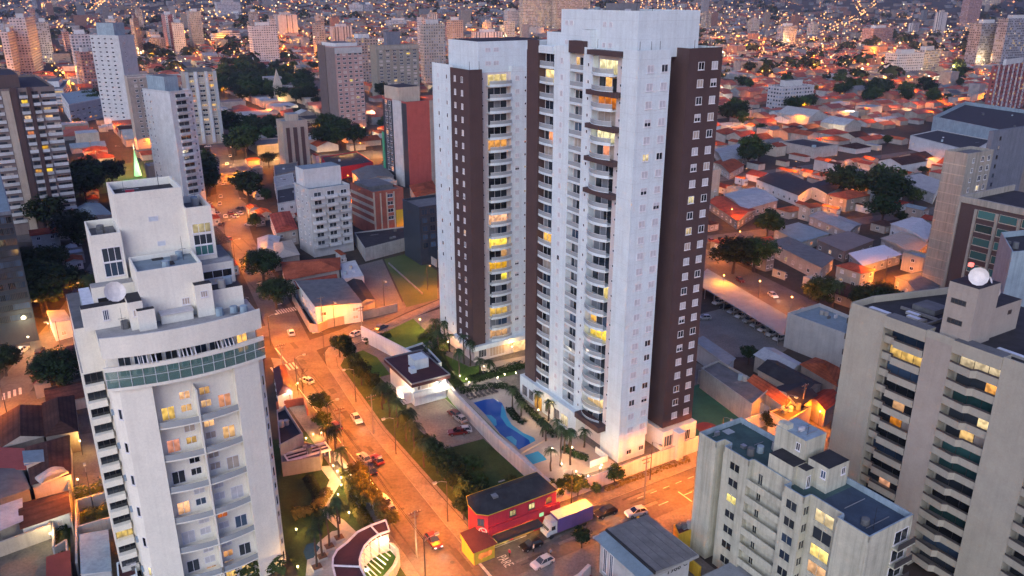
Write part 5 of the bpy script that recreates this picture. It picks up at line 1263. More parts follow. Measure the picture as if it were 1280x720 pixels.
for i in range(8):
    for j in range(4):
        p = lambda a, b: (a * .62, b * .7, .35 + .75 * math.sin(a / 8 * math.pi) + .12 * math.sin(b * 2.1 + a))
        m.poly([p(i, j), p(i + 1, j), p(i + 1, j + 1), p(i, j + 1)], 'pale_concrete')
m.box(0, 0, 0, 4.9, 2.8, .3, 'pale_concrete'); solid('tarpaulin', m, 'crumpled pale tarpaulin over a pile in the bottom left yard', 'tarpaulin', *gp(52, 606, 4.5), 4.5, R(20))
m = MB(); m.box(0, 0, 0, 2.6, 1.8, .2, 'blue_sheet'); solid('blue_sheet', m, 'blue plastic sheet on a roof in the bottom left yard', 'sheet', *gp(31, 584, 4.9), 5.2, R(6))
wall_px('long pale yard wall beside the orange lit court at the left', [(87, 545), (90, 620), (93, 670)], 3.0, .3, 'concrete')
wall_px('white wall across the planted yard left of the cream tower', [(152, 624), (98, 640), (99, 720)], 2.6, .35, 'pale_concrete')
wall_px('white wall between the two planted yards left of the cream tower', [(158, 655), (100, 672)], 2.4, .35, 'pale_concrete')
wall_px('yellow lit yard wall at the bottom left', [(0, 696), (66, 672), (69, 640), (88, 632)], 2.8, .35, 'tan')
wall_px('narrow pale wall left of the white yards', [(69, 640), (70, 700), (86, 690), (88, 720)], 2.6, .3, 'pale_concrete')
area('court_floor', [(90, 545), (120, 540), (132, 605), (95, 622)], .05, 'pavement')
area('yard', [(100, 642), (152, 626), (158, 654), (102, 671)], .05, 'grass')
area('yard', [(0, 700), (66, 677), (68, 720), (0, 720)], .05, 'dirt')
area('yard', [(72, 655), (87, 650), (90, 720), (72, 720)], .05, 'grass')
bl('white roofed garage in the yard left of the cream tower', 'garage', [(101, 672), (134, 664), (138, 712), (103, 718)], 2.6, 'house_white', 'parapet_blue', 'shed', .4, name='garage')
bl('maroon roofed white annexe at the foot of the cream tower', 'annexe', [(146, 706), (168, 696), (172, 720), (148, 730)], 3.4, 'white', 'maroon', par=.4, name='annexe')
bl('rose tiled shed at the bottom left', 'shed', [(60, 700), (86, 690), (88, 726), (60, 732)], 3, 'house_wall', 'court_red', 'shed', .4, name='shed')
for p in ((99, 553), (90, 562), (97, 604), (98, 615)): pass
# ---------------------------------------------------------------- other towers, set out from their roof corners
def solve(f, lo, hi, n=50):
    a = f(lo)
    for _ in range(n):
        m = (lo + hi) / 2
        if (f(m) > 0) == (a > 0): lo = m
        else: hi = m
    return (lo + hi) / 2
def tower(label, xL, xC, xR, yT, yB, mL, mR, rot=0.0, cat='apartment tower', name='apartment_tower', roof='roof_grey', pent=None, winL=None, winR=None, balR=None, balL=None, bandR=None, group=None, fh=3.0, stripsR=None, stripsL=None, depth=14.0, crown=.9, side=None):
    xb = xC + (yB - yT) / (3127.0 - yT) * (638.0 - xC)
    u, v = gp(xb, yB); zb = 0.0
    for _ in range(4): zb = terrain_uv(u, v); u, v = gp(xb, yB, zb)
    H = solve(lambda h: proj(u, v, h)[1] - yT, 0, 400) - zb
    ca, sa = math.cos(R(rot)), math.sin(R(rot)); ex, ey = (ca, sa), (-sa, ca)
    if side is None: side = (u * ca + v * sa) >= 0           # which of the two far directions the left face runs along
    P = lambda d, s: proj(u + d[0] * s, v + d[1] * s, zb + H)[0]
    if side: lx, rx = ey, ex
    else: lx, rx = (-ex[0], -ex[1]), ey
    dl = solve(lambda s: P(lx, s) - xL, .5, 150) if xL < xC - 4 else depth
    dr = solve(lambda s: P(rx, s) - xR, .5, 150) if xR > xC + 4 else depth
    dl, dr = min(dl, 60), min(dr, 90)
    # own frame: x along ex, y along ey, nearest corner at the origin
    x0, x1, y0, y1 = (0, dr, 0, dl) if side else (-dl, 0, 0, dr)
    t = thing(name, label, cat, u, v, zb, R(rot), group)
    reserve(u + min(0, x0) - 3, v - 3, u + max(x1, 5) + 3, v + y1 + 3)
    e = [mR, mR, mR, mL] if side else [mL, mR, mR, mL]
    b = MB(); b.prism([(x0, y0), (x1, y0), (x1, y1), (x0, y1)], 0, H, e, roof)
    obj('wall', b, t)
    w, d = x1 - x0, y1 - y0
    p = MB(); p.parapet(x0, y0, x1, y1, H + .003, H + crown, .25, mR); obj('parapet', p, t)
    if pent:
        m = MB()
        for fx0, fy0, fx1, fy1, h_, mt in pent: m.box(x0 + w * fx0, y0 + d * fy0, H + .004, x0 + w * fx1, y0 + d * fy1, H + h_, mt, roof)
        obj('rooftop_house', m, t)
    faces = {'R': ('-y', x0, w) if side else ('+x', y0, d), 'L': ('-x', y0, d) if side else ('-y', x0, w)}
    def at(k, f):
        fc, o_, ln = faces[k]
        s = o_ + ln * (f if fc in ('-y', '+x') else 1 - f)
        return (s, y0) if fc == '-y' else ((x0, s) if fc == '-x' else (x1, s))
    nf = max(1, int((H - 3) / fh))
    for k, win in (('L', winL), ('R', winR)):
        if not win: continue
        ws = []
        for f, ww, wh, st in win:
            for i in range(nf):
                x, y = at(k, f); ws.append((x, y, H - 2.2 - i * fh, faces[k][0], ww, wh, pick(st) if isinstance(st, list) else st))
        windows(t, ws, 'window' if k == 'R' else 'side_window', frame='frame_white' if mR not in ('taupe', 'dark_block', 'slate_blue') else 'frame_dark', bars=1)
    for k, bal in (('L', balL), ('R', balR)):
        for (f0, f1, dp, mt, hh) in bal or []:
            a, c = at(k, f0), at(k, f1); ln = math.hypot(c[0] - a[0], c[1] - a[1])
            m = MB(); m.box(-ln / 2, -dp, 0, ln / 2, -.01, hh, mt); bm_ = m.mesh('balcony')
            for i in range(nf): link('balcony', bm_, t, ((a[0] + c[0]) / 2, (a[1] + c[1]) / 2, H - 3.0 - i * fh), FACE[faces[k][0]])
    for k, strips in (('L', stripsL), ('R', stripsR)):
        for (f0, f1, dp, mt, z0, z1) in strips or []:
            a, c = at(k, f0), at(k, f1); ln = math.hypot(c[0] - a[0], c[1] - a[1])
            m = MB(); m.box(-ln / 2, -dp, 0, ln / 2, -.02, (z1 - z0) * H, mt)
            link('facade_strip', m.mesh('facade_strip'), t, ((a[0] + c[0]) / 2, (a[1] + c[1]) / 2, z0 * H), FACE[faces[k][0]])
    return t
DW = [('glass', 9), ('glass_blue', 2), ('curtain', 1), ('lit_warm', .5)]
DL = [('glass', 6), ('lit_warm', 1), ('lit_yellow', 1), ('lit_orange', .6), ('curtain', 1)]
BOX = [(.25, .3, .75, .8, 5.5, 'house_white')]
# left foreground towers
tower('brown and white striped tower with stacked white balcony bands at the left edge', -45, -30, 68, 116, 296, 'taupe_dark', 'taupe', 4, roof='roof_dark', pent=[(.2, .2, .6, .7, 5, 'brown_pale')],
      balR=[(.0, .30, .5, 'house_white', 1.2), (.52, .63, 1.2, 'house_white', 1.1), (.69, .78, 1.2, 'house_white', 1.1), (.80, 1.0, .5, 'house_white', 1.2)], stripsR=[(.31, .41, .3, 'tan', 0, 1), (.42, .50, .8, 'brown', 0, 1.02), (.635, .685, .9, 'brown', 0, 1.02)], depth=18,
      winR=[(.07, 2.8, 1.3, DW), (.2, 2.8, 1.3, DW), (.58, 2.2, 1.6, DL), (.73, 2.2, 1.6, DL), (.86, 2.6, 1.3, DW), (.95, 2.2, 1.3, DW)])
tower('dark gridded tower with two yellow lit windows at the left edge', -70, 15, 23, 268, 425, 'dark_block', 'slate_blue', 2, winL=[(f, 1.7, 1.8, [('glass', 9), ('glass_blue', 5), ('lit_yellow', .35)]) for f in (.12, .2, .28, .36, .44, .52, .6, .68, .76, .84, .92)], winR=[(.5, 1.6, 1.7, 'glass')], roof='roof_blue', depth=12, side=False)
tower('slim white tower with curved balconies on its right side', 178, 212, 240, 117, 262, 'house_white', 'house_white', 22, pent=[(.2, .3, .8, .95, 6.5, 'parapet_blue')], winL=[(.1, .8, 1.2, DW), (.24, .8, 1.2, DW)],
      balR=[(.2, .72, 1.5, 'house_white', 1.0)], winR=[(.46, 5, 1.8, 'glass'), (.88, 1.0, 1.2, DW)])
tower('tan tower with white lattice columns behind the slim white tower', 227, 231, 270, 93, 182, 'tan', 'tan', 0, stripsR=[(.0, .1, .8, 'house_white', .02, 1.03), (.28, .38, .8, 'house_white', .02, 1.03), (.62, .72, .8, 'house_white', .02, 1.03), (.9, 1, .8, 'house_white', .02, 1.03)], winR=[(.19, 2.4, 1.5, DL), (.5, 3.2, 1.5, DL), (.81, 2.4, 1.5, DL)], pent=[(.1, .2, .9, .8, 3, 'roof_grey')])
tower('cream slab tower tucked behind the slim white tower', 156, 159, 196, 98, 190, 'tan', 'house_wall', 0, winR=[(.25, 1.6, 1.4, DW), (.45, 1.6, 1.4, DW)])
tower('tall white tower with rows of small dark windows on its left half', 112, 148, 167, 46, 160, 'house_white', 'house_white', 36, pent=[(.15, .2, .85, .8, 9, 'parapet_blue')], winL=[(f, 2.2, 1.2, 'glass') for f in (.08, .3, .52, .74)], winR=[(.3, .8, 1.2, 'glass')])
tower('white mid rise block with three columns of dark balcony windows behind the grey roofed house', 368, 386, 437, 240, 322, 'house_white', 'house_white', 4, pent=[(.05, .4, .95, .98, 7, 'house_white')], winR=[(.2, 2.8, 1.7, 'glass'), (.52, 2.8, 1.7, 'glass'), (.84, 2.4, 1.5, 'glass')], balR=[(.04, .34, 1.3, 'house_white', 1.0), (.38, .66, 1.3, 'house_white', 1.0), (.72, .97, 1.0, 'house_white', .9)], winL=[(.2, 1, 1.2, DW), (.5, 1, 1.2, DW), (.8, 1, 1.2, DW)], roof='roof_blue')
tower('brick red and beige banded office block beside the white mid rise', 438, 466, 504, 243, 296, 'brick', 'brick', 4, cat='office block', name='office_block', roof='roof_grey', balL=[(.0, 1, .2, 'tan', 1.2)], winR=[(.55, 2.6, 1.5, DW)], stripsR=[(.0, .05, .3, 'tan', 0, 1.04), (.22, .26, .3, 'tan', 0, 1), (.42, .46, .3, 'tan', 0, 1), (.66, .7, .3, 'tan', 0, 1.0), (.72, .95, .25, 'yellow_paint', 0, .55)], pent=[(.1, .3, .9, .95, 1.6, 'roof_grey')])
tower('dark glass fronted building beside the grass lot', 520, 524, 566, 262, 332, 'dark_block', 'dark_block', 0, cat='office block', name='office_block', winR=[(f, 2.0, 2.0, 'glass_blue') for f in (.15, .38, .61, .84)])
tower('red fronted tower with a dark glass side and green strip beside the second white tower', 478, 508, 541, 130, 236, 'dark_block', 'brick_red', 4, roof='roof_dark', pent=[(.0, .3, .8, .9, 7, 'tan')], stripsL=[(.45, .8, .4, 'house_white', 0, 1.02), (-.08, .0, .4, 'green_paint', .0, .6)], winL=[(.15, 2.2, 2.2, [('glass', 5), ('lit_orange', 1)]), (.3, 2.2, 2.2, [('glass', 4), ('lit_orange', 1)])], stripsR=[(.86, 1.0, .35, 'house_wall', 0, 1.02)], winR=[(.93, 1.2, 1.4, DW)])
tower('small tan tower with tall arched brown windows on the main street', 345, 353, 384, 154, 216, 'tan', 'tower_rose', 0, stripsR=[(.12, .26, .3, 'brown', .05, .9), (.4, .56, .3, 'brown', .05, .9), (.7, .84, .3, 'brown', .05, .9)], pent=[(.3, .2, .7, .8, 4, 'tan')], roof='roof_blue')
tower('taupe tower with a pink gridded front above the lit avenue', 397, 418, 452, 60, 162, 'taupe', 'pink_grid', 6, winR=[(f, 2.3, 1.5, [('glass', 6), ('curtain', 2), ('lit_yellow', .4)]) for f in (.12, .33, .54, .75, .92)], pent=[(.1, .1, .9, .9, 3, 'house_white')], stripsL=[(.0, .45, .6, 'taupe_dark', 0, 1.02)], stripsR=[(.0, 1.0, .4, 'house_white', .93, 1.0)])
tower('olive office tower with a dark blue box on its roof', 466, 470, 523, 58, 122, 'olive_wall', 'olive_wall', 2, winR=[(f, 3.4, 1.5, [('glass', 6), ('curtain', 2), ('lit_yellow', .4)]) for f in (.1, .26, .42, .58, .74, .9)], pent=[(.3, .3, .62, .8, 12, 'slate_blue')], stripsR=[(-.02, 1.02, .5, 'stone_band', .93, 1.0)], roof='roof_dark')
# the cluster on the right
tower('ribbed beige stone tower with a blank flank at the right', 1181, 1210, 1242, 196, 372, 'stone_band', 'stone_band', 0, roof='roof_grey', balL=[(0, 1, .12, 'tan', .25)], winR=[(.25, 1.0, 1.4, DW), (.6, 1.6, 1.6, [('glass', 5), ('lit_pale', 1)]), (.85, 1.4, 1.6, DW)])
tower('dark slate slab tower behind the beige stone tower', 1236, 1242, 1290, 168, 350, 'slate_blue', 'slate_blue', 0, winR=[(.2, 1, 1.2, DW)])
tower('cream block with few small windows at the right edge', 1246, 1262, 1330, 205, 330, 'tan', 'house_wall', 0, winL=[(.3, 1, 1.3, DW), (.7, 1, 1.3, DW)], winR=[(.1, 1.5, 1.5, DW)])
def brown_office():
    u = 196; v, z = on_u(1200, 252, u)
    t = thing('office_block', 'low brown office block with bands of green glass at the right edge', 'office block', u, v - 40)
    obj('wall', MB().prism([(0, 0), (24, 0), (24, 40), (0, 40)], 0, z, ['brown_pale', 'brown_pale', 'brown_pale', 'brown'], 'roof_dark'), t)
    p = MB(); p.box(-.3, 0, z + .004, .6, 40.2, z + 1.5, 'stone_band'); p.box(.604, 39.7, z + .004, 24, 40.2, z + 1.5, 'stone_band'); p.box(-.4, 39.6, 0, -.01, 40.2, z, 'stone_band'); obj('parapet', p, t)
    ws = []
    for i in range(7):
        for k in range(7): ws.append((0, 33 - k * 5.2, z - 3.0 - 3.4 * i, '-x', 4.2, 2.0, 'glass_teal'))
    windows(t, ws, 'window', frame='tan', bars=0)
    m = MB(); m.box(-.35, -.3, 0, -.02, .3, z - 1, 'stone_band'); mm = m.mesh('pier')
    for k in range(8): link('pier', mm, t, (0, 35.6 - k * 5.2, 0))
brown_office()
block('bluish roof house with a red rimmed flat roof beside the beige tower', 'building', [(1250, 297), (1264, 322), (1310, 318), (1300, 292)], 41, 'parapet_blue', 'roof_dark', par=1.2, name='building')
block('grey hangar like building with a black skylit roof at the upper right', 'hangar', [(1166, 150), (1206, 131), (1310, 146), (1290, 176)], 12, 'parapet_blue', 'roof_dark', par=2.5, name='hangar')
block('dark roofed hall with rows of white skylights at the upper right', 'hall', [(1138, 170), (1172, 163), (1240, 176), (1215, 190)], 8, 'house_white', 'roof_dark', par=.5, name='hall')
# ---- low buildings round the crossing and the grass lot
block('white house with a broad grey roof and lit orange walls on the street corner', 'house', [(371, 354), (428, 348), (452, 378), (395, 386)], 6, 'house_white', 'roof_grey', 'shed', .7, win=([1.2, 3.6], 1.6, 1.1, 3.0, HW))
wall_px('orange lit wall round the corner plot of the grey roofed white house', [(366, 376), (388, 415), (398, 416), (410, 410), (497, 389)], 2.6, .3, 'house_wall')
block('long red tiled house behind the grey roofed white house', 'house', [(352, 328), (424, 322), (424, 337), (358, 350)], 5, 'house_wall', 'tile_red', 'hip', 2.0, win=([1.2], 1.2, 1.2, 3.0, HW))
block('short red tiled wing right beside the grey roofed white house', 'house', [(368, 352), (418, 343), (421, 351), (374, 361)], 5.4, 'house_white', 'tile_red', 'gable', 1.0)
block('plain white walled annexe beside the red tiled houses', 'annexe', [(424, 330), (444, 326), (455, 346), (428, 350)], 4, 'house_white', 'house_white', par=.3, name='annexe')
block('low house with a domed straw coloured roof near the round tree', 'house', [(338, 306), (364, 300), (374, 318), (342, 324)], 4.5, 'house_wall', 'tan', 'hip', 1.5)
block('grey tin roofed workshop on the main street bend', 'workshop', [(322, 298), (350, 295), (346, 312), (323, 314)], 4.5, 'house_wall', 'metal_roof', 'gable', 1.0, name='workshop')
block('pink house with a red tiled porch left of the white mid rise', 'house', [(337, 268), (362, 264), (372, 286), (346, 291)], 6, 'house_wall', 'tile_red', 'hip', 1.4, win=([1.2, 3.8], 1.1, 1.2, 2.0, HW))
block('dark flat roofed building on the main street below the tan tower', 'building', [(346, 238), (368, 234), (369, 252), (347, 256)], 7, 'house_white', 'roof_dark', par=.6, name='building', win=([1.2, 4.2], 1.4, 1.4, 1.5, HW))
block('pale house with a flat roof on the main street below the tan tower', 'house', [(342, 222), (366, 217), (368, 230), (345, 235)], 6.5, 'house_white', 'pale_concrete', par=.5, win=([1.2, 4.0], 1.4, 1.4, 1.5, HW))
block('white corner building on the main street right below the tan tower', 'building', [(342, 208), (372, 203), (370, 214), (344, 220)], 6.5, 'house_wall', 'roof_grey', par=.5, name='building', win=([1.2, 4.0], 1.4, 1.4, 1.5, HW))
block('dark roofed market hall with a bright red front strip', 'market hall', [(402, 197), (446, 190), (466, 203), (412, 212)], 6, 'red_paint', 'roof_dark', par=.4, name='market_hall')
block('grey roofed store with lit yard between the market hall and the brick block', 'store', [(440, 214), (478, 206), (492, 220), (452, 226)], 6, 'house_wall', 'roof_grey', 'gable', 1.2, name='store')
block('low pink and white house right of the red tower foot', 'house', [(512, 232), (540, 226), (548, 240), (520, 246)], 5, 'house_wall', 'tile_red', 'hip', 1.4)
block('red tiled cottage between the brick block and the dark glass building', 'cottage', [(505, 258), (528, 250), (535, 262), (512, 272)], 4, 'house_wall', 'tile_red', 'gable', 1.3)
block('long low store with a black roof in front of the brick block', 'store', [(443, 292), (508, 284), (526, 294), (456, 312)], 4.5, 'pale_concrete', 'roof_dark', par=.5, name='store')
area('grass_lot', [(480, 324), (512, 316), (546, 338), (547, 374), (508, 384)], .05, 'meadow', keep=True)
area('vacant_lot', [(447, 332), (478, 324), (506, 385), (470, 392), (452, 350)], .05, 'lot', keep=True)
wall_px('pale wall along the top of the grass lot', [(472, 318), (510, 310), (546, 334)], 2.8, .3, 'pale_concrete')
wall_px('low dark kerb wall across the middle of the grass lot', [(486, 330), (528, 368)], .6, .3, 'concrete')
block('black roofed sheds between the white house and the vacant lot', 'shed', [(433, 354), (452, 350), (468, 374), (448, 380)], 3.0, 'house_wall', 'roof_dark', 'gable', 1.0, name='shed')
# ---- right hand side below the avenue
area('parking_lot', [(862, 396), (940, 376), (1000, 425), (968, 448), (915, 446), (868, 425)], .03, 'lot', keep=True)
P_ = ccw([gp(x, y, 3.4) for x, y in ((866, 352), (884, 336), (986, 396), (979, 420))]); cu_, cv_ = sum(p[0] for p in P_) / 4, sum(p[1] for p in P_) / 4; q_ = [(a - cu_, b - cv_) for a, b in P_]
reserve(min(p[0] for p in P_), min(p[1] for p in P_), max(p[0] for p in P_), max(p[1] for p in P_))
t = thing('parking_shed', 'long blue roofed open parking shed beside the avenue', 'parking shed', cu_, cv_); obj('roof', MB().prism(q_, 3.3, 3.5, 'roof_blue', bottom=True), t)
for i in range(9):
    for a, b in ((q_[0], q_[1]), (q_[3], q_[2])) if math.hypot(q_[0][0] - q_[1][0], q_[0][1] - q_[1][1]) > 20 else ((q_[1], q_[2]), (q_[0], q_[3])):
        f = .03 + .94 * i / 8; x, y = (a[0] + (b[0] - a[0]) * f) * .97, (a[1] + (b[1] - a[1]) * f) * .97; m = MB(); m.box(x - .1, y - .1, 0, x + .1, y + .1, 3.298, 'metal_grey'); obj('post', m, t)
block('second blue roofed shed beside the parking lot', 'shed', [(868, 428), (880, 421), (918, 447), (908, 457)], 4.5, 'house_white', 'roof_blue', 'shed', .5, name='shed')
block('windowless white box warehouse with a blue roof beside the avenue', 'warehouse', [(984, 395), (1024, 383), (1062, 399), (1058, 422)], 9, 'house_white', 'roof_blue', par=1.0, name='warehouse')
block('long grey hall with patched roof above the athletes wall', 'hall', [(876, 462), (898, 452), (962, 488), (940, 508)], 5, 'pale_concrete', 'roof_grey', par=.5, name='hall')
block('narrow terracotta roofed house between grey halls', 'house', [(936, 477), (950, 472), (994, 498), (980, 508)], 5, 'house_wall', 'tile_red', 'gable', 1.2)
block('grey corrugated workshop at the end of the parking lot', 'workshop', [(944, 444), (968, 436), (1004, 456), (985, 466)], 4.5, 'pale_concrete', 'metal_roof', 'gable', 1.2, name='workshop')
block('black roofed warehouse behind the terracotta house', 'warehouse', [(948, 462), (972, 452), (1026, 480), (1004, 492)], 5.5, 'house_wall', 'roof_dark', 'gable', 1.5, name='warehouse')
block('black pitched roof house with an orange lit side near the teal roofed block', 'house', [(968, 486), (992, 478), (1020, 494), (998, 508)], 5.5, 'house_wall', 'roof_dark', 'gable', 1.4)
block('big red tiled house below the white box warehouse', 'house', [(1002, 456), (1020, 448), (1052, 462), (1046, 482)], 6, 'house_wall', 'tile_red', 'hip', 2.0)
block('house with black roof and bright orange lit wall behind the teal roofed block', 'house', [(962, 516), (994, 502), (1014, 510), (984, 528)], 5, 'house_wall', 'roof_dark', par=.3)
block('small red tiled house beside the orange lit alley', 'house', [(1010, 498), (1030, 488), (1050, 498), (1032, 512)], 4.5, 'house_wall', 'tile_red', 'gable', 1.2)
# ---- across the avenue
for a in (('white roofed warehouse beside the avenue, right of the tallest tower', 'warehouse', [(892, 186), (924, 180), (948, 193), (905, 203)], 4.3, 'house_wall', 'metal_roof', 'gable', 1.5),
          ('red roofed hall right of the tallest tower', 'hall', [(892, 203), (906, 198), (930, 206), (912, 216)], 3.7, 'house_wall', 'tile_red', 'gable', 1.5),
          ('wide white roofed store right of the tallest tower', 'store', [(905, 243), (942, 234), (972, 250), (930, 262)], 4.3, 'house_wall', 'metal_roof', 'gable', 1.2),
          ('large red shop roof beside the avenue lamp', 'shop', [(886, 252), (906, 246), (944, 262), (922, 276)], 3.7, 'house_wall', 'tile_red', 'gable', 1.4),
          ('white shop building with dark roof and green frieze', 'shop', [(946, 224), (980, 214), (1020, 232), (998, 244)], 5.0, 'house_white', 'roof_dark', 'gable', .8),
          ('blue and white lit shop on the corner of the side street', 'shop', [(1008, 232), (1034, 224), (1056, 232), (1034, 242)], 5.0, 'house_white', 'roof_dark', 'gable', .8),
          ('white hall with two lit windows left of the stone tower', 'hall', [(1122, 224), (1150, 218), (1176, 226), (1168, 242)], 5.0, 'house_white', 'pale_concrete', 'shed', .5),
          ('long low white roof in the middle of the right hand block', 'store', [(1012, 270), (1034, 264), (1076, 280), (1060, 290)], 3.6, 'house_wall', 'metal_roof', 'gable', 1.0),
          ('pale blue roofed workshop behind the avenue sheds', 'workshop', [(968, 288), (998, 280), (1036, 292), (1002, 302)], 3.7, 'pale_concrete', 'roof_blue', 'shed', .6),
          ('brown flat roofed block behind the avenue sheds', 'building', [(1022, 300), (1060, 290), (1092, 300), (1056, 314)], 4.3, 'taupe', 'taupe', 'shed', .3),
          ('white pitched roof store left of the stone tower', 'store', [(1114, 280), (1140, 272), (1164, 282), (1158, 300)], 5.0, 'house_white', 'house_white', 'gable', 1.2),
          ('tan roofed hall left of the stone tower', 'hall', [(1102, 298), (1128, 290), (1160, 304), (1140, 318)], 3.7, 'house_wall', 'tan', 'gable', 1.2),
          ('row of low avenue sheds with grey roofs', 'shed', [(962, 304), (985, 296), (1042, 322), (1026, 336)], 4.5, 'house_wall', 'roof_grey', 'shed', .5),
          ('striped skylit canopy roof left of the stone tower', 'shed', [(1062, 318), (1104, 308), (1126, 318), (1080, 332)], 3.6, 'pale_concrete', 'skylight', 'shed', .5),
          ('grey sheet roofed hall just above the beige tower', 'hall', [(1120, 346), (1168, 336), (1190, 350), (1150, 368)], 3.7, 'pale_concrete', 'roof_grey', 'gable', 1.4)):
    block(*a, name=a[1].replace(' ', '_'), win=([1.2], 1.4, 1.3, 3.0, HW))
area('roundabout_lawn', [(92, 248), (120, 222), (196, 204), (222, 212), (200, 228), (140, 240)], .04, 'meadow', keep=True)
area('verge_lawn', [(98, 232), (142, 214), (196, 208), (194, 200), (140, 206)], .045, 'meadow', keep=True)
area('forecourt', [(258, 246), (286, 238), (318, 262), (300, 292), (268, 285)], .03, 'asphalt_side')
block('long dark grey roofed garage on the left of the far main street', 'garage', [(250, 211), (306, 203), (314, 214), (256, 222)], 5, 'house_wall', 'roof_grey', 'shed', .5, name='garage', win=([1.2], 1.6, 1.2, 2.0, HW))
block('blue grey roofed hall between the striped tower and the cream tower', 'hall', [(92, 262), (124, 254), (140, 268), (104, 278)], 7, 'house_wall', 'roof_blue', 'gable', 1.5, name='hall')
block('low white banded office block left of the slim white tower', 'office block', [(76, 118), (118, 112), (126, 124), (86, 132)], 14, 'house_white', 'roof_blue', par=.8, name='office_block', win=([2, 5.4, 8.8], 3.2, 1.2, 2.5, HW))
block('white house with a sloping tin roof below the gridded dark tower', 'house', [(60, 392), (80, 388), (88, 400), (66, 406)], 5, 'house_white', 'metal_roof', 'shed', .8, win=([1.2], 1.2, 1.2, 2.0, HW))
block('maroon roofed house corner beside the broad tree at the left', 'house', [(72, 440), (94, 432), (98, 448), (76, 456)], 4, 'house_wall', 'maroon', 'hip', 1.4)
block('maroon roofed house beside the broad tree left of the cream tower', 'house', [(40, 462), (58, 456), (62, 474), (42, 480)], 4, 'house_wall', 'maroon', 'gable', 1.2)
t = thing('church', 'small pale church with a pointed stone spire among the park trees', 'church', *gp(346, 128))
m = MB(); m.box(0, 0, 0, 6, 6, 15, 'tan'); m.box(6.004, -1, 0, 24, 8, 8, 'tan'); obj('wall', m, t)
m = MB(); m.poly([(-.3, -.3, 15), (6.3, -.3, 15), (3, 3, 29)], 'tan'); m.poly([(6.3, -.3, 15), (6.3, 6.3, 15), (3, 3, 29)], 'tan'); m.poly([(6.3, 6.3, 15), (-.3, 6.3, 15), (3, 3, 29)], 'tan'); m.poly([(-.3, 6.3, 15), (-.3, -.3, 15), (3, 3, 29)], 'tan'); obj('spire', m, t)
m = MB(); m.gable(6.01, -1, 24, 8, 8.01, 4, 'tile_dark', 'tan'); obj('roof', m, t); windows(t, [(3, 0, 5, '-y', 1.2, 4, 'glass'), (3, 0, 11, '-y', 1.2, 2.4, 'glass')], 'window', frame='tan', bars=0); reserve(*gp(346, 128), gp(346, 128)[0] + 24, gp(346, 128)[1] + 8)
lamp('flood_lamp', t, (3, -5, 2), 1500, WARM)
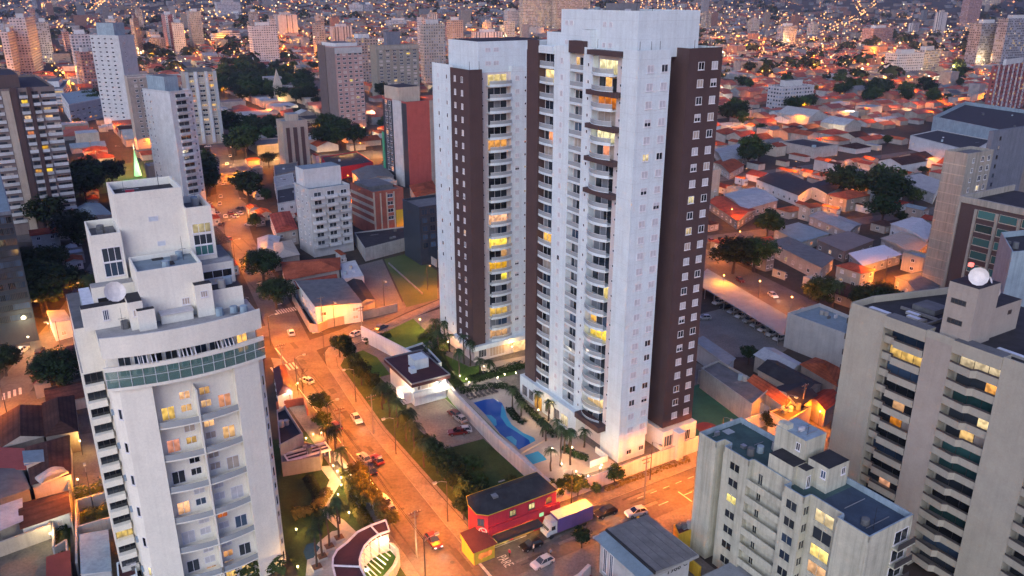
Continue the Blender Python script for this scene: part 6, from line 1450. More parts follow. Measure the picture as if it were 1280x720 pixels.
# ---- distant towers, each where it stands on the skyline
FAR = [('far_white', 0, 9, 37, 41, 100, 'white tower with small windows at the left edge of the skyline'), ('far_white', 28, 31, 57, 23, 95, 'white tower behind the left edge block on the skyline'), ('far_grey', 58, 60, 82, 28, 78, 'blue grey glass tower on the left skyline'),
       ('far_white', 84, 88, 113, 44, 108, 'lavender white slab beside the tall white tower'), ('far_rose', 97, 100, 117, 66, 110, 'low pink slab in front of the lavender slab'), ('far_redw', 193, 206, 217, 19, 66, 'red and white tower on the left skyline'), ('far_grey', 184, 186, 207, 48, 64, 'low grey block at the foot of the red and white tower'),
       ('far_cream', 226, 229, 262, 29, 70, 'stepped cream block on the left skyline'), ('far_cream', 233, 236, 251, 15, 60, 'slim cream tower behind the stepped cream block'), ('far_white', 268, 271, 300, 3, 46, 'pale tower near the top of the left skyline'), ('far_strip', 281, 290, 304, 17, 46, 'white and brown striped tower on the left skyline'),
       ('far_tan', 308, 311, 322, 15, 50, 'orange tan tower behind the white windowed tower'), ('far_white', 310, 314, 346, 33, 80, 'white windowed tower above the park'), ('far_strip', 344, 347, 371, 19, 54, 'white banded tower above the park'), ('far_grey', 384, 386, 398, 16, 42, 'slim grey tower above the park'),
       ('far_strip', 414, 417, 440, 34, 62, 'small striped tower behind the taupe tower'), ('far_white', 436, 439, 453, 6, 46, 'white tower beside a dark slab in the middle skyline'), ('far_grey', 454, 456, 466, 6, 46, 'dark slab beside a white tower in the middle skyline'), ('far_tan', 441, 444, 472, 49, 104, 'pale tan block left of the olive tower'),
       ('far_white', 480, 483, 514, 26, 50, 'pinkish white block behind the olive tower'), ('far_cream', 524, 529, 556, 31, 106, 'beige white tower right of the olive tower'), ('far_tan', 562, 565, 579, 26, 70, 'orange brown tower left of the second white tower'), ('far_white', 561, 564, 577, 9, 40, 'white tower behind the orange brown tower'), ('far_grey', 548, 551, 561, 12, 46, 'narrow grey tower in the middle skyline'),
       ('far_strip', 590, 594, 629, 41, 66, 'white and black striped block above the second white tower'), ('far_white', 632, 635, 650, 14, 50, 'grey white tower left of the lit twin slabs'), ('far_lit', 650, 654, 690, -6, 50, 'left lit beige slab behind the tallest tower'), ('far_lit', 692, 696, 738, -8, 50, 'right lit beige slab behind the tallest tower'),
       ('far_grey', 760, 763, 773, -3, 20, 'slim grey tower just above the tallest tower'), ('far_white', 786, 789, 824, 6, 22, 'low white block just above the tallest tower'), ('far_cream', 925, 928, 938, 3, 20, 'small cream tower on the right skyline'), ('far_grey', 977, 980, 997, 33, 57, 'lone dark grey tower on the right skyline'), ('far_white', 1002, 1004, 1013, -6, 15, 'thin white tower at the top of the right skyline'),
       ('far_rose', 1089, 1092, 1137, 36, 56, 'reddish mid rise block on the right skyline'), ('far_white', 1107, 1122, 1156, 68, 94, 'white mid rise beside a yellow lit block'), ('far_lit', 1152, 1156, 1177, 64, 91, 'yellow floodlit block on the right'), ('far_grey', 1224, 1228, 1254, 30, 84, 'grey white gridded tower on the right skyline'), ('far_grey', 1257, 1261, 1292, 24, 86, 'second gridded tower at the right edge of the skyline'),
       ('far_rose', 1210, 1214, 1230, -8, 42, 'brownish tower left of the gridded towers'), ('far_lit', 1232, 1236, 1290, -8, 34, 'lit yellowish slab at the top right edge'), ('far_redw', 1240, 1248, 1290, 84, 144, 'red tower with white balcony strip at the right edge'), ('far_white', 974, 978, 1018, 110, 138, 'white and green mid rise among the red roofs'), ('far_white', 1168, 1171, 1186, 4, 26, 'pale block on the far right skyline'),
       ('far_white', 157, 160, 174, -5, 27, 'left tower of a pale pair at the top of the left skyline'), ('far_white', 178, 181, 190, -5, 26, 'right tower of a pale pair at the top of the left skyline'), ('far_white', 244, 247, 262, -4, 26, 'white tower at the top of the left skyline'), ('far_band', 76, 79, 122, 112, 130, 'low white banded building left of the tall white tower'), ('far_cream', 140, 144, 158, 24, 60, 'cream tower behind the tall white tower'), ('far_band', 262, 266, 300, 42, 56, 'low white banded hall with lit frieze on the left'),
       ('far_grey', 606, 608, 622, 10, 34, 'slate tower left of the lit twin slabs'), ('far_cream', 412, 414, 426, 4, 30, 'small cream tower in the middle skyline'), ('far_white', 494, 497, 508, 6, 26, 'white tower in the middle skyline'), ('far_tan', 516, 518, 530, 12, 34, 'tan tower in the middle skyline'), ('far_white', 858, 861, 874, 2, 18, 'small white tower right of the tallest tower')]
for i, (mt, a, b, c, yt, yb, lab) in enumerate(FAR):
    tower(lab, a, b, c, yt, yb, mt, mt, rnd.uniform(-12, 12), pent=[(.25, .3, .75, .75, 5, 'house_white')], roof='roof_grey', depth=rnd.uniform(14, 22))
# ---------------------------------------------------------------- trees, palms, hedges
def leaf_quad(mb, c, n, s, m, r):
    n = n.normalized() if n.length > 1e-6 else Vector((0, 0, 1)); a = n.orthogonal().normalized(); b = n.cross(a)
    th = r.random() * 6.28; a, b = a * math.cos(th) + b * math.sin(th), b * math.cos(th) - a * math.sin(th)
    mb.poly([c - a * s - b * s * .5, c + a * s * .2 - b * s * .7, c + a * s + b * s * .4, c - a * s * .1 + b * s * .75], m)
def crown_mesh(seed, clumps, per, size, leaf='leaf', flat=.75, open_=.0):
    """unit crown (radius about 1, centre at the origin): leaf clumps on a few boughs, gaps between them"""
    r = random.Random(seed); mb = MB(); cs = []
    for i in range(clumps):
        a = 2.399 * i + r.uniform(-.5, .5); h = 1 - 2 * (i + .5) / clumps; q = math.sqrt(max(0, 1 - h * h))
        rad = r.uniform(.5, .86); cs.append((Vector((q * math.cos(a) * rad, q * math.sin(a) * rad, h * rad * flat + r.uniform(-.08, .12))), r.uniform(.24, .46)))
    for i in range(4): cs.append((Vector((r.uniform(-.25, .25), r.uniform(-.25, .25), r.uniform(-.2, .3))), .42))
    for c, cr in cs:
        for k in range(per):
            d = Vector((r.gauss(0, 1), r.gauss(0, 1), r.gauss(0, .8) + .25)).normalized(); rr = cr * (r.random() ** .4)
            p = c + d * rr
            leaf_quad(mb, p, d + Vector((r.uniform(-.7, .7), r.uniform(-.7, .7), r.uniform(0, .9))), size * r.uniform(.6, 1.3), leaf, r)
    return mb.mesh('crown'), cs
def trunk_mesh(cs, seed):
    """unit trunk under a unit crown whose centre is at z = 1.35"""
    r = random.Random(seed); mb = MB(); mb.tube((0, 0, -.02), (.02, .01, .75), .075, .05, 'bark', 7)
    for c, cr in cs[::2]:
        b = Vector((c.x * .3, c.y * .3, 1.0 + c.z * .2)); mb.tube((.02, .01, .7), b, .04, .025, 'bark', 5, False); mb.tube(b, (c.x, c.y, 1.35 + c.z), .025, .008, 'bark', 4, False)
    return mb.mesh('trunk')
SPEC = []
for sd, cl, pr, sz, lf, ft in ((1, 16, 95, .085, 'leaf', .8), (2, 20, 80, .08, 'leaf_dark', .72), (3, 14, 100, .09, 'leaf', .95), (4, 18, 85, .085, 'leaf_dark', .85), (5, 12, 70, .10, 'leaf_yellow', .8)):
    cm, cs = crown_mesh(sd, cl, pr, sz, lf, ft); SPEC.append((cm, trunk_mesh(cs, sd)))
FINE = []
for sd, lf in ((11, 'leaf'), (12, 'leaf_dark')):
    cm, cs = crown_mesh(sd, 26, 190, .05, lf, .8); FINE.append((cm, trunk_mesh(cs, sd)))
r_ = random.Random(5); cm = MB()                      # bare winter tree
def twig(mb, p, d, l, r0, n):
    q = p + d * l; mb.tube(p, q, r0, r0 * .6, 'bark', 4, False)
    if n:
        for _ in range(3): twig(mb, q, (d + Vector((r_.uniform(-.8, .8), r_.uniform(-.8, .8), r_.uniform(-.1, .5)))).normalized(), l * .7, r0 * .55, n - 1)
twig(cm, Vector((0, 0, .6)), Vector((0, 0, 1)), .5, .05, 4); BARE = cm.mesh('bare_crown')
TPOS = []
def tree(label, u, v, h, kind=0, rad=None, group='trees of the quarter', cat='tree', name='tree', fine=False, z=0.0):
    rad = rad or h * .42; TPOS.append((u, v, rad)); s = (FINE if fine else SPEC)[kind]
    t = thing(name, label, cat, u, v, z, rnd.uniform(-3, 3), group)
    o = link('trunk', s[1], t); o.scale = (rad, rad, h / 2.15)
    c = link('crown', s[0], t, (0, 0, h * .66)); c.scale = (rad, rad * rnd.uniform(.85, 1.1), h * .42)
    return t
def palm_mesh(seed, fr, drop, ln):
    r = random.Random(seed); mb = MB()
    for i in range(fr):
        a = 2 * math.pi * i / fr + r.uniform(-.2, .2); up = r.uniform(.1, 1.0); L_ = ln * r.uniform(.8, 1.1); pts = []
        for k in range(6):
            f = k / 5; pts.append(Vector((math.cos(a) * L_ * f * (1 - .15 * f), math.sin(a) * L_ * f * (1 - .15 * f), up * L_ * f * .9 - drop * L_ * f * f * (1.1 + .3 * r.random()))))
        side = Vector((-math.sin(a), math.cos(a), 0))
        for k in range(5):
            for j in range(3):
                p = pts[k].lerp(pts[k + 1], j / 3); f = (k + j / 3) / 5; w = ln * .26 * math.sin(math.pi * min(1, f * .9 + .14))
                for s in (-1, 1):
                    tip = p + side * s * w + (pts[k + 1] - pts[k]) * .5 + Vector((0, 0, -w * .45)); d = (pts[k + 1] - pts[k]) * .28
                    mb.poly([p, p + d, tip], 'leaf_palm')
    return mb.mesh('fronds')
PALMS = [palm_mesh(1, 15, .95, 1.0), palm_mesh(2, 18, 1.15, 1.0), palm_mesh(3, 13, .8, 1.0)]
m = MB()
for i in range(6): m.tube((.02 * math.sin(i), .015 * math.cos(i * 2), i / 6), (.02 * math.sin(i + 1), .015 * math.cos(i * 2 + 2), (i + 1) / 6), .05 - .004 * i, .046 - .004 * i, 'bark', 7, False)
PTRUNK = m.mesh('trunk')
def palm(label, u, v, h, ln=2.6, kind=0, group='palms of the compound', z=.1):
    t = thing('palm_tree', label, 'palm', u, v, z, rnd.uniform(-3, 3), group)
    o = link('trunk', PTRUNK, t); o.scale = (h * .42 ** .5 * .9 + 1.2, h * .42 ** .5 * .9 + 1.2, h); o.scale = (4.2, 4.2, h)
    c = link('fronds', PALMS[kind], t, (.02 * 4, .01 * 4, h)); c.scale = (ln, ln, ln)
    return t
def hedge(label, pts, h, th, leaf='leaf', dens=26, pix=True, name='hedge', cat='hedge', z=.12):
    P = [gp(x, y) for x, y in pts] if pix else pts
    cu, cv = P[0]; r = random.Random(int(cu * 7)); mb = MB()
    for a, b in zip(P, P[1:]):
        ln = math.hypot(b[0] - a[0], b[1] - a[1]); dx, dy = (b[0] - a[0]) / (ln or 1), (b[1] - a[1]) / (ln or 1)
        for k in range(int(ln * dens * max(h, th))):
            f, s = r.random() * ln, r.uniform(-1, 1); zz = r.random() ** .6 * h * (1 + .15 * math.sin(f * 1.7))
            if abs(s) < .7 and zz < h * .7: s = math.copysign(r.uniform(.75, 1.05), s)
            c = Vector((a[0] - cu + dx * f - dy * s * th / 2, a[1] - cv + dy * f + dx * s * th / 2, zz))
            leaf_quad(mb, c, Vector((-dy * s, dx * s, .7 + r.random())), r.uniform(.16, .34), leaf, r)
    return solid(name, mb, label, cat, cu, cv, z)
STREET_T = 'street trees on the verge of the tower compound'
for x, y, h, k in ((425, 447, 6.5, 1), (437, 458, 7, 3), (446, 470, 6, 0), (452, 482, 6.5, 1), (466, 492, 5.5, 3), (433, 440, 5, 0), (480, 505, 5.5, 1), (547, 592, 6.5, 1), (556, 600, 6, 3), (566, 612, 6.5, 1), (573, 622, 6, 3), (580, 634, 6, 0), (540, 580, 6, 3), (533, 572, 5.5, 1), (600, 640, 6, 3), (562, 590, 5.5, 1), (580, 650, 5, 1)):
    tree('dark round street tree in the row between the main street pavement and the compound lawn', *gp(x, y), h, k, h * .40, STREET_T, fine=False)
for x, y in ((592, 588), (640, 612), (600, 612)):
    tree('low dark bushy tree on the lawn beside the red corner shop', *gp(x, y), rnd.uniform(2.6, 4), rnd.choice((0, 1, 3)), rnd.uniform(1.6, 2.4), 'bushes on the lawn by the red shop', 'bush', 'bush')
for x, y, h in ((487, 522, 6), (497, 535, 6.5), (508, 552, 7), (518, 566, 6.5), (530, 585, 6), (478, 512, 6), (512, 540, 5)):
    palm('bushy palm on the verge beside the main street pavement', *gp(x, y), h, 3.0, rnd.randrange(3), 'verge palms beside the main street')
P64 = lambda x, y: (560 + x / 6.4, 480 + y / 6.4)
for x, y, h in ((515, 200, 5), (715, 245, 5.5), (803, 300, 5), (585, 262, 3.5), (757, 440, 4.5), (780, 460, 4), (870, 430, 4), (900, 660, 9), (978, 650, 8), (930, 560, 5), (970, 540, 5), (1090, 510, 4), (820, 700, 5)):
    palm('slender palm among the loungers and hedges of the pool terrace', *gp(*P64(x, y)), h, 2.0, rnd.randrange(3), 'palms of the pool terrace')
for x, y, h in ((556, 428, 6), (580, 455, 8), (588, 458, 7), (574, 470, 7), (600, 468, 4), (548, 440, 6), (545, 425, 6), (535, 452, 5), (562, 440, 5), (612, 470, 4)):
    palm('palm in the garden between the gatehouse and the second white tower', *gp(x, y), h, 2.3, rnd.randrange(3), 'garden palms by the second white tower')
for i, (x, y) in enumerate(PLANTERS):
    palm('tall thin palm in a square planter on the clubhouse terrace', *gp(x, y), 7.5, 1.9, i % 3, 'planter palms on the clubhouse terrace', .6)
for x, y, h in ((420, 570, 6.5), (428, 590, 5), (425, 655, 4), (410, 560, 5)):
    palm('palm in the lit garden of the cream tower', *gp(x, y), h, 2.4, rnd.randrange(3), 'palms of the cream tower garden')
for x, y, h, k, lab in ((330, 352, 11, 1, 'big round dark tree on the bend of the main street'), (346, 386, 9.5, 1, 'big dark tree beside the cream tower where the main street widens'), (320, 288, 7, 0, 'lone round tree standing on the main street beside the parked cars'), (76, 492, 11, 1, 'broad dark tree left of the cream tower over the orange street'), (97, 308, 14, 1, 'large dark tree below the striped tower at the left'),
                       (60, 352, 12, 0, 'dark tree beside the gridded dark tower'), (30, 345, 10, 3, 'dark tree between the striped and gridded towers'), (78, 372, 11, 1, 'dark tree above the lit ground floor at the left'), (8, 470, 8, 1, 'dark tree cut by the left edge beside the orange street'), (100, 372, 9, 3, 'dark tree touching the back of the cream tower'),
                       (402, 520, 6, 1, 'clipped dark tree on the kerb of the main street'), (404, 540, 5, 3, 'second clipped dark tree on the kerb of the main street'), (916, 342, 13, 1, 'broad dark tree on the avenue verge right of the tallest tower'), (942, 340, 12, 0, 'second broad tree on the avenue verge'), (1022, 386, 10, 0, 'round green tree on the avenue lawn'), (1092, 402, 12, 1, 'dark spreading tree on the avenue lawn beside the palm'), (1078, 392, 8, 3, 'dark tree behind the avenue palm'),
                       (935, 456, 5.5, 1, 'small dark tree at the corner of the parking lot'), (962, 540, 5, 1, 'dark tree behind the teal roofed block'), (727, 685, 4.2, 1, 'dark tree on the cross street pavement beside the truck'), (690, 620, 3.5, 0, 'slim dark tree behind the red shop')):
    tree(lab, *gp(x, y), h, (k % 2) if h > 7 else k, h * (.62 if h > 7 else .45), None, fine=h > 7)
for x, y, h in ((708, 622, 4.6), (722, 620, 4.6), (768, 607, 4.4), (745, 618, 2.4), (702, 624, 4)):
    tree('rounded green tree on the verge under the tall pale street wall', *gp(x, y), h, 0, h * .5, 'trees under the tall pale wall')
t = thing('bare_tree', 'leafless tree on the left kerb of the main street by the crossing', 'tree', *gp(379, 492)); o = link('trunk', SPEC[0][1], t); o.scale = (1, 1, 2); o = link('crown', BARE, t); o.scale = (3.2, 3.2, 3.4)
for x, y, h in ((457, 628, 4.5), (465, 637, 4.5), (473, 645, 4.5), (480, 652, 4), (452, 615, 4.5), (447, 603, 4.5), (486, 662, 4)):
    tree('thin leaved kerb tree between the white garden wall and the street', *gp(x, y), h, 4, h * .5, 'kerb trees along the white garden wall')
palm('tall palm on the avenue lawn', *gp(1040, 388), 9, 3.2, 1, None); palm('palm behind the cream tower at the left', *gp(117, 392), 12, 3.4, 1, None)
palm('short tree palm in front of the teal roofed shed at the left', *gp(130, 372), 9, 3, 0, None)
hedge('dark clipped hedge curving along the back of the pool', [P64(90, 80), P64(180, 60), P64(420, 30), P64(520, 60), P64(600, 180), P64(720, 300), P64(860, 440)], 1.5, 1.3, 'leaf_dark', 40)
hedge('low dark planting bed in the bend of the pool', [P64(490, 210), P64(540, 280), P64(620, 325)], .8, 1.6, 'leaf_dark', 40)
hedge('dark planting bed at the corner of the pool terrace', [P64(930, 520), P64(1040, 590), P64(1120, 610)], 1.0, 1.6, 'leaf_dark', 40)
hedge('green hedge strip inside the pool wall', [P64(60, 110), P64(250, 290), P64(420, 470), P64(620, 690)], .8, .8, 'leaf', 30)
hedge('mixed shrubs on the lawn between the pink lit wall and the second tower', [(530, 428), (545, 412), (552, 438), (540, 450)], 1.6, 4, 'leaf', 30)
hedge('green hedge beside the cross road below the corner house', [(455, 430), (487, 421)], 1.4, 2.2, 'leaf', 45)
hedge('green garden planting below the second white tower', [(588, 478), (640, 462), (655, 458)], 1.4, 3.0, 'leaf', 34)
hedge('planting in the garden beside the gatehouse', [(545, 445), (560, 470), (575, 490)], 1.5, 3, 'leaf', 34)
hedge('yellowish hedge in the garden of the cream tower', [(366, 648), (395, 640), (410, 618)], 1.6, 2.0, 'leaf_yellow', 36)
hedge('dark planting along the garden path of the cream tower', [(385, 600), (398, 622), (396, 645), (402, 660)], 1.1, 2.0, 'leaf_dark', 34)
hedge('yellow green planting between the lamp lit path and the white garden wall', [(432, 590), (440, 615), (448, 640), (462, 662)], 1.0, 2.4, 'leaf_yellow', 30)
hedge('shrubs at the foot of the cream tower', [(283, 722), (318, 716), (345, 712), (362, 716)], 2.4, 2.4, 'leaf', 34)
hedge('dark shrubs in the white walled yard left of the cream tower', [(105, 650), (152, 634)], 1.8, 2.2, 'leaf_dark', 30)
hedge('dark shrubs below the orange lit wall left of the cream tower', [(94, 624), (128, 612)], 2.0, 2.4, 'leaf_dark', 30)
hedge('ivy green strip in the narrow yard at the bottom left', [(76, 655), (78, 700)], 1.2, 2.0, 'leaf_dark', 26)
hedge('dry bushes on the slope under the tall pale street wall', [(755, 614), (800, 596), (860, 575)], .6, 1.6, 'leaf_yellow', 12)

# ---------------------------------------------------------------- cars, truck, people
def car_meshes(paintm):
    b = MB(); S = [(-2.1, .74, .38, .72), (-2.0, .84, .28, .84), (-1.2, .87, .24, .90), (.7, .87, .24, .90), (1.7, .85, .26, .80), (2.05, .78, .30, .66), (2.15, .68, .38, .58)]
    for (y0, w0, a0, h0), (y1, w1, a1, h1) in zip(S, S[1:]):
        for s in (-1, 1):
            q = [(s * w0, y0, a0), (s * w1, y1, a1), (s * w1, y1, h1), (s * w0, y0, h0)]; b.poly(q if s > 0 else q[::-1], paintm)
        b.poly([(-w0, y0, h0), (w0, y0, h0), (w1, y1, h1), (-w1, y1, h1)], paintm); b.poly([(-w1, y1, a1), (w1, y1, a1), (w0, y0, a0), (-w0, y0, a0)], 'tyre')
    y, w, a, h = S[0]; b.poly([(-w, y, a), (w, y, a), (w, y, h), (-w, y, h)], paintm); y, w, a, h = S[-1]; b.poly([(w, y, a), (-w, y, a), (-w, y, h), (w, y, h)], paintm)
    b.poly([(-.60, -1.35, 1.43), (.60, -1.35, 1.43), (.60, .15, 1.45), (-.60, .15, 1.45)], paintm)
    for s in (-1, 1):
        b.tube((s * .78, .95, .9), (s * .6, .15, 1.44), .035, .035, paintm, 4); b.tube((s * .78, -1.9, .87), (s * .6, -1.35, 1.42), .045, .045, paintm, 4); b.tube((s * .80, -.5, .9), (s * .61, -.5, 1.44), .035, .035, paintm, 4)
    g = MB(); A = [(-.77, -1.88, .88), (.77, -1.88, .88), (.77, .93, .9), (-.77, .93, .9)]; T = [(-.59, -1.36, 1.41), (.59, -1.36, 1.41), (.59, .14, 1.43), (-.59, .14, 1.43)]
    for i in range(4): j = (i + 1) % 4; g.poly([A[i], A[j], T[j], T[i]], 'glass')
    w = MB(); w.tube((-.1, 0, 0), (.1, 0, 0), .31, .31, 'tyre', 12); w.tube((-.11, 0, 0), (.11, 0, 0), .18, .18, 'metal_grey', 8)
    return b.mesh('body'), g.mesh('windows'), w.mesh('wheel')
_cm = {}
def light_mesh(m): mb = MB(); mb.box(-.17, -.03, -.07, .17, .03, .07, m); return mb.mesh('light')
HL, TL, HO, TO = light_mesh('head_light'), light_mesh('tail_light'), light_mesh('shutter_pale'), light_mesh('brick_red')
def car(label, u, v, ang, paintm='car_white', on=False, group='parked cars of the quarter', z=.02, size=1.0):
    """ang: heading in degrees against the grid's v axis"""
    if paintm not in _cm: _cm[paintm] = car_meshes(paintm)
    b, g, w = _cm[paintm]; t = thing('car', label, 'car', u, v, z, R(ang), group)
    t.scale = (size, size, size)
    link('body', b, t); link('window_band', g, t)
    for x in (-.78, .78):
        for y in (-1.3, 1.3): link('wheel', w, t, (x, y, .31))
        link('headlight', HL if on else HO, t, (x * .72, 2.12, .58)); link('tail_light', TL if on else TO, t, (x * .78, -2.08, .7))
    if on: l = lamp('beam', t, (0, 2.6, .7), 220, (1, .85, .6), 'SPOT', .2, 70); l.rotation_euler = (R(78), 0, 0)
    return t
car('white car with bright headlights turning into the cross street', *gp(795, 643), 80, 'car_white', True, None); car('black car parked on the cross street behind the truck', *gp(757, 643), 90, 'car_black', False, None, size=1.05)
car('dark car with chrome trim parked before the red corner shop', *gp(664, 684), 92, 'car_black', False, None, size=1.0); car('white car at the bottom edge by the curved wall', *gp(678, 706), 95, 'car_white', False, None)
car('dark red car driving at the bottom of the main street', *gp(542, 679), 178, 'car_red', True, None, size=1.05); car('white taxi like car driving down the middle of the main street', *gp(446, 526), 176, 'car_white', True, None)
car('white car parked at the floodlit house on the main street', *gp(384, 478), 20, 'car_white', False, None); car('white car driving away at the street crossing', *gp(364, 418), -8, 'car_white', True, None)
car('dark blue car parked on the cross road above the hedge', *gp(477, 411), -65, 'car_blue', False, None); car('white car passing behind the round tree on the cross road', *gp(446, 419), -66, 'car_white', False, None)
for x, y, c_ in ((480, 628, 'car_white'), (486, 637, 'car_silver'), (462, 590, 'car_black'), (471, 577, 'car_red'), (455, 575, 'car_silver'), (420, 535, 'car_red')): car('car parked under the kerb trees on the left side of the main street', *gp(x, y), 4, c_, False, 'cars parked under the kerb trees')
for x, y, a, c_ in ((572, 543, 70, 'car_red'), (578, 541, 70, 'car_white')): car({'car_red': 'reddish car parked at the end of the sand parking lot', 'car_white': 'white car parked beside the reddish one in the sand lot'}[c_], *gp(x, y), a, c_, False, None, .13)
for x, y, c_ in ((568, 520, 'car_red'), (575, 526, 'car_silver')): car({'car_red': 'red car parked against the pool wall', 'car_silver': 'silver car parked against the pool wall'}[c_], *gp(x, y), 5, c_, False, None, .13)
car('silver hatchback alone in the parking lot beside the brown end of the tallest tower', *gp(880, 399), 60, 'car_silver', False, None)
for i in range(9):
    u, v = gp(896 + i * 9.5, 379 + i * 5.6); car('car parked in the row under the long blue roofed shed', u, v - .6, 90, rnd.choice(('car_white', 'car_black', 'car_silver', 'car_grey')), False, 'cars under the parking shed')
for x, y, a, on in ((966, 371, 160, True), (890, 303, 165, True), (893, 316, -15, True), (925, 352, 160, False), (938, 330, 165, True), (1006, 392, 170, False)): car('car driving along the lamp lit avenue at the right', *gp(x, y), a, rnd.choice(('car_white', 'car_silver', 'car_red')), on, 'cars on the right avenue')
for x, y in ((266, 262), (270, 268), (262, 256), (282, 272), (288, 268), (294, 272), (300, 268), (277, 282), (286, 300), (300, 262), (312, 282)): car('car parked in the cluster on the main street behind the cream tower', *gp(x, y), rnd.uniform(-40, 40), rnd.choice(('car_white', 'car_silver', 'car_black', 'car_red')), rnd.random() < .3, 'cars behind the cream tower')
for x, y in ((275, 256), (276, 247), (279, 231), (281, 222), (284, 206), (288, 196)): car('car driving on the far stretch of the main street', *gp(x, y), -12, rnd.choice(('car_white', 'car_silver', 'car_red')), True, 'cars on the far main street')
for x, y in ((396, 170), (412, 174), (432, 168), (300, 176), (260, 184), (352, 163), (205, 186), (450, 172)): car('car on the broad lit avenue in the middle distance', *gp(x, y), 80, rnd.choice(('car_white', 'car_silver', 'car_red')), rnd.random() < .6, 'cars on the broad middle avenue')
car('dark car parked by the striped crossing at the left', *gp(50, 440), -15, 'car_black', False, None); car('white van like car at the left edge by the lamp', *gp(28, 440), -30, 'car_white', False, None, size=1.15)
def truck():
    u, v = gp(704, 662); t = thing('delivery_truck', 'delivery truck with a white cab and a purple sided box, parked by the red shop', 'truck', u, v, .02, R(90), None)
    m = MB(); m.box(-1.25, -5.6, .9, 1.25, 2.0, 3.7, 'truck_purple', 'cream'); m.box(-1.28, -5.62, 3.702, 1.28, 2.02, 3.78, 'house_white'); m.box(-1.2, -5.5, .7, 1.2, 3.6, .898, 'frame_dark'); obj('cargo_box', m, t)
    m = MB(); m.box(-1.15, 2.1, .9, 1.15, 3.4, 2.7, 'house_white'); m.prism([(-1.15, 3.402), (1.15, 3.402), (1.1, 4.2), (-1.1, 4.2)], .6, 1.6, 'house_white'); m.poly([(-1.15, 3.402, 2.7), (1.15, 3.402, 2.7), (1.1, 4.0, 1.602), (-1.1, 4.0, 1.602)][::-1], 'house_white'); m.box(-1.15, 2.1, 2.702, 1.15, 3.3, 3.3, 'house_white'); obj('cab', m, t)
    m = MB(); m.poly([(1.0, 3.44, 2.6), (-1.0, 3.44, 2.6), (-.98, 3.95, 1.72), (.98, 3.95, 1.72)], 'glass'); obj('windscreen', m, t)
    for s in (-1, 1): m = MB(); m.box(s * 1.16 - .01, 2.5, 1.7, s * 1.16 + .01, 3.3, 2.5, 'glass'); obj('side_window', m, t); link('headlight', HO, t, (s * .8, 4.22, .95))
    w = MB(); w.tube((-.14, 0, 0), (.14, 0, 0), .45, .45, 'tyre', 12); wm = w.mesh('wheel')
    for s in (-1, 1):
        for y in (3.3, -2.8, -3.9): link('wheel', wm, t, (s * 1.05, y, .45))
paint('truck_purple', (.10, .06, .19), grime=.1, streak=.1)
truck()
def person(label, u, v, ang, top, pose=0):
    J = {'hip': (0, 0, .95), 'chest': (0, .02, 1.35), 'neck': (0, .02, 1.5), 'head': (0, .04, 1.68), 'sl': (-.2, 0, 1.42), 'sr': (.2, 0, 1.42), 'el': (-.26, -.03, 1.15), 'er': (.26, .05, 1.15), 'hl': (-.26, .1, .9), 'hr': (.24, .16, .95), 'kl': (-.1, .06 + .1 * pose, .5), 'kr': (.1, .04 - .1 * pose, .5), 'fl': (-.1, .0 + .18 * pose, .06), 'fr': (.1, .0 - .18 * pose, .06), 'tl': (-.1, .16 + .18 * pose, .04), 'tr': (.1, .16 - .18 * pose, .04)}
    E_ = [('hip', 'chest'), ('chest', 'neck'), ('neck', 'head'), ('chest', 'sl'), ('sl', 'el'), ('el', 'hl'), ('chest', 'sr'), ('sr', 'er'), ('er', 'hr'), ('hip', 'kl'), ('kl', 'fl'), ('fl', 'tl'), ('hip', 'kr'), ('kr', 'fr'), ('fr', 'tr')]
    rad = dict(hip=.15, chest=.16, neck=.06, head=.115, sl=.07, sr=.07, el=.05, er=.05, hl=.04, hr=.04, kl=.075, kr=.075, fl=.045, fr=.045, tl=.04, tr=.04)
    ks = list(J); me = bpy.data.meshes.new('person'); me.from_pydata([J[k] for k in ks], [(ks.index(a), ks.index(b)) for a, b in E_], [])
    tmp = bpy.data.objects.new('person', me); COL.objects.link(tmp); md = tmp.modifiers.new('skin', 'SKIN')
    for i, k in enumerate(ks): me.skin_vertices[0].data[i].radius = (rad[k], rad[k]); me.skin_vertices[0].data[i].use_root = (i == 0)
    s = tmp.modifiers.new('sub', 'SUBSURF'); s.levels = 1; s.render_levels = 1
    dg = bpy.context.evaluated_depsgraph_get(); out = bpy.data.meshes.new_from_object(tmp.evaluated_get(dg)); bpy.data.objects.remove(tmp)
    out.name = 'person'
    for mt in (top, 'silhouette', 'skin_tone'): out.materials.append(M[mt])
    for p in out.polygons: z = p.center.z; p.material_index = 0 if .95 < z < 1.48 and abs(p.center.x) < .3 else (1 if z <= .95 and abs(p.center.x) < .2 or z > 1.72 else 2)
    o = link('person', out, None, W(u, v, .14), GRID + R(ang)); tag(o, label, 'person')
paint('skin_tone', (.30, .17, .11), grime=.05, streak=0)
person('person in a red top standing beside the dark car near the red shop', *gp(637, 697), 100, 'red_paint'); person('person in dark clothes walking in the road above the white car', *gp(688, 697), -60, 'slate_blue', 1); person('person in a pale shirt standing beside the dark car on the cross street', *gp(667, 691), 40, 'house_white')

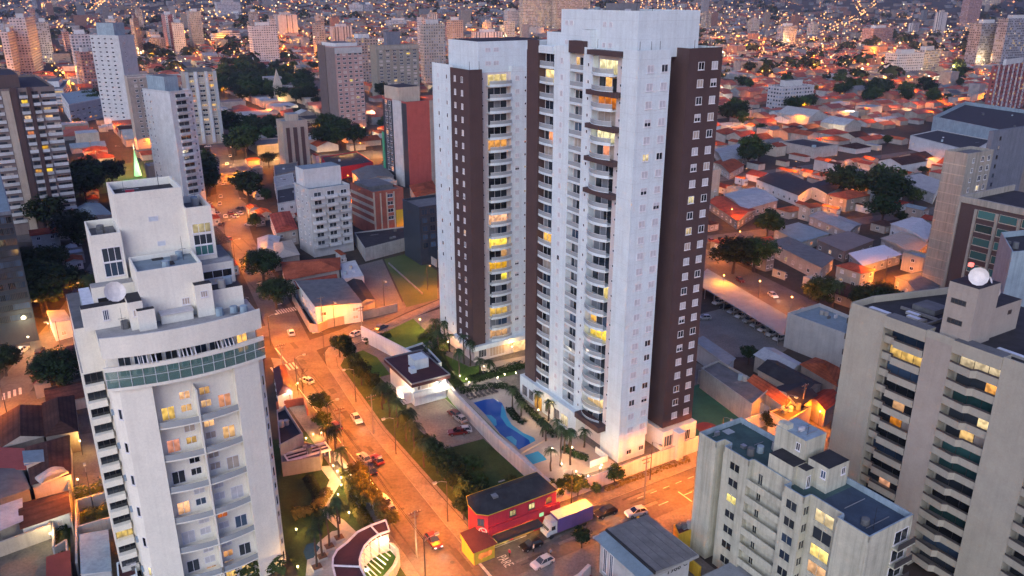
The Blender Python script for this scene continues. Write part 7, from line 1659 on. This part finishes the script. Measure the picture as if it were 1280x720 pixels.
# ---------------------------------------------------------------- street lamps and poles near by
m = MB(); m.tube((0, 0, 0), (0, 0, 8.6), .11, .07, 'metal_dark', 7, False); LP_POLE = m.mesh('pole')
m = MB(); m.tube((0, 0, 8.4), (0, -1.0, 8.9), .05, .04, 'metal_grey', 5); m.tube((0, -1.0, 8.9), (0, -2.0, 9.0), .04, .04, 'metal_grey', 5); LP_ARM = m.mesh('arm')
m = MB(); m.box(-.2, -2.7, 8.98, .2, -1.95, 9.14, 'metal_grey'); LP_HEAD = m.mesh('lamp_head')
m = MB(); m.box(-.22, -2.66, 8.82, .22, -2.0, 8.978, 'lamp_orange'); LP_BULB = m.mesh('bulb')
_ld = {}
def street_lamp(label, u, v, ang, power=4200, col=SODIUM, group='street lamps', parts=True, z=.1, sc=1.0):
    if any(math.hypot(u - a, v - b) < r + 1.6 for a, b, r in TPOS if r > 2.9): return None
    t = thing('street_lamp', label, 'street lamp', u, v, z, R(ang), group); t.scale = (sc, sc, sc)
    link('pole', LP_POLE, t); link('arm', LP_ARM, t); h = link('lamp_head', LP_HEAD, t); link('bulb', LP_BULB, h)
    k = (power, col)
    if k not in _ld:
        d = bpy.data.lights.new('street_light', 'SPOT'); d.energy = power * LAMP; d.color = col; d.shadow_soft_size = .25; d.spot_size = R(168); d.spot_blend = .35; _ld[k] = d
    o = bpy.data.objects.new('street_light', _ld[k]); COL.objects.link(o); o.parent = t; o.location = (0, -2.3, 8.7)
    return t
LIGHTS = []
for v in (98, 124, 150, 176): street_lamp('concrete street lamp on the left pavement of the main street', 43.2 + (v - 98) * .04, v, 90, 5200, group='lamps along the left side of the main street')
for v in (111, 137, 163, 188): street_lamp('concrete street lamp on the compound pavement of the main street', 53.8 + (v - 110) * .045, v, -90, 4200, group='lamps along the right side of the main street')
for u in (75, 94, 113, 132): street_lamp('street lamp on the pavement of the cross street below the white tower wall', u, 102.2, 0, 4000, group='lamps along the cross street')
for u in (99, 122): street_lamp('street lamp on the far pavement of the cross street', u, 91.3, 180, 5200, group='lamps along the cross street, far side')
for u, v in ((67, 206), (86, 215), (104, 222)): street_lamp('street lamp on the cross road behind the grey roofed white house', u, v + 1.8, 0, 5200, group='lamps along the cross road')
for v in (206, 230, 256, 284, 312, 345, 380, 415, 450):
    q = [p for p in MAIN if p[1] >= v][0]; p_ = [p for p in MAIN if p[1] < v][-1]; f = (v - p_[1]) / (q[1] - p_[1]); u = p_[0] + (q[0] - p_[0]) * f
    street_lamp('street lamp on the far stretch of the main street', u + (5.6 if int(v) % 2 else -5.6), v, -100 if int(v) % 2 else 80, 7500, group='lamps on the far main street')
for u, v, a in ((-14, 199, -75), (-16, 222, 105), (-1, 232, -75), (-7, 250, 105), (9, 262, -75), (-30, 190, 105)): street_lamp('street lamp on the orange side street at the left', u, v, a, 6000, group='lamps on the left side street')
for (a, b) in zip(AVEN[1:], AVEN[2:]):
    n = max(1, int(math.hypot(b[0] - a[0], b[1] - a[1]) / 26))
    for k in range(n):
        u, v = a[0] + (b[0] - a[0]) * k / n, a[1] + (b[1] - a[1]) * k / n
        if in_view(u, v) and v < 430: street_lamp('street lamp on the avenue right of the tallest tower', u + (8.8 if k % 2 or v < 205 else -8.8), v, -90 if (k % 2 or v < 205) else 90, 15000 if v < 260 else 7500, (1, .30, .035), 'lamps along the right avenue')
for (a, b) in zip(HIGH, HIGH[1:]):
    n = max(1, int(math.hypot(b[0] - a[0], b[1] - a[1]) / 30))
    for k in range(n):
        u, v = a[0] + (b[0] - a[0]) * k / n, a[1] + (b[1] - a[1]) * k / n
        if in_view(u, v): street_lamp('tall street lamp on the broad avenue in the middle distance', u, v + (12.6 if k % 2 else -12.6), 0 if k % 2 else 180, 15000, (1, .46, .10), 'lamps along the broad middle avenue', sc=1.25)
m = MB(); m.tube((0, 0, 0), (0, 0, .8), .05, .05, 'metal_dark', 5); BL_POST = m.mesh('post'); m = MB(); m.tube((0, 0, .8), (0, 0, 1.1), .16, .16, 'lamp_warm', 8); BL_GLOBE = m.mesh('globe')
def bollard(label, u, v, group, h=1.0, power=130, col=WARM, z=.12):
    t = thing('garden_lamp', label, 'garden lamp', u, v, z, 0, group); o = link('post', BL_POST, t); o.scale = (1, 1, h); o = link('globe', BL_GLOBE, t, (0, 0, .8 * (h - 1)))
    lamp('glow', t, (0, 0, .8 * h + .55), power, col)
for x, y in ((417, 588), (422, 595), (427, 603), (427, 612), (423, 624)): bollard('small garden lamp in the row along the curved path of the cream tower', *gp(x, y), 'path lamps of the cream tower garden')
for x, y, lab in ((437, 648, 'single garden lamp beside the round table of the lit garden'), (371, 669, 'garden lamp near the foot of the cream tower'), (373, 716, 'garden lamp at the bottom edge beside the cream tower')): bollard(lab, *gp(x, y), None, 1.2)
for x, y in ((383, 553), (392, 548), (402, 546), (385, 562)): bollard('small lamp in the string on the terrace right of the cream tower', *gp(x, y), 'terrace string lamps', .9, 90)
for x, y in ((622, 486), (631, 482), (645, 480), (587, 492), (657, 478)): bollard('tall white globe lamp beside the pool hedge', *gp(x, y), 'globe lamps by the pool', 3.4, 70, PALE)
for x, y in ((567, 470), (575, 474), (583, 478), (552, 478), (560, 488), (605, 462), (735, 600), (750, 590), (690, 566), (702, 585)): bollard('low garden lamp along the compound paths', *gp(x, y), 'low path lamps of the compound', .8, 40, PALE)
for x, y, pw in ((655, 520, 200), (690, 560, 160), (640, 520, 60)): pass
for x, y, lab in ((355, 466, 'leaning concrete utility pole with a crossarm by the street crossing'), (428, 552, 'utility pole on the left kerb of the main street'), (453, 415, 'utility pole at the corner of the cross road'), (404, 402, 'utility pole before the grey roofed white house'), (467, 535, 'slim utility pole in the middle of the right pavement'), (521, 690, 'utility pole at the bottom of the main street'), (805, 618, 'utility pole on the cross street verge'), (1000, 520, 'utility pole behind the athletes wall')):
    u, v = gp(x, y + 8); t = thing('utility_pole', lab, 'utility pole', u, v, .1); m = MB(); m.tube((0, 0, 0), (0, 0, 9.6), .16, .11, 'concrete', 7); obj('pole', m, t)
    m = MB(); m.box(-1.1, -.06, 9.0, 1.1, .06, 9.15, 'wood'); m.box(-.7, -.05, 8.2, .7, .05, 8.32, 'wood'); obj('crossarm', m, t); m = MB()
    for q in (-1, -.5, .5, 1): m.tube((q, 0, 9.15), (q, 0, 9.35), .05, .04, 'house_white', 5)
    obj('insulators', m, t)
for i, (p0, p1) in enumerate((((43.3, 98, 8.6), (44.2, 124, 8.6)), ((44.2, 124, 8.6), (45.2, 150, 8.6)), ((45.2, 150, 8.6), (46.3, 176, 8.6)))):
    a = W(*p0); b = W(*p1); m = MB()
    for dz in (0, .5):
        for k in range(8): f, g_ = k / 8, (k + 1) / 8; q = lambda f: (a.lerp(b, f) - a) + Vector((0, 0, dz - 1.1 * 4 * f * (1 - f) * .5)); m.tube(q(f), q(g_), .03, .03, 'wire', 3, False)
    tag(link('cable_span', m.mesh('cable_span'), None, a), 'sagging black cables strung between the left lamp posts of the main street', 'cable', 'cable spans of the main street')
# floodlit spots the photograph shows
for (x, y, z, pw, col) in ((362, 492, 3.5, 900, PALE), (372, 480, 3, 500, (1, .85, .3)), (100, 552, 3.2, 700, (1, .55, .14)), (97, 600, 3, 400, (1, .55, .14)), (63, 668, 2.4, 400, (1, .8, .4)), (525, 400, 3, 900, WARM), (673, 513, 3, 500, WARM), (640, 434, 3, 500, (1, .5, .1)), (715, 560, 2.4, 350, WARM), (752, 582, 2.4, 350, (1, .5, .1)), (560, 428, 2.5, 500, (1, .5, .2)), (983, 526, 3.5, 3600, SODIUM), (1025, 515, 3.5, 2200, SODIUM), (35, 422, 4, 1800, (1, .85, .5)), (60, 405, 3, 600, (1, .8, .4)), (480, 240, 6, 2500, SODIUM), (435, 220, 5, 3500, SODIUM), (545, 255, 5, 3000, PALE), (455, 160, 6, 5000, WARM), (505, 130, 6, 3500, SODIUM), (720, 590, 2, 300, WARM), (415, 385, 3, 1200, SODIUM), (1045, 245, 5, 3000, PALE), (1015, 240, 6, 2500, SODIUM), (915, 262, 7, 2500, SODIUM), (925, 290, 6, 5000, SODIUM), (902, 306, 6, 4000, SODIUM), (955, 272, 6, 4000, SODIUM), (1062, 226, 6, 5000, SODIUM), (905, 345, 6, 5000, SODIUM), (950, 352, 6, 5000, SODIUM), (990, 372, 6, 5000, SODIUM), (1125, 82, 6, 16000, (1, .75, .25)), (1165, 95, 5, 16000, (1, .8, .4))):
    u, v = gp(x, y, z); t = thing('flood_light', 'small flood lamp lighting a wall or yard of the quarter', 'flood lamp', u, v, 0, 0, 'yard flood lamps')
    m = MB(); m.tube((0, 0, 0), (0, 0, z), .05, .05, 'metal_dark', 5); obj('mast', m, t); m = MB(); m.box(-.16, -.16, z + .002, .16, .16, z + .26, 'lamp_warm'); obj('lens', m, t); lamp('glow', t, (0, 0, z + .7), pw * .5, col, size=.5)
t = thing('light_tree', 'green lit Christmas tree of lights beside the left roundabout', 'light tree', *gp(173, 222)); m = MB(); m.tube((0, 0, 0), (0, 0, 1), .2, .2, 'metal_dark'); obj('stand', m, t)
m = MB(); m.tube((0, 0, 1), (0, 0, 15), 2.0, .1, 'green_light', 10); obj('light_cone', m, t); m = MB(); m.tube((0, 0, 15), (0, 0, 18), .25, .05, 'lamp_warm', 6); obj('star', m, t); lamp('glow', t, (0, -5, 6), 1500, (.4, 1, .3))
for x, y, sx in ((655, 608, 0), (672, 590, 0)): pass
# ---------------------------------------------------------------- the town beyond: houses, stores, lamps, trees
def zone(u, v):
    x, y = proj(u, v, 0)
    d = 'nearer' if y > 200 else 'middle'
    if x < 330: s = 'left of the main street'
    elif x < 660: s = 'behind the white towers'
    else: s = 'right of the tallest tower'
    return s if y > 150 else 'far ' + s
r6 = random.Random(21)
LOTS = []
US, VS = 62, 128
for iu in range(-16, 30):
    for iv in range(0, 16):
        ub, vb = iu * US - 12, 150 + iv * VS
        if not any(in_view(ub + a, vb + b, 0, 120) for a in (0, US) for b in (0, VS)): continue
        for side in (0, 1):
            v = vb + 5
            while v < vb + VS - 12:
                w = r6.uniform(9, 14); d = r6.uniform(14, 23)
                if r6.random() < .06: w, d = r6.uniform(18, 30), 24.5
                u0 = ub + 5.0 if side == 0 else ub + US - 5.0 - d
                LOTS.append((u0, v, d, w, side)); v += w + r6.choice((.2, .2, .6, 2.5))
LOTS = [l for l in LOTS if in_view(l[0] + l[2] / 2, l[1] + l[3] / 2, 4, 30) and is_free(l[0], l[1], l[0] + l[2], l[1] + l[3])]
TAKEN = {}
def take(l): TAKEN.setdefault((int(l[0] // 40), int(l[1] // 40)), []).append(l)
def clash(l):
    i, j = int(l[0] // 40), int(l[1] // 40)
    for a in (-1, 0, 1):
        for b in (-1, 0, 1):
            for q in TAKEN.get((i + a, j + b), ()):
                if l[0] < q[0] + q[2] + .4 and l[0] + l[2] + .4 > q[0] and l[1] < q[1] + q[3] + .4 and l[1] + l[3] + .4 > q[1]: return True
    return False
for l in LOTS: take(l)
for _ in range(9000):
    y = 170 + 520 * r6.random(); x = r6.uniform(-.68, .68) * y; u, v = uv_of(x, y); d, w = r6.uniform(9, 15), r6.uniform(7, 12)
    l = (u, v, d, w, 0)
    if in_view(u, v, 4, 10) and not clash(l) and is_free(u, v, u + d, v + w) and not ((u + 12) % US < 4.5 or (u + 12 + d) % US < 4.5): LOTS.append(l); take(l)
for _ in range(9000):
    y = 190 + 260 * r6.random(); x = r6.uniform(-.68, .68) * y; u, v = uv_of(x, y); d, w = r6.uniform(6.5, 10), r6.uniform(5.5, 8)
    l = (u, v, d, w, 0)
    if in_view(u, v, 4, 10) and not clash(l) and is_free(u + 1, v + 1, u + d - 1, v + w - 1) and not ((u + 12) % US < 3.5 or (u + 12 + d) % US < 3.5): LOTS.append(l); take(l)
cd = lambda l: math.hypot(l[0] + l[2] / 2, l[1] + l[3] / 2)
LOTS.sort(key=cd)
TREES = []
WALLC = [(.36, .31, .26), (.44, .43, .42), (.33, .26, .20), (.28, .27, .27), (.40, .35, .30), (.34, .20, .16), (.24, .27, .29)]
REDC = [(.33, .085, .05), (.27, .075, .05), (.36, .11, .07), (.22, .07, .055), (.30, .10, .075)]
GREYC = [(.18, .18, .19), (.28, .29, .30), (.10, .10, .11), (.36, .36, .36), (.20, .16, .14), (.14, .18, .20)]
far = MB(); nh = nb = 0
def shape(mb, x0, y0, x1, y1, z, h, kind, wm, rm, wt=None, rt=None, rh=2.0, ax='x'):
    if kind == 'hip': mb.box(x0, y0, z, x1, y1, z + h, wm, tint=wt, bottom=False); mb.hip(x0, y0, x1, y1, z + h + .02, rh, rm, tint=rt)
    elif kind == 'gable': mb.box(x0, y0, z, x1, y1, z + h, wm, tint=wt, bottom=False); mb.gable(x0, y0, x1, y1, z + h + .02, rh, rm, wm, axis=ax, tint=rt, wtint=wt)
    else: mb.box(x0, y0, z, x1, y1, z + h, wm, rm, tint=wt, ttint=rt, bottom=False)
for (u0, v0, d, w, side) in LOTS:
    D = cd((u0, v0, d, w)); p = r6.random()
    cu, cv = u0 + d / 2, v0 + w / 2
    if p < (.08 if D < 700 else .12): TREES.append((cu, cv)); continue
    z = terrain_uv(cu, cv)
    redp = .78 if proj(cu, cv, 0)[0] > 700 else .55
    red = r6.random() < redp and w < 16
    kind = r6.choice(('hip', 'gable', 'gable')) if red else r6.choice(('flat', 'flat', 'gable'))
    h = r6.choice((2.9, 3.1, 3.4, 5.8)) if w < 16 else r6.uniform(4.5, 7)
    if not red and r6.random() < .06: h = r6.uniform(9, 16); kind = 'flat'
    x0, x1 = -d / 2 + r6.uniform(0, 3), d / 2 - r6.uniform(0, 5); y0, y1 = -w / 2, w / 2; rh = min(w, x1 - x0) * r6.uniform(.16, .24)
    zn = zone(cu, cv)
    wm = r6.choice(('house_wall', 'house_wall', 'house_white', 'tan', 'pale_concrete')); rm = r6.choice(('tile_red', 'tile_red', 'tile_red', 'tile_dark')) if red else r6.choice(('metal_roof', 'roof_grey', 'roof_dark', 'pale_concrete', 'roof_blue', 'metal_roof'))
    if red and nh < 280:
        nh += 1; tone = 'red' if rm == 'tile_red' else 'dark brown'
        lab = f'small {tone} tiled house with a {"hipped" if kind == "hip" else "pitched"} roof {zn}'; grp = f'{tone} tiled {"hipped" if kind == "hip" else "pitched"} houses {zn}'
        nm, ct = 'house', 'house'
    elif not red and nb < 260:
        nb += 1; big = 'tall' if h > 8.9 else ('wide' if w > 16 else 'low'); rn = {'metal_roof': 'pale sheet', 'roof_grey': 'grey', 'roof_dark': 'black', 'pale_concrete': 'pale concrete', 'roof_blue': 'bluish'}[rm]
        lab = f'{big} building with a {rn} {"pitched" if kind == "gable" else "flat"} roof {zn}'; grp = f'{big} {"pitched" if kind == "gable" else "flat"} {rn} roofed buildings {zn}'; nm, ct = 'building', 'building'
    else:
        wt = tuple(.8 * c for c in r6.choice(WALLC)); rt = r6.choice(REDC) if red else r6.choice(GREYC)
        # in the one far mesh, written straight in grid axes
        shape(far, cu + x0, cv + y0, cu + x1, cv + y1, z - .2, h, kind, 'tinted', 'tinted', wt, rt, rh)
        continue
    if D < 520:
        t = thing(nm, lab, ct, cu, cv, z, 0, grp)
        b = MB(); b.box(x0, y0, 0, x1, y1, h, wm, rm if kind == 'flat' else wm, bottom=False); obj('wall', b, t)
        b = MB()
        if kind == 'hip': b.hip(x0, y0, x1, y1, h + .02, rh, rm)
        elif kind == 'gable': b.gable(x0, y0, x1, y1, h + .02, rh, rm, wm, axis='x' if x1 - x0 > w else 'y')
        else: b.parapet(x0, y0, x1, y1, h + .004, h + .7, .2, wm)
        obj('roof' if kind != 'flat' else 'parapet', b, t)
        if D < 420:
            ws = []
            for zz in ([1.0] if h < 5 else [1.0, 3.9]):
                for k in range(max(1, int(w / 4))): ws.append((x0 + .0, y0 + w * (k + .5) / max(1, int(w / 4)), zz, '-x', 1.3, 1.2, pick(HW)))
                for k in range(2): ws.append((x0 + (x1 - x0) * (k + .5) / 2, y0, zz, '-y', 1.2, 1.2, pick(HW)))
            windows(t, ws)
        if kind == 'flat' and r6.random() < .5: b = MB(); b.box(x0 + 1.5, y0 + 1.5, h + .005, x0 + 3.4, y0 + 3.2, h + 1.6, 'parapet_blue' if r6.random() < .5 else 'pale_concrete'); obj('water_tank', b, t)
    else:
        b = MB(); shape(b, x0, y0, x1, y1, 0, h, kind, wm, rm, rh=rh, ax='x' if x1 - x0 > w else 'y'); solid(nm, b, lab, ct, cu, cv, z, 0, grp)
# still farther: the rising suburbs, one mass of roofs
for i in range(5200):
    y = 1500 + 3300 * r6.random() ** 1.25; x = r6.uniform(-.72, .72) * y
    u, v = uv_of(x, y); z = terrain(x, y); s = r6.uniform(5, 11) * (1.6 if r6.random() < .06 else 1); h = r6.choice((4, 4, 7, 7, 10)) if r6.random() > .03 else r6.uniform(14, 40)
    if math.sin(x * .004 + 1.3) * math.sin(y * .0035) > .45: continue
    far.box(u - s, v - s * .6, z - 6, u + s, v + s * .6, z + h, 'tinted', tint=tuple(.62 * c for c in r6.choice(WALLC)), ttint=r6.choice(REDC + REDC + GREYC), bottom=False)
o = link('distant_houses', far.mesh('distant_houses'), None, (0, 0, 0), GRID); tag(o, 'mass of small roofs spreading to the hills', 'houses', None, 'stuff')
# lamps along the streets between the blocks
SPOTS = []
for iu in range(-16, 31):
    for k in range(0, 16 * VS // 36): SPOTS.append((iu * US - 12 + (2.4 if k % 2 else -2.4), 150 + k * 36 + r6.uniform(-2, 2), 90 if k % 2 else -90))
for iv in range(0, 17):
    for k in range(-16 * US // 34, 30 * US // 34): SPOTS.append((k * 34 + r6.uniform(-2, 2), 150 + iv * VS + (2.4 if k % 2 else -2.4), 0 if k % 2 else 180))
SPOTS = [s for s in SPOTS if in_view(s[0], s[1], 9, 10) and is_free(s[0] - .5, s[1] - .5, s[0] + .5, s[1] + .5) and not on_road(s[0], s[1], .5)]
SPOTS.sort(key=lambda s: math.hypot(s[0], s[1]))
n0 = sum(1 for o in bpy.data.objects if o.name.startswith('street_lamp'))
glow = MB(); lights = 0
def star(mb, u, v, z, r, m):
    P = [(u + r, v, z), (u, v + r, z), (u - r, v, z), (u, v - r, z)]
    for i in range(4): a, b = P[i], P[(i + 1) % 4]; mb.poly([a, b, (u, v, z + r)], m); mb.poly([b, a, (u, v, z - r)], m)
fd = bpy.data.lights.new('street_light', 'POINT'); fd.energy = 8500 * LAMP; fd.color = (1, .29, .015); fd.shadow_soft_size = .5
fw = bpy.data.lights.new('street_light', 'POINT'); fw.energy = 8000 * LAMP; fw.color = (1, .66, .3); fw.shadow_soft_size = .5
for i, (u, v, a) in enumerate(SPOTS):
    z = terrain_uv(u, v)
    if i < 290 - n0:
        street_lamp('sodium street lamp in a side street ' + zone(u, v), u, v, a, 5200, SODIUM if r6.random() < .85 else PALE, 'side street lamps ' + zone(u, v), z=z + .05)
    else:
        D = math.hypot(u, v); m = 'far_lamp' if r6.random() < .85 else 'far_lamp_white'
        star(glow, u, v, z + 9, max(.42, D * .0008) * r6.uniform(.7, 1.4), m)
        if i % 3 == 0 and D < 1700 and lights < 260:
            lights += 1; o = bpy.data.objects.new('street_light', fd if m == 'far_lamp' else fw); COL.objects.link(o); o.location = W(u, v, z + 11)
for i in range(4600):
    y = 1100 + 3500 * r6.random() ** 1.2; x = r6.uniform(-.70, .70) * y
    k = r6.random()
    if k < .55: x = round(x / 140) * 140 + (y % 500) * .12 + r6.gauss(0, 3)       # strung along avenues
    elif k < .8: y = round(y / 170) * 170 + x * .08
    u, v = uv_of(x, y); D = math.hypot(x, y)
    if math.sin(x * .004 + 1.3) * math.sin(y * .0035) > .5: continue
    star(glow, u, v, terrain(x, y) + r6.uniform(7, 16), max(.6, D * .0006) * min(2.6, .55 * math.exp(r6.gauss(0, .55)) + .2), r6.choice(('far_lamp', 'far_lamp', 'far_lamp', 'far_lamp_deep', 'far_lamp_deep', 'far_lamp_white')))
for a, b in (((862, 46), (888, 12)), ((941, 30), (938, 4)), ((1000, 60), (1100, 30)), ((960, 75), (1080, 95)), ((1010, 5), (1080, 40)), ((120, 40), (160, 8)), ((20, 30), (110, 18)), ((520, 22), (640, 28)), ((380, 30), (470, 20)), ((900, 95), (1000, 60)), ((1040, 62), (1120, 54)), ((700, 14), (860, 26)), ((1100, 18), (1200, 30))):
    p, q = W(*gp(*a)), W(*gp(*b)); n = int((q - p).length / 26)       # the lit avenues climbing towards the hills
    for i in range(n):
        c = p.lerp(q, (i + r6.uniform(-.2, .2)) / n); u, v = uv_of(c.x + r6.choice((-7, 7)), c.y); D = math.hypot(c.x, c.y)
        star(glow, u, v, terrain(c.x, c.y) + 9, max(.5, D * .00062) * r6.uniform(.7, 1.8), r6.choice(('far_lamp', 'far_lamp', 'far_lamp_deep')))
emit('far_lamp', (1, .40, .07), 2.2); emit('far_lamp_white', (1, .75, .42), 1.6); emit('far_lamp_deep', (1, .27, .035), 1.4)
o = link('distant_street_lamps', glow.mesh('distant_street_lamps'), None, (0, 0, 0), GRID); tag(o, 'countless sodium lamps of the distant town', 'lamps', None, 'stuff')
# trees between the houses and the parks
PARKS = [((275, 122), (395, 86), 100), ((300, 132), (392, 118), 22), ((1085, 138), (1180, 112), 16), ((1045, 122), (1078, 98), 8), ((985, 150), (1015, 138), 5), ((905, 160), (930, 150), 4), ((925, 118), (965, 88), 6), ((255, 208), (300, 188), 14), ((250, 254), (276, 222), 16), ((402, 172), (440, 165), 5), ((286, 180), (330, 168), 6), ((296, 262), (312, 246), 2), ((300, 215), (318, 185), 4), ((62, 300), (88, 285), 4), ((40, 400), (60, 385), 4), ((96, 262), (140, 240), 6), ((1090, 270), (1112, 250), 3), ((955, 300), (975, 290), 2), ((925, 210), (960, 200), 3), ((92, 240), (142, 222), 6), ((402, 192), (450, 178), 6), ((1100, 290), (1128, 262), 4), ((470, 130), (488, 118), 4), ((325, 185), (345, 165), 3), ((1180, 110), (1205, 80), 5), ((1030, 250), (1098, 240), 4), ((100, 145), (132, 130), 5), ((185, 72), (205, 60), 4)]
for (a, b), (c, d), n in PARKS:
    for i in range(n):
        x, y = r6.uniform(a, c), r6.uniform(d, b); u, v = gp(x, y); s = r6.uniform(11, 17)
        if on_road(u, v, 2): continue
        tree('dark tree in the clump of trees ' + zone(u, v), u, v, s, r6.randrange(4), s * .55, 'clumps of trees ' + zone(u, v), z=terrain_uv(u, v))
n = 0; wood = MB(); rw = random.Random(9)
def far_tree(u, v, z, s):
    for k in range(26):
        d = Vector((rw.gauss(0, 1), rw.gauss(0, 1), abs(rw.gauss(0, .8)))).normalized() * s * rw.uniform(.5, 1)
        leaf_quad(wood, Vector((u, v, z + s * .5)) + d, d + Vector((0, 0, s * .4)), s * .34, 'leaf_dark', rw)
for u, v in TREES:
    if n < 110: n += 1; s = r6.uniform(5, 9); tree('dark garden tree between the houses ' + zone(u, v), u, v, s, r6.randrange(4), s * .55, 'garden trees ' + zone(u, v), z=terrain_uv(u, v))
    else: far_tree(u, v, terrain_uv(u, v), r6.uniform(5, 8))
for i in range(1500):
    y = 900 + 3600 * r6.random() ** 1.1; x = r6.uniform(-.72, .72) * y
    if math.sin(x * .004 + 1.3) * math.sin(y * .0035) < .3 and r6.random() < .7: continue
    u, v = uv_of(x, y)
    if is_free(u - 3, v - 3, u + 3, v + 3): far_tree(u, v, terrain(x, y), r6.uniform(6, 12) * (1 + y / 4000))
o = link('distant_trees', wood.mesh('distant_trees'), None, (0, 0, 0), GRID); tag(o, 'dark tree masses of the distant town', 'trees', None, 'stuff')

# more of the skyline: slim blocks one behind the other, towards the hills
rs = random.Random(31)
for i in range(78):
    x = rs.choice((rs.uniform(0, 330), rs.uniform(330, 660), rs.uniform(330, 660), rs.uniform(0, 330), rs.uniform(870, 1270))); yb = rs.uniform(18, 78) if x < 700 else rs.uniform(12, 50); w = rs.uniform(7, 13) * (.6 + yb / 80); h = rs.uniform(14, 36) * (.5 + yb / 80)
    u, v = gp(x, yb)
    if not is_free(u - 12, v - 12, u + 12, v + 12): continue
    sd = 'left' if x < 330 else ('middle' if x < 700 else 'right')
    mt = rs.choice(('far_white', 'far_white', 'far_cream', 'far_strip', 'far_tan', 'far_grey', 'far_lit', 'far_rose'))
    cn = dict(far_white='white', far_cream='cream', far_strip='striped', far_tan='tan', far_grey='grey', far_lit='lit beige', far_rose='reddish')[mt]
    tower(f'small {cn} tower far off among many on the {sd} skyline', x - w * .35, x, x + w * .65, yb - h, yb, mt, mt, rs.uniform(-15, 15), group=f'far {cn} towers of the {sd} skyline', pent=[(.25, .3, .75, .75, 4.5, 'house_wall')], depth=14)

# ---------------------------------------------------------------- evening air
m = MB(); m.box(-5200, -160, -4, 5200, 9300, 420, 'haze')
o = link('haze', m.mesh('haze'), None, (0, 0, 0), 0); o['kind'] = 'stuff'; o['label'] = 'thin bluish evening haze over the town'
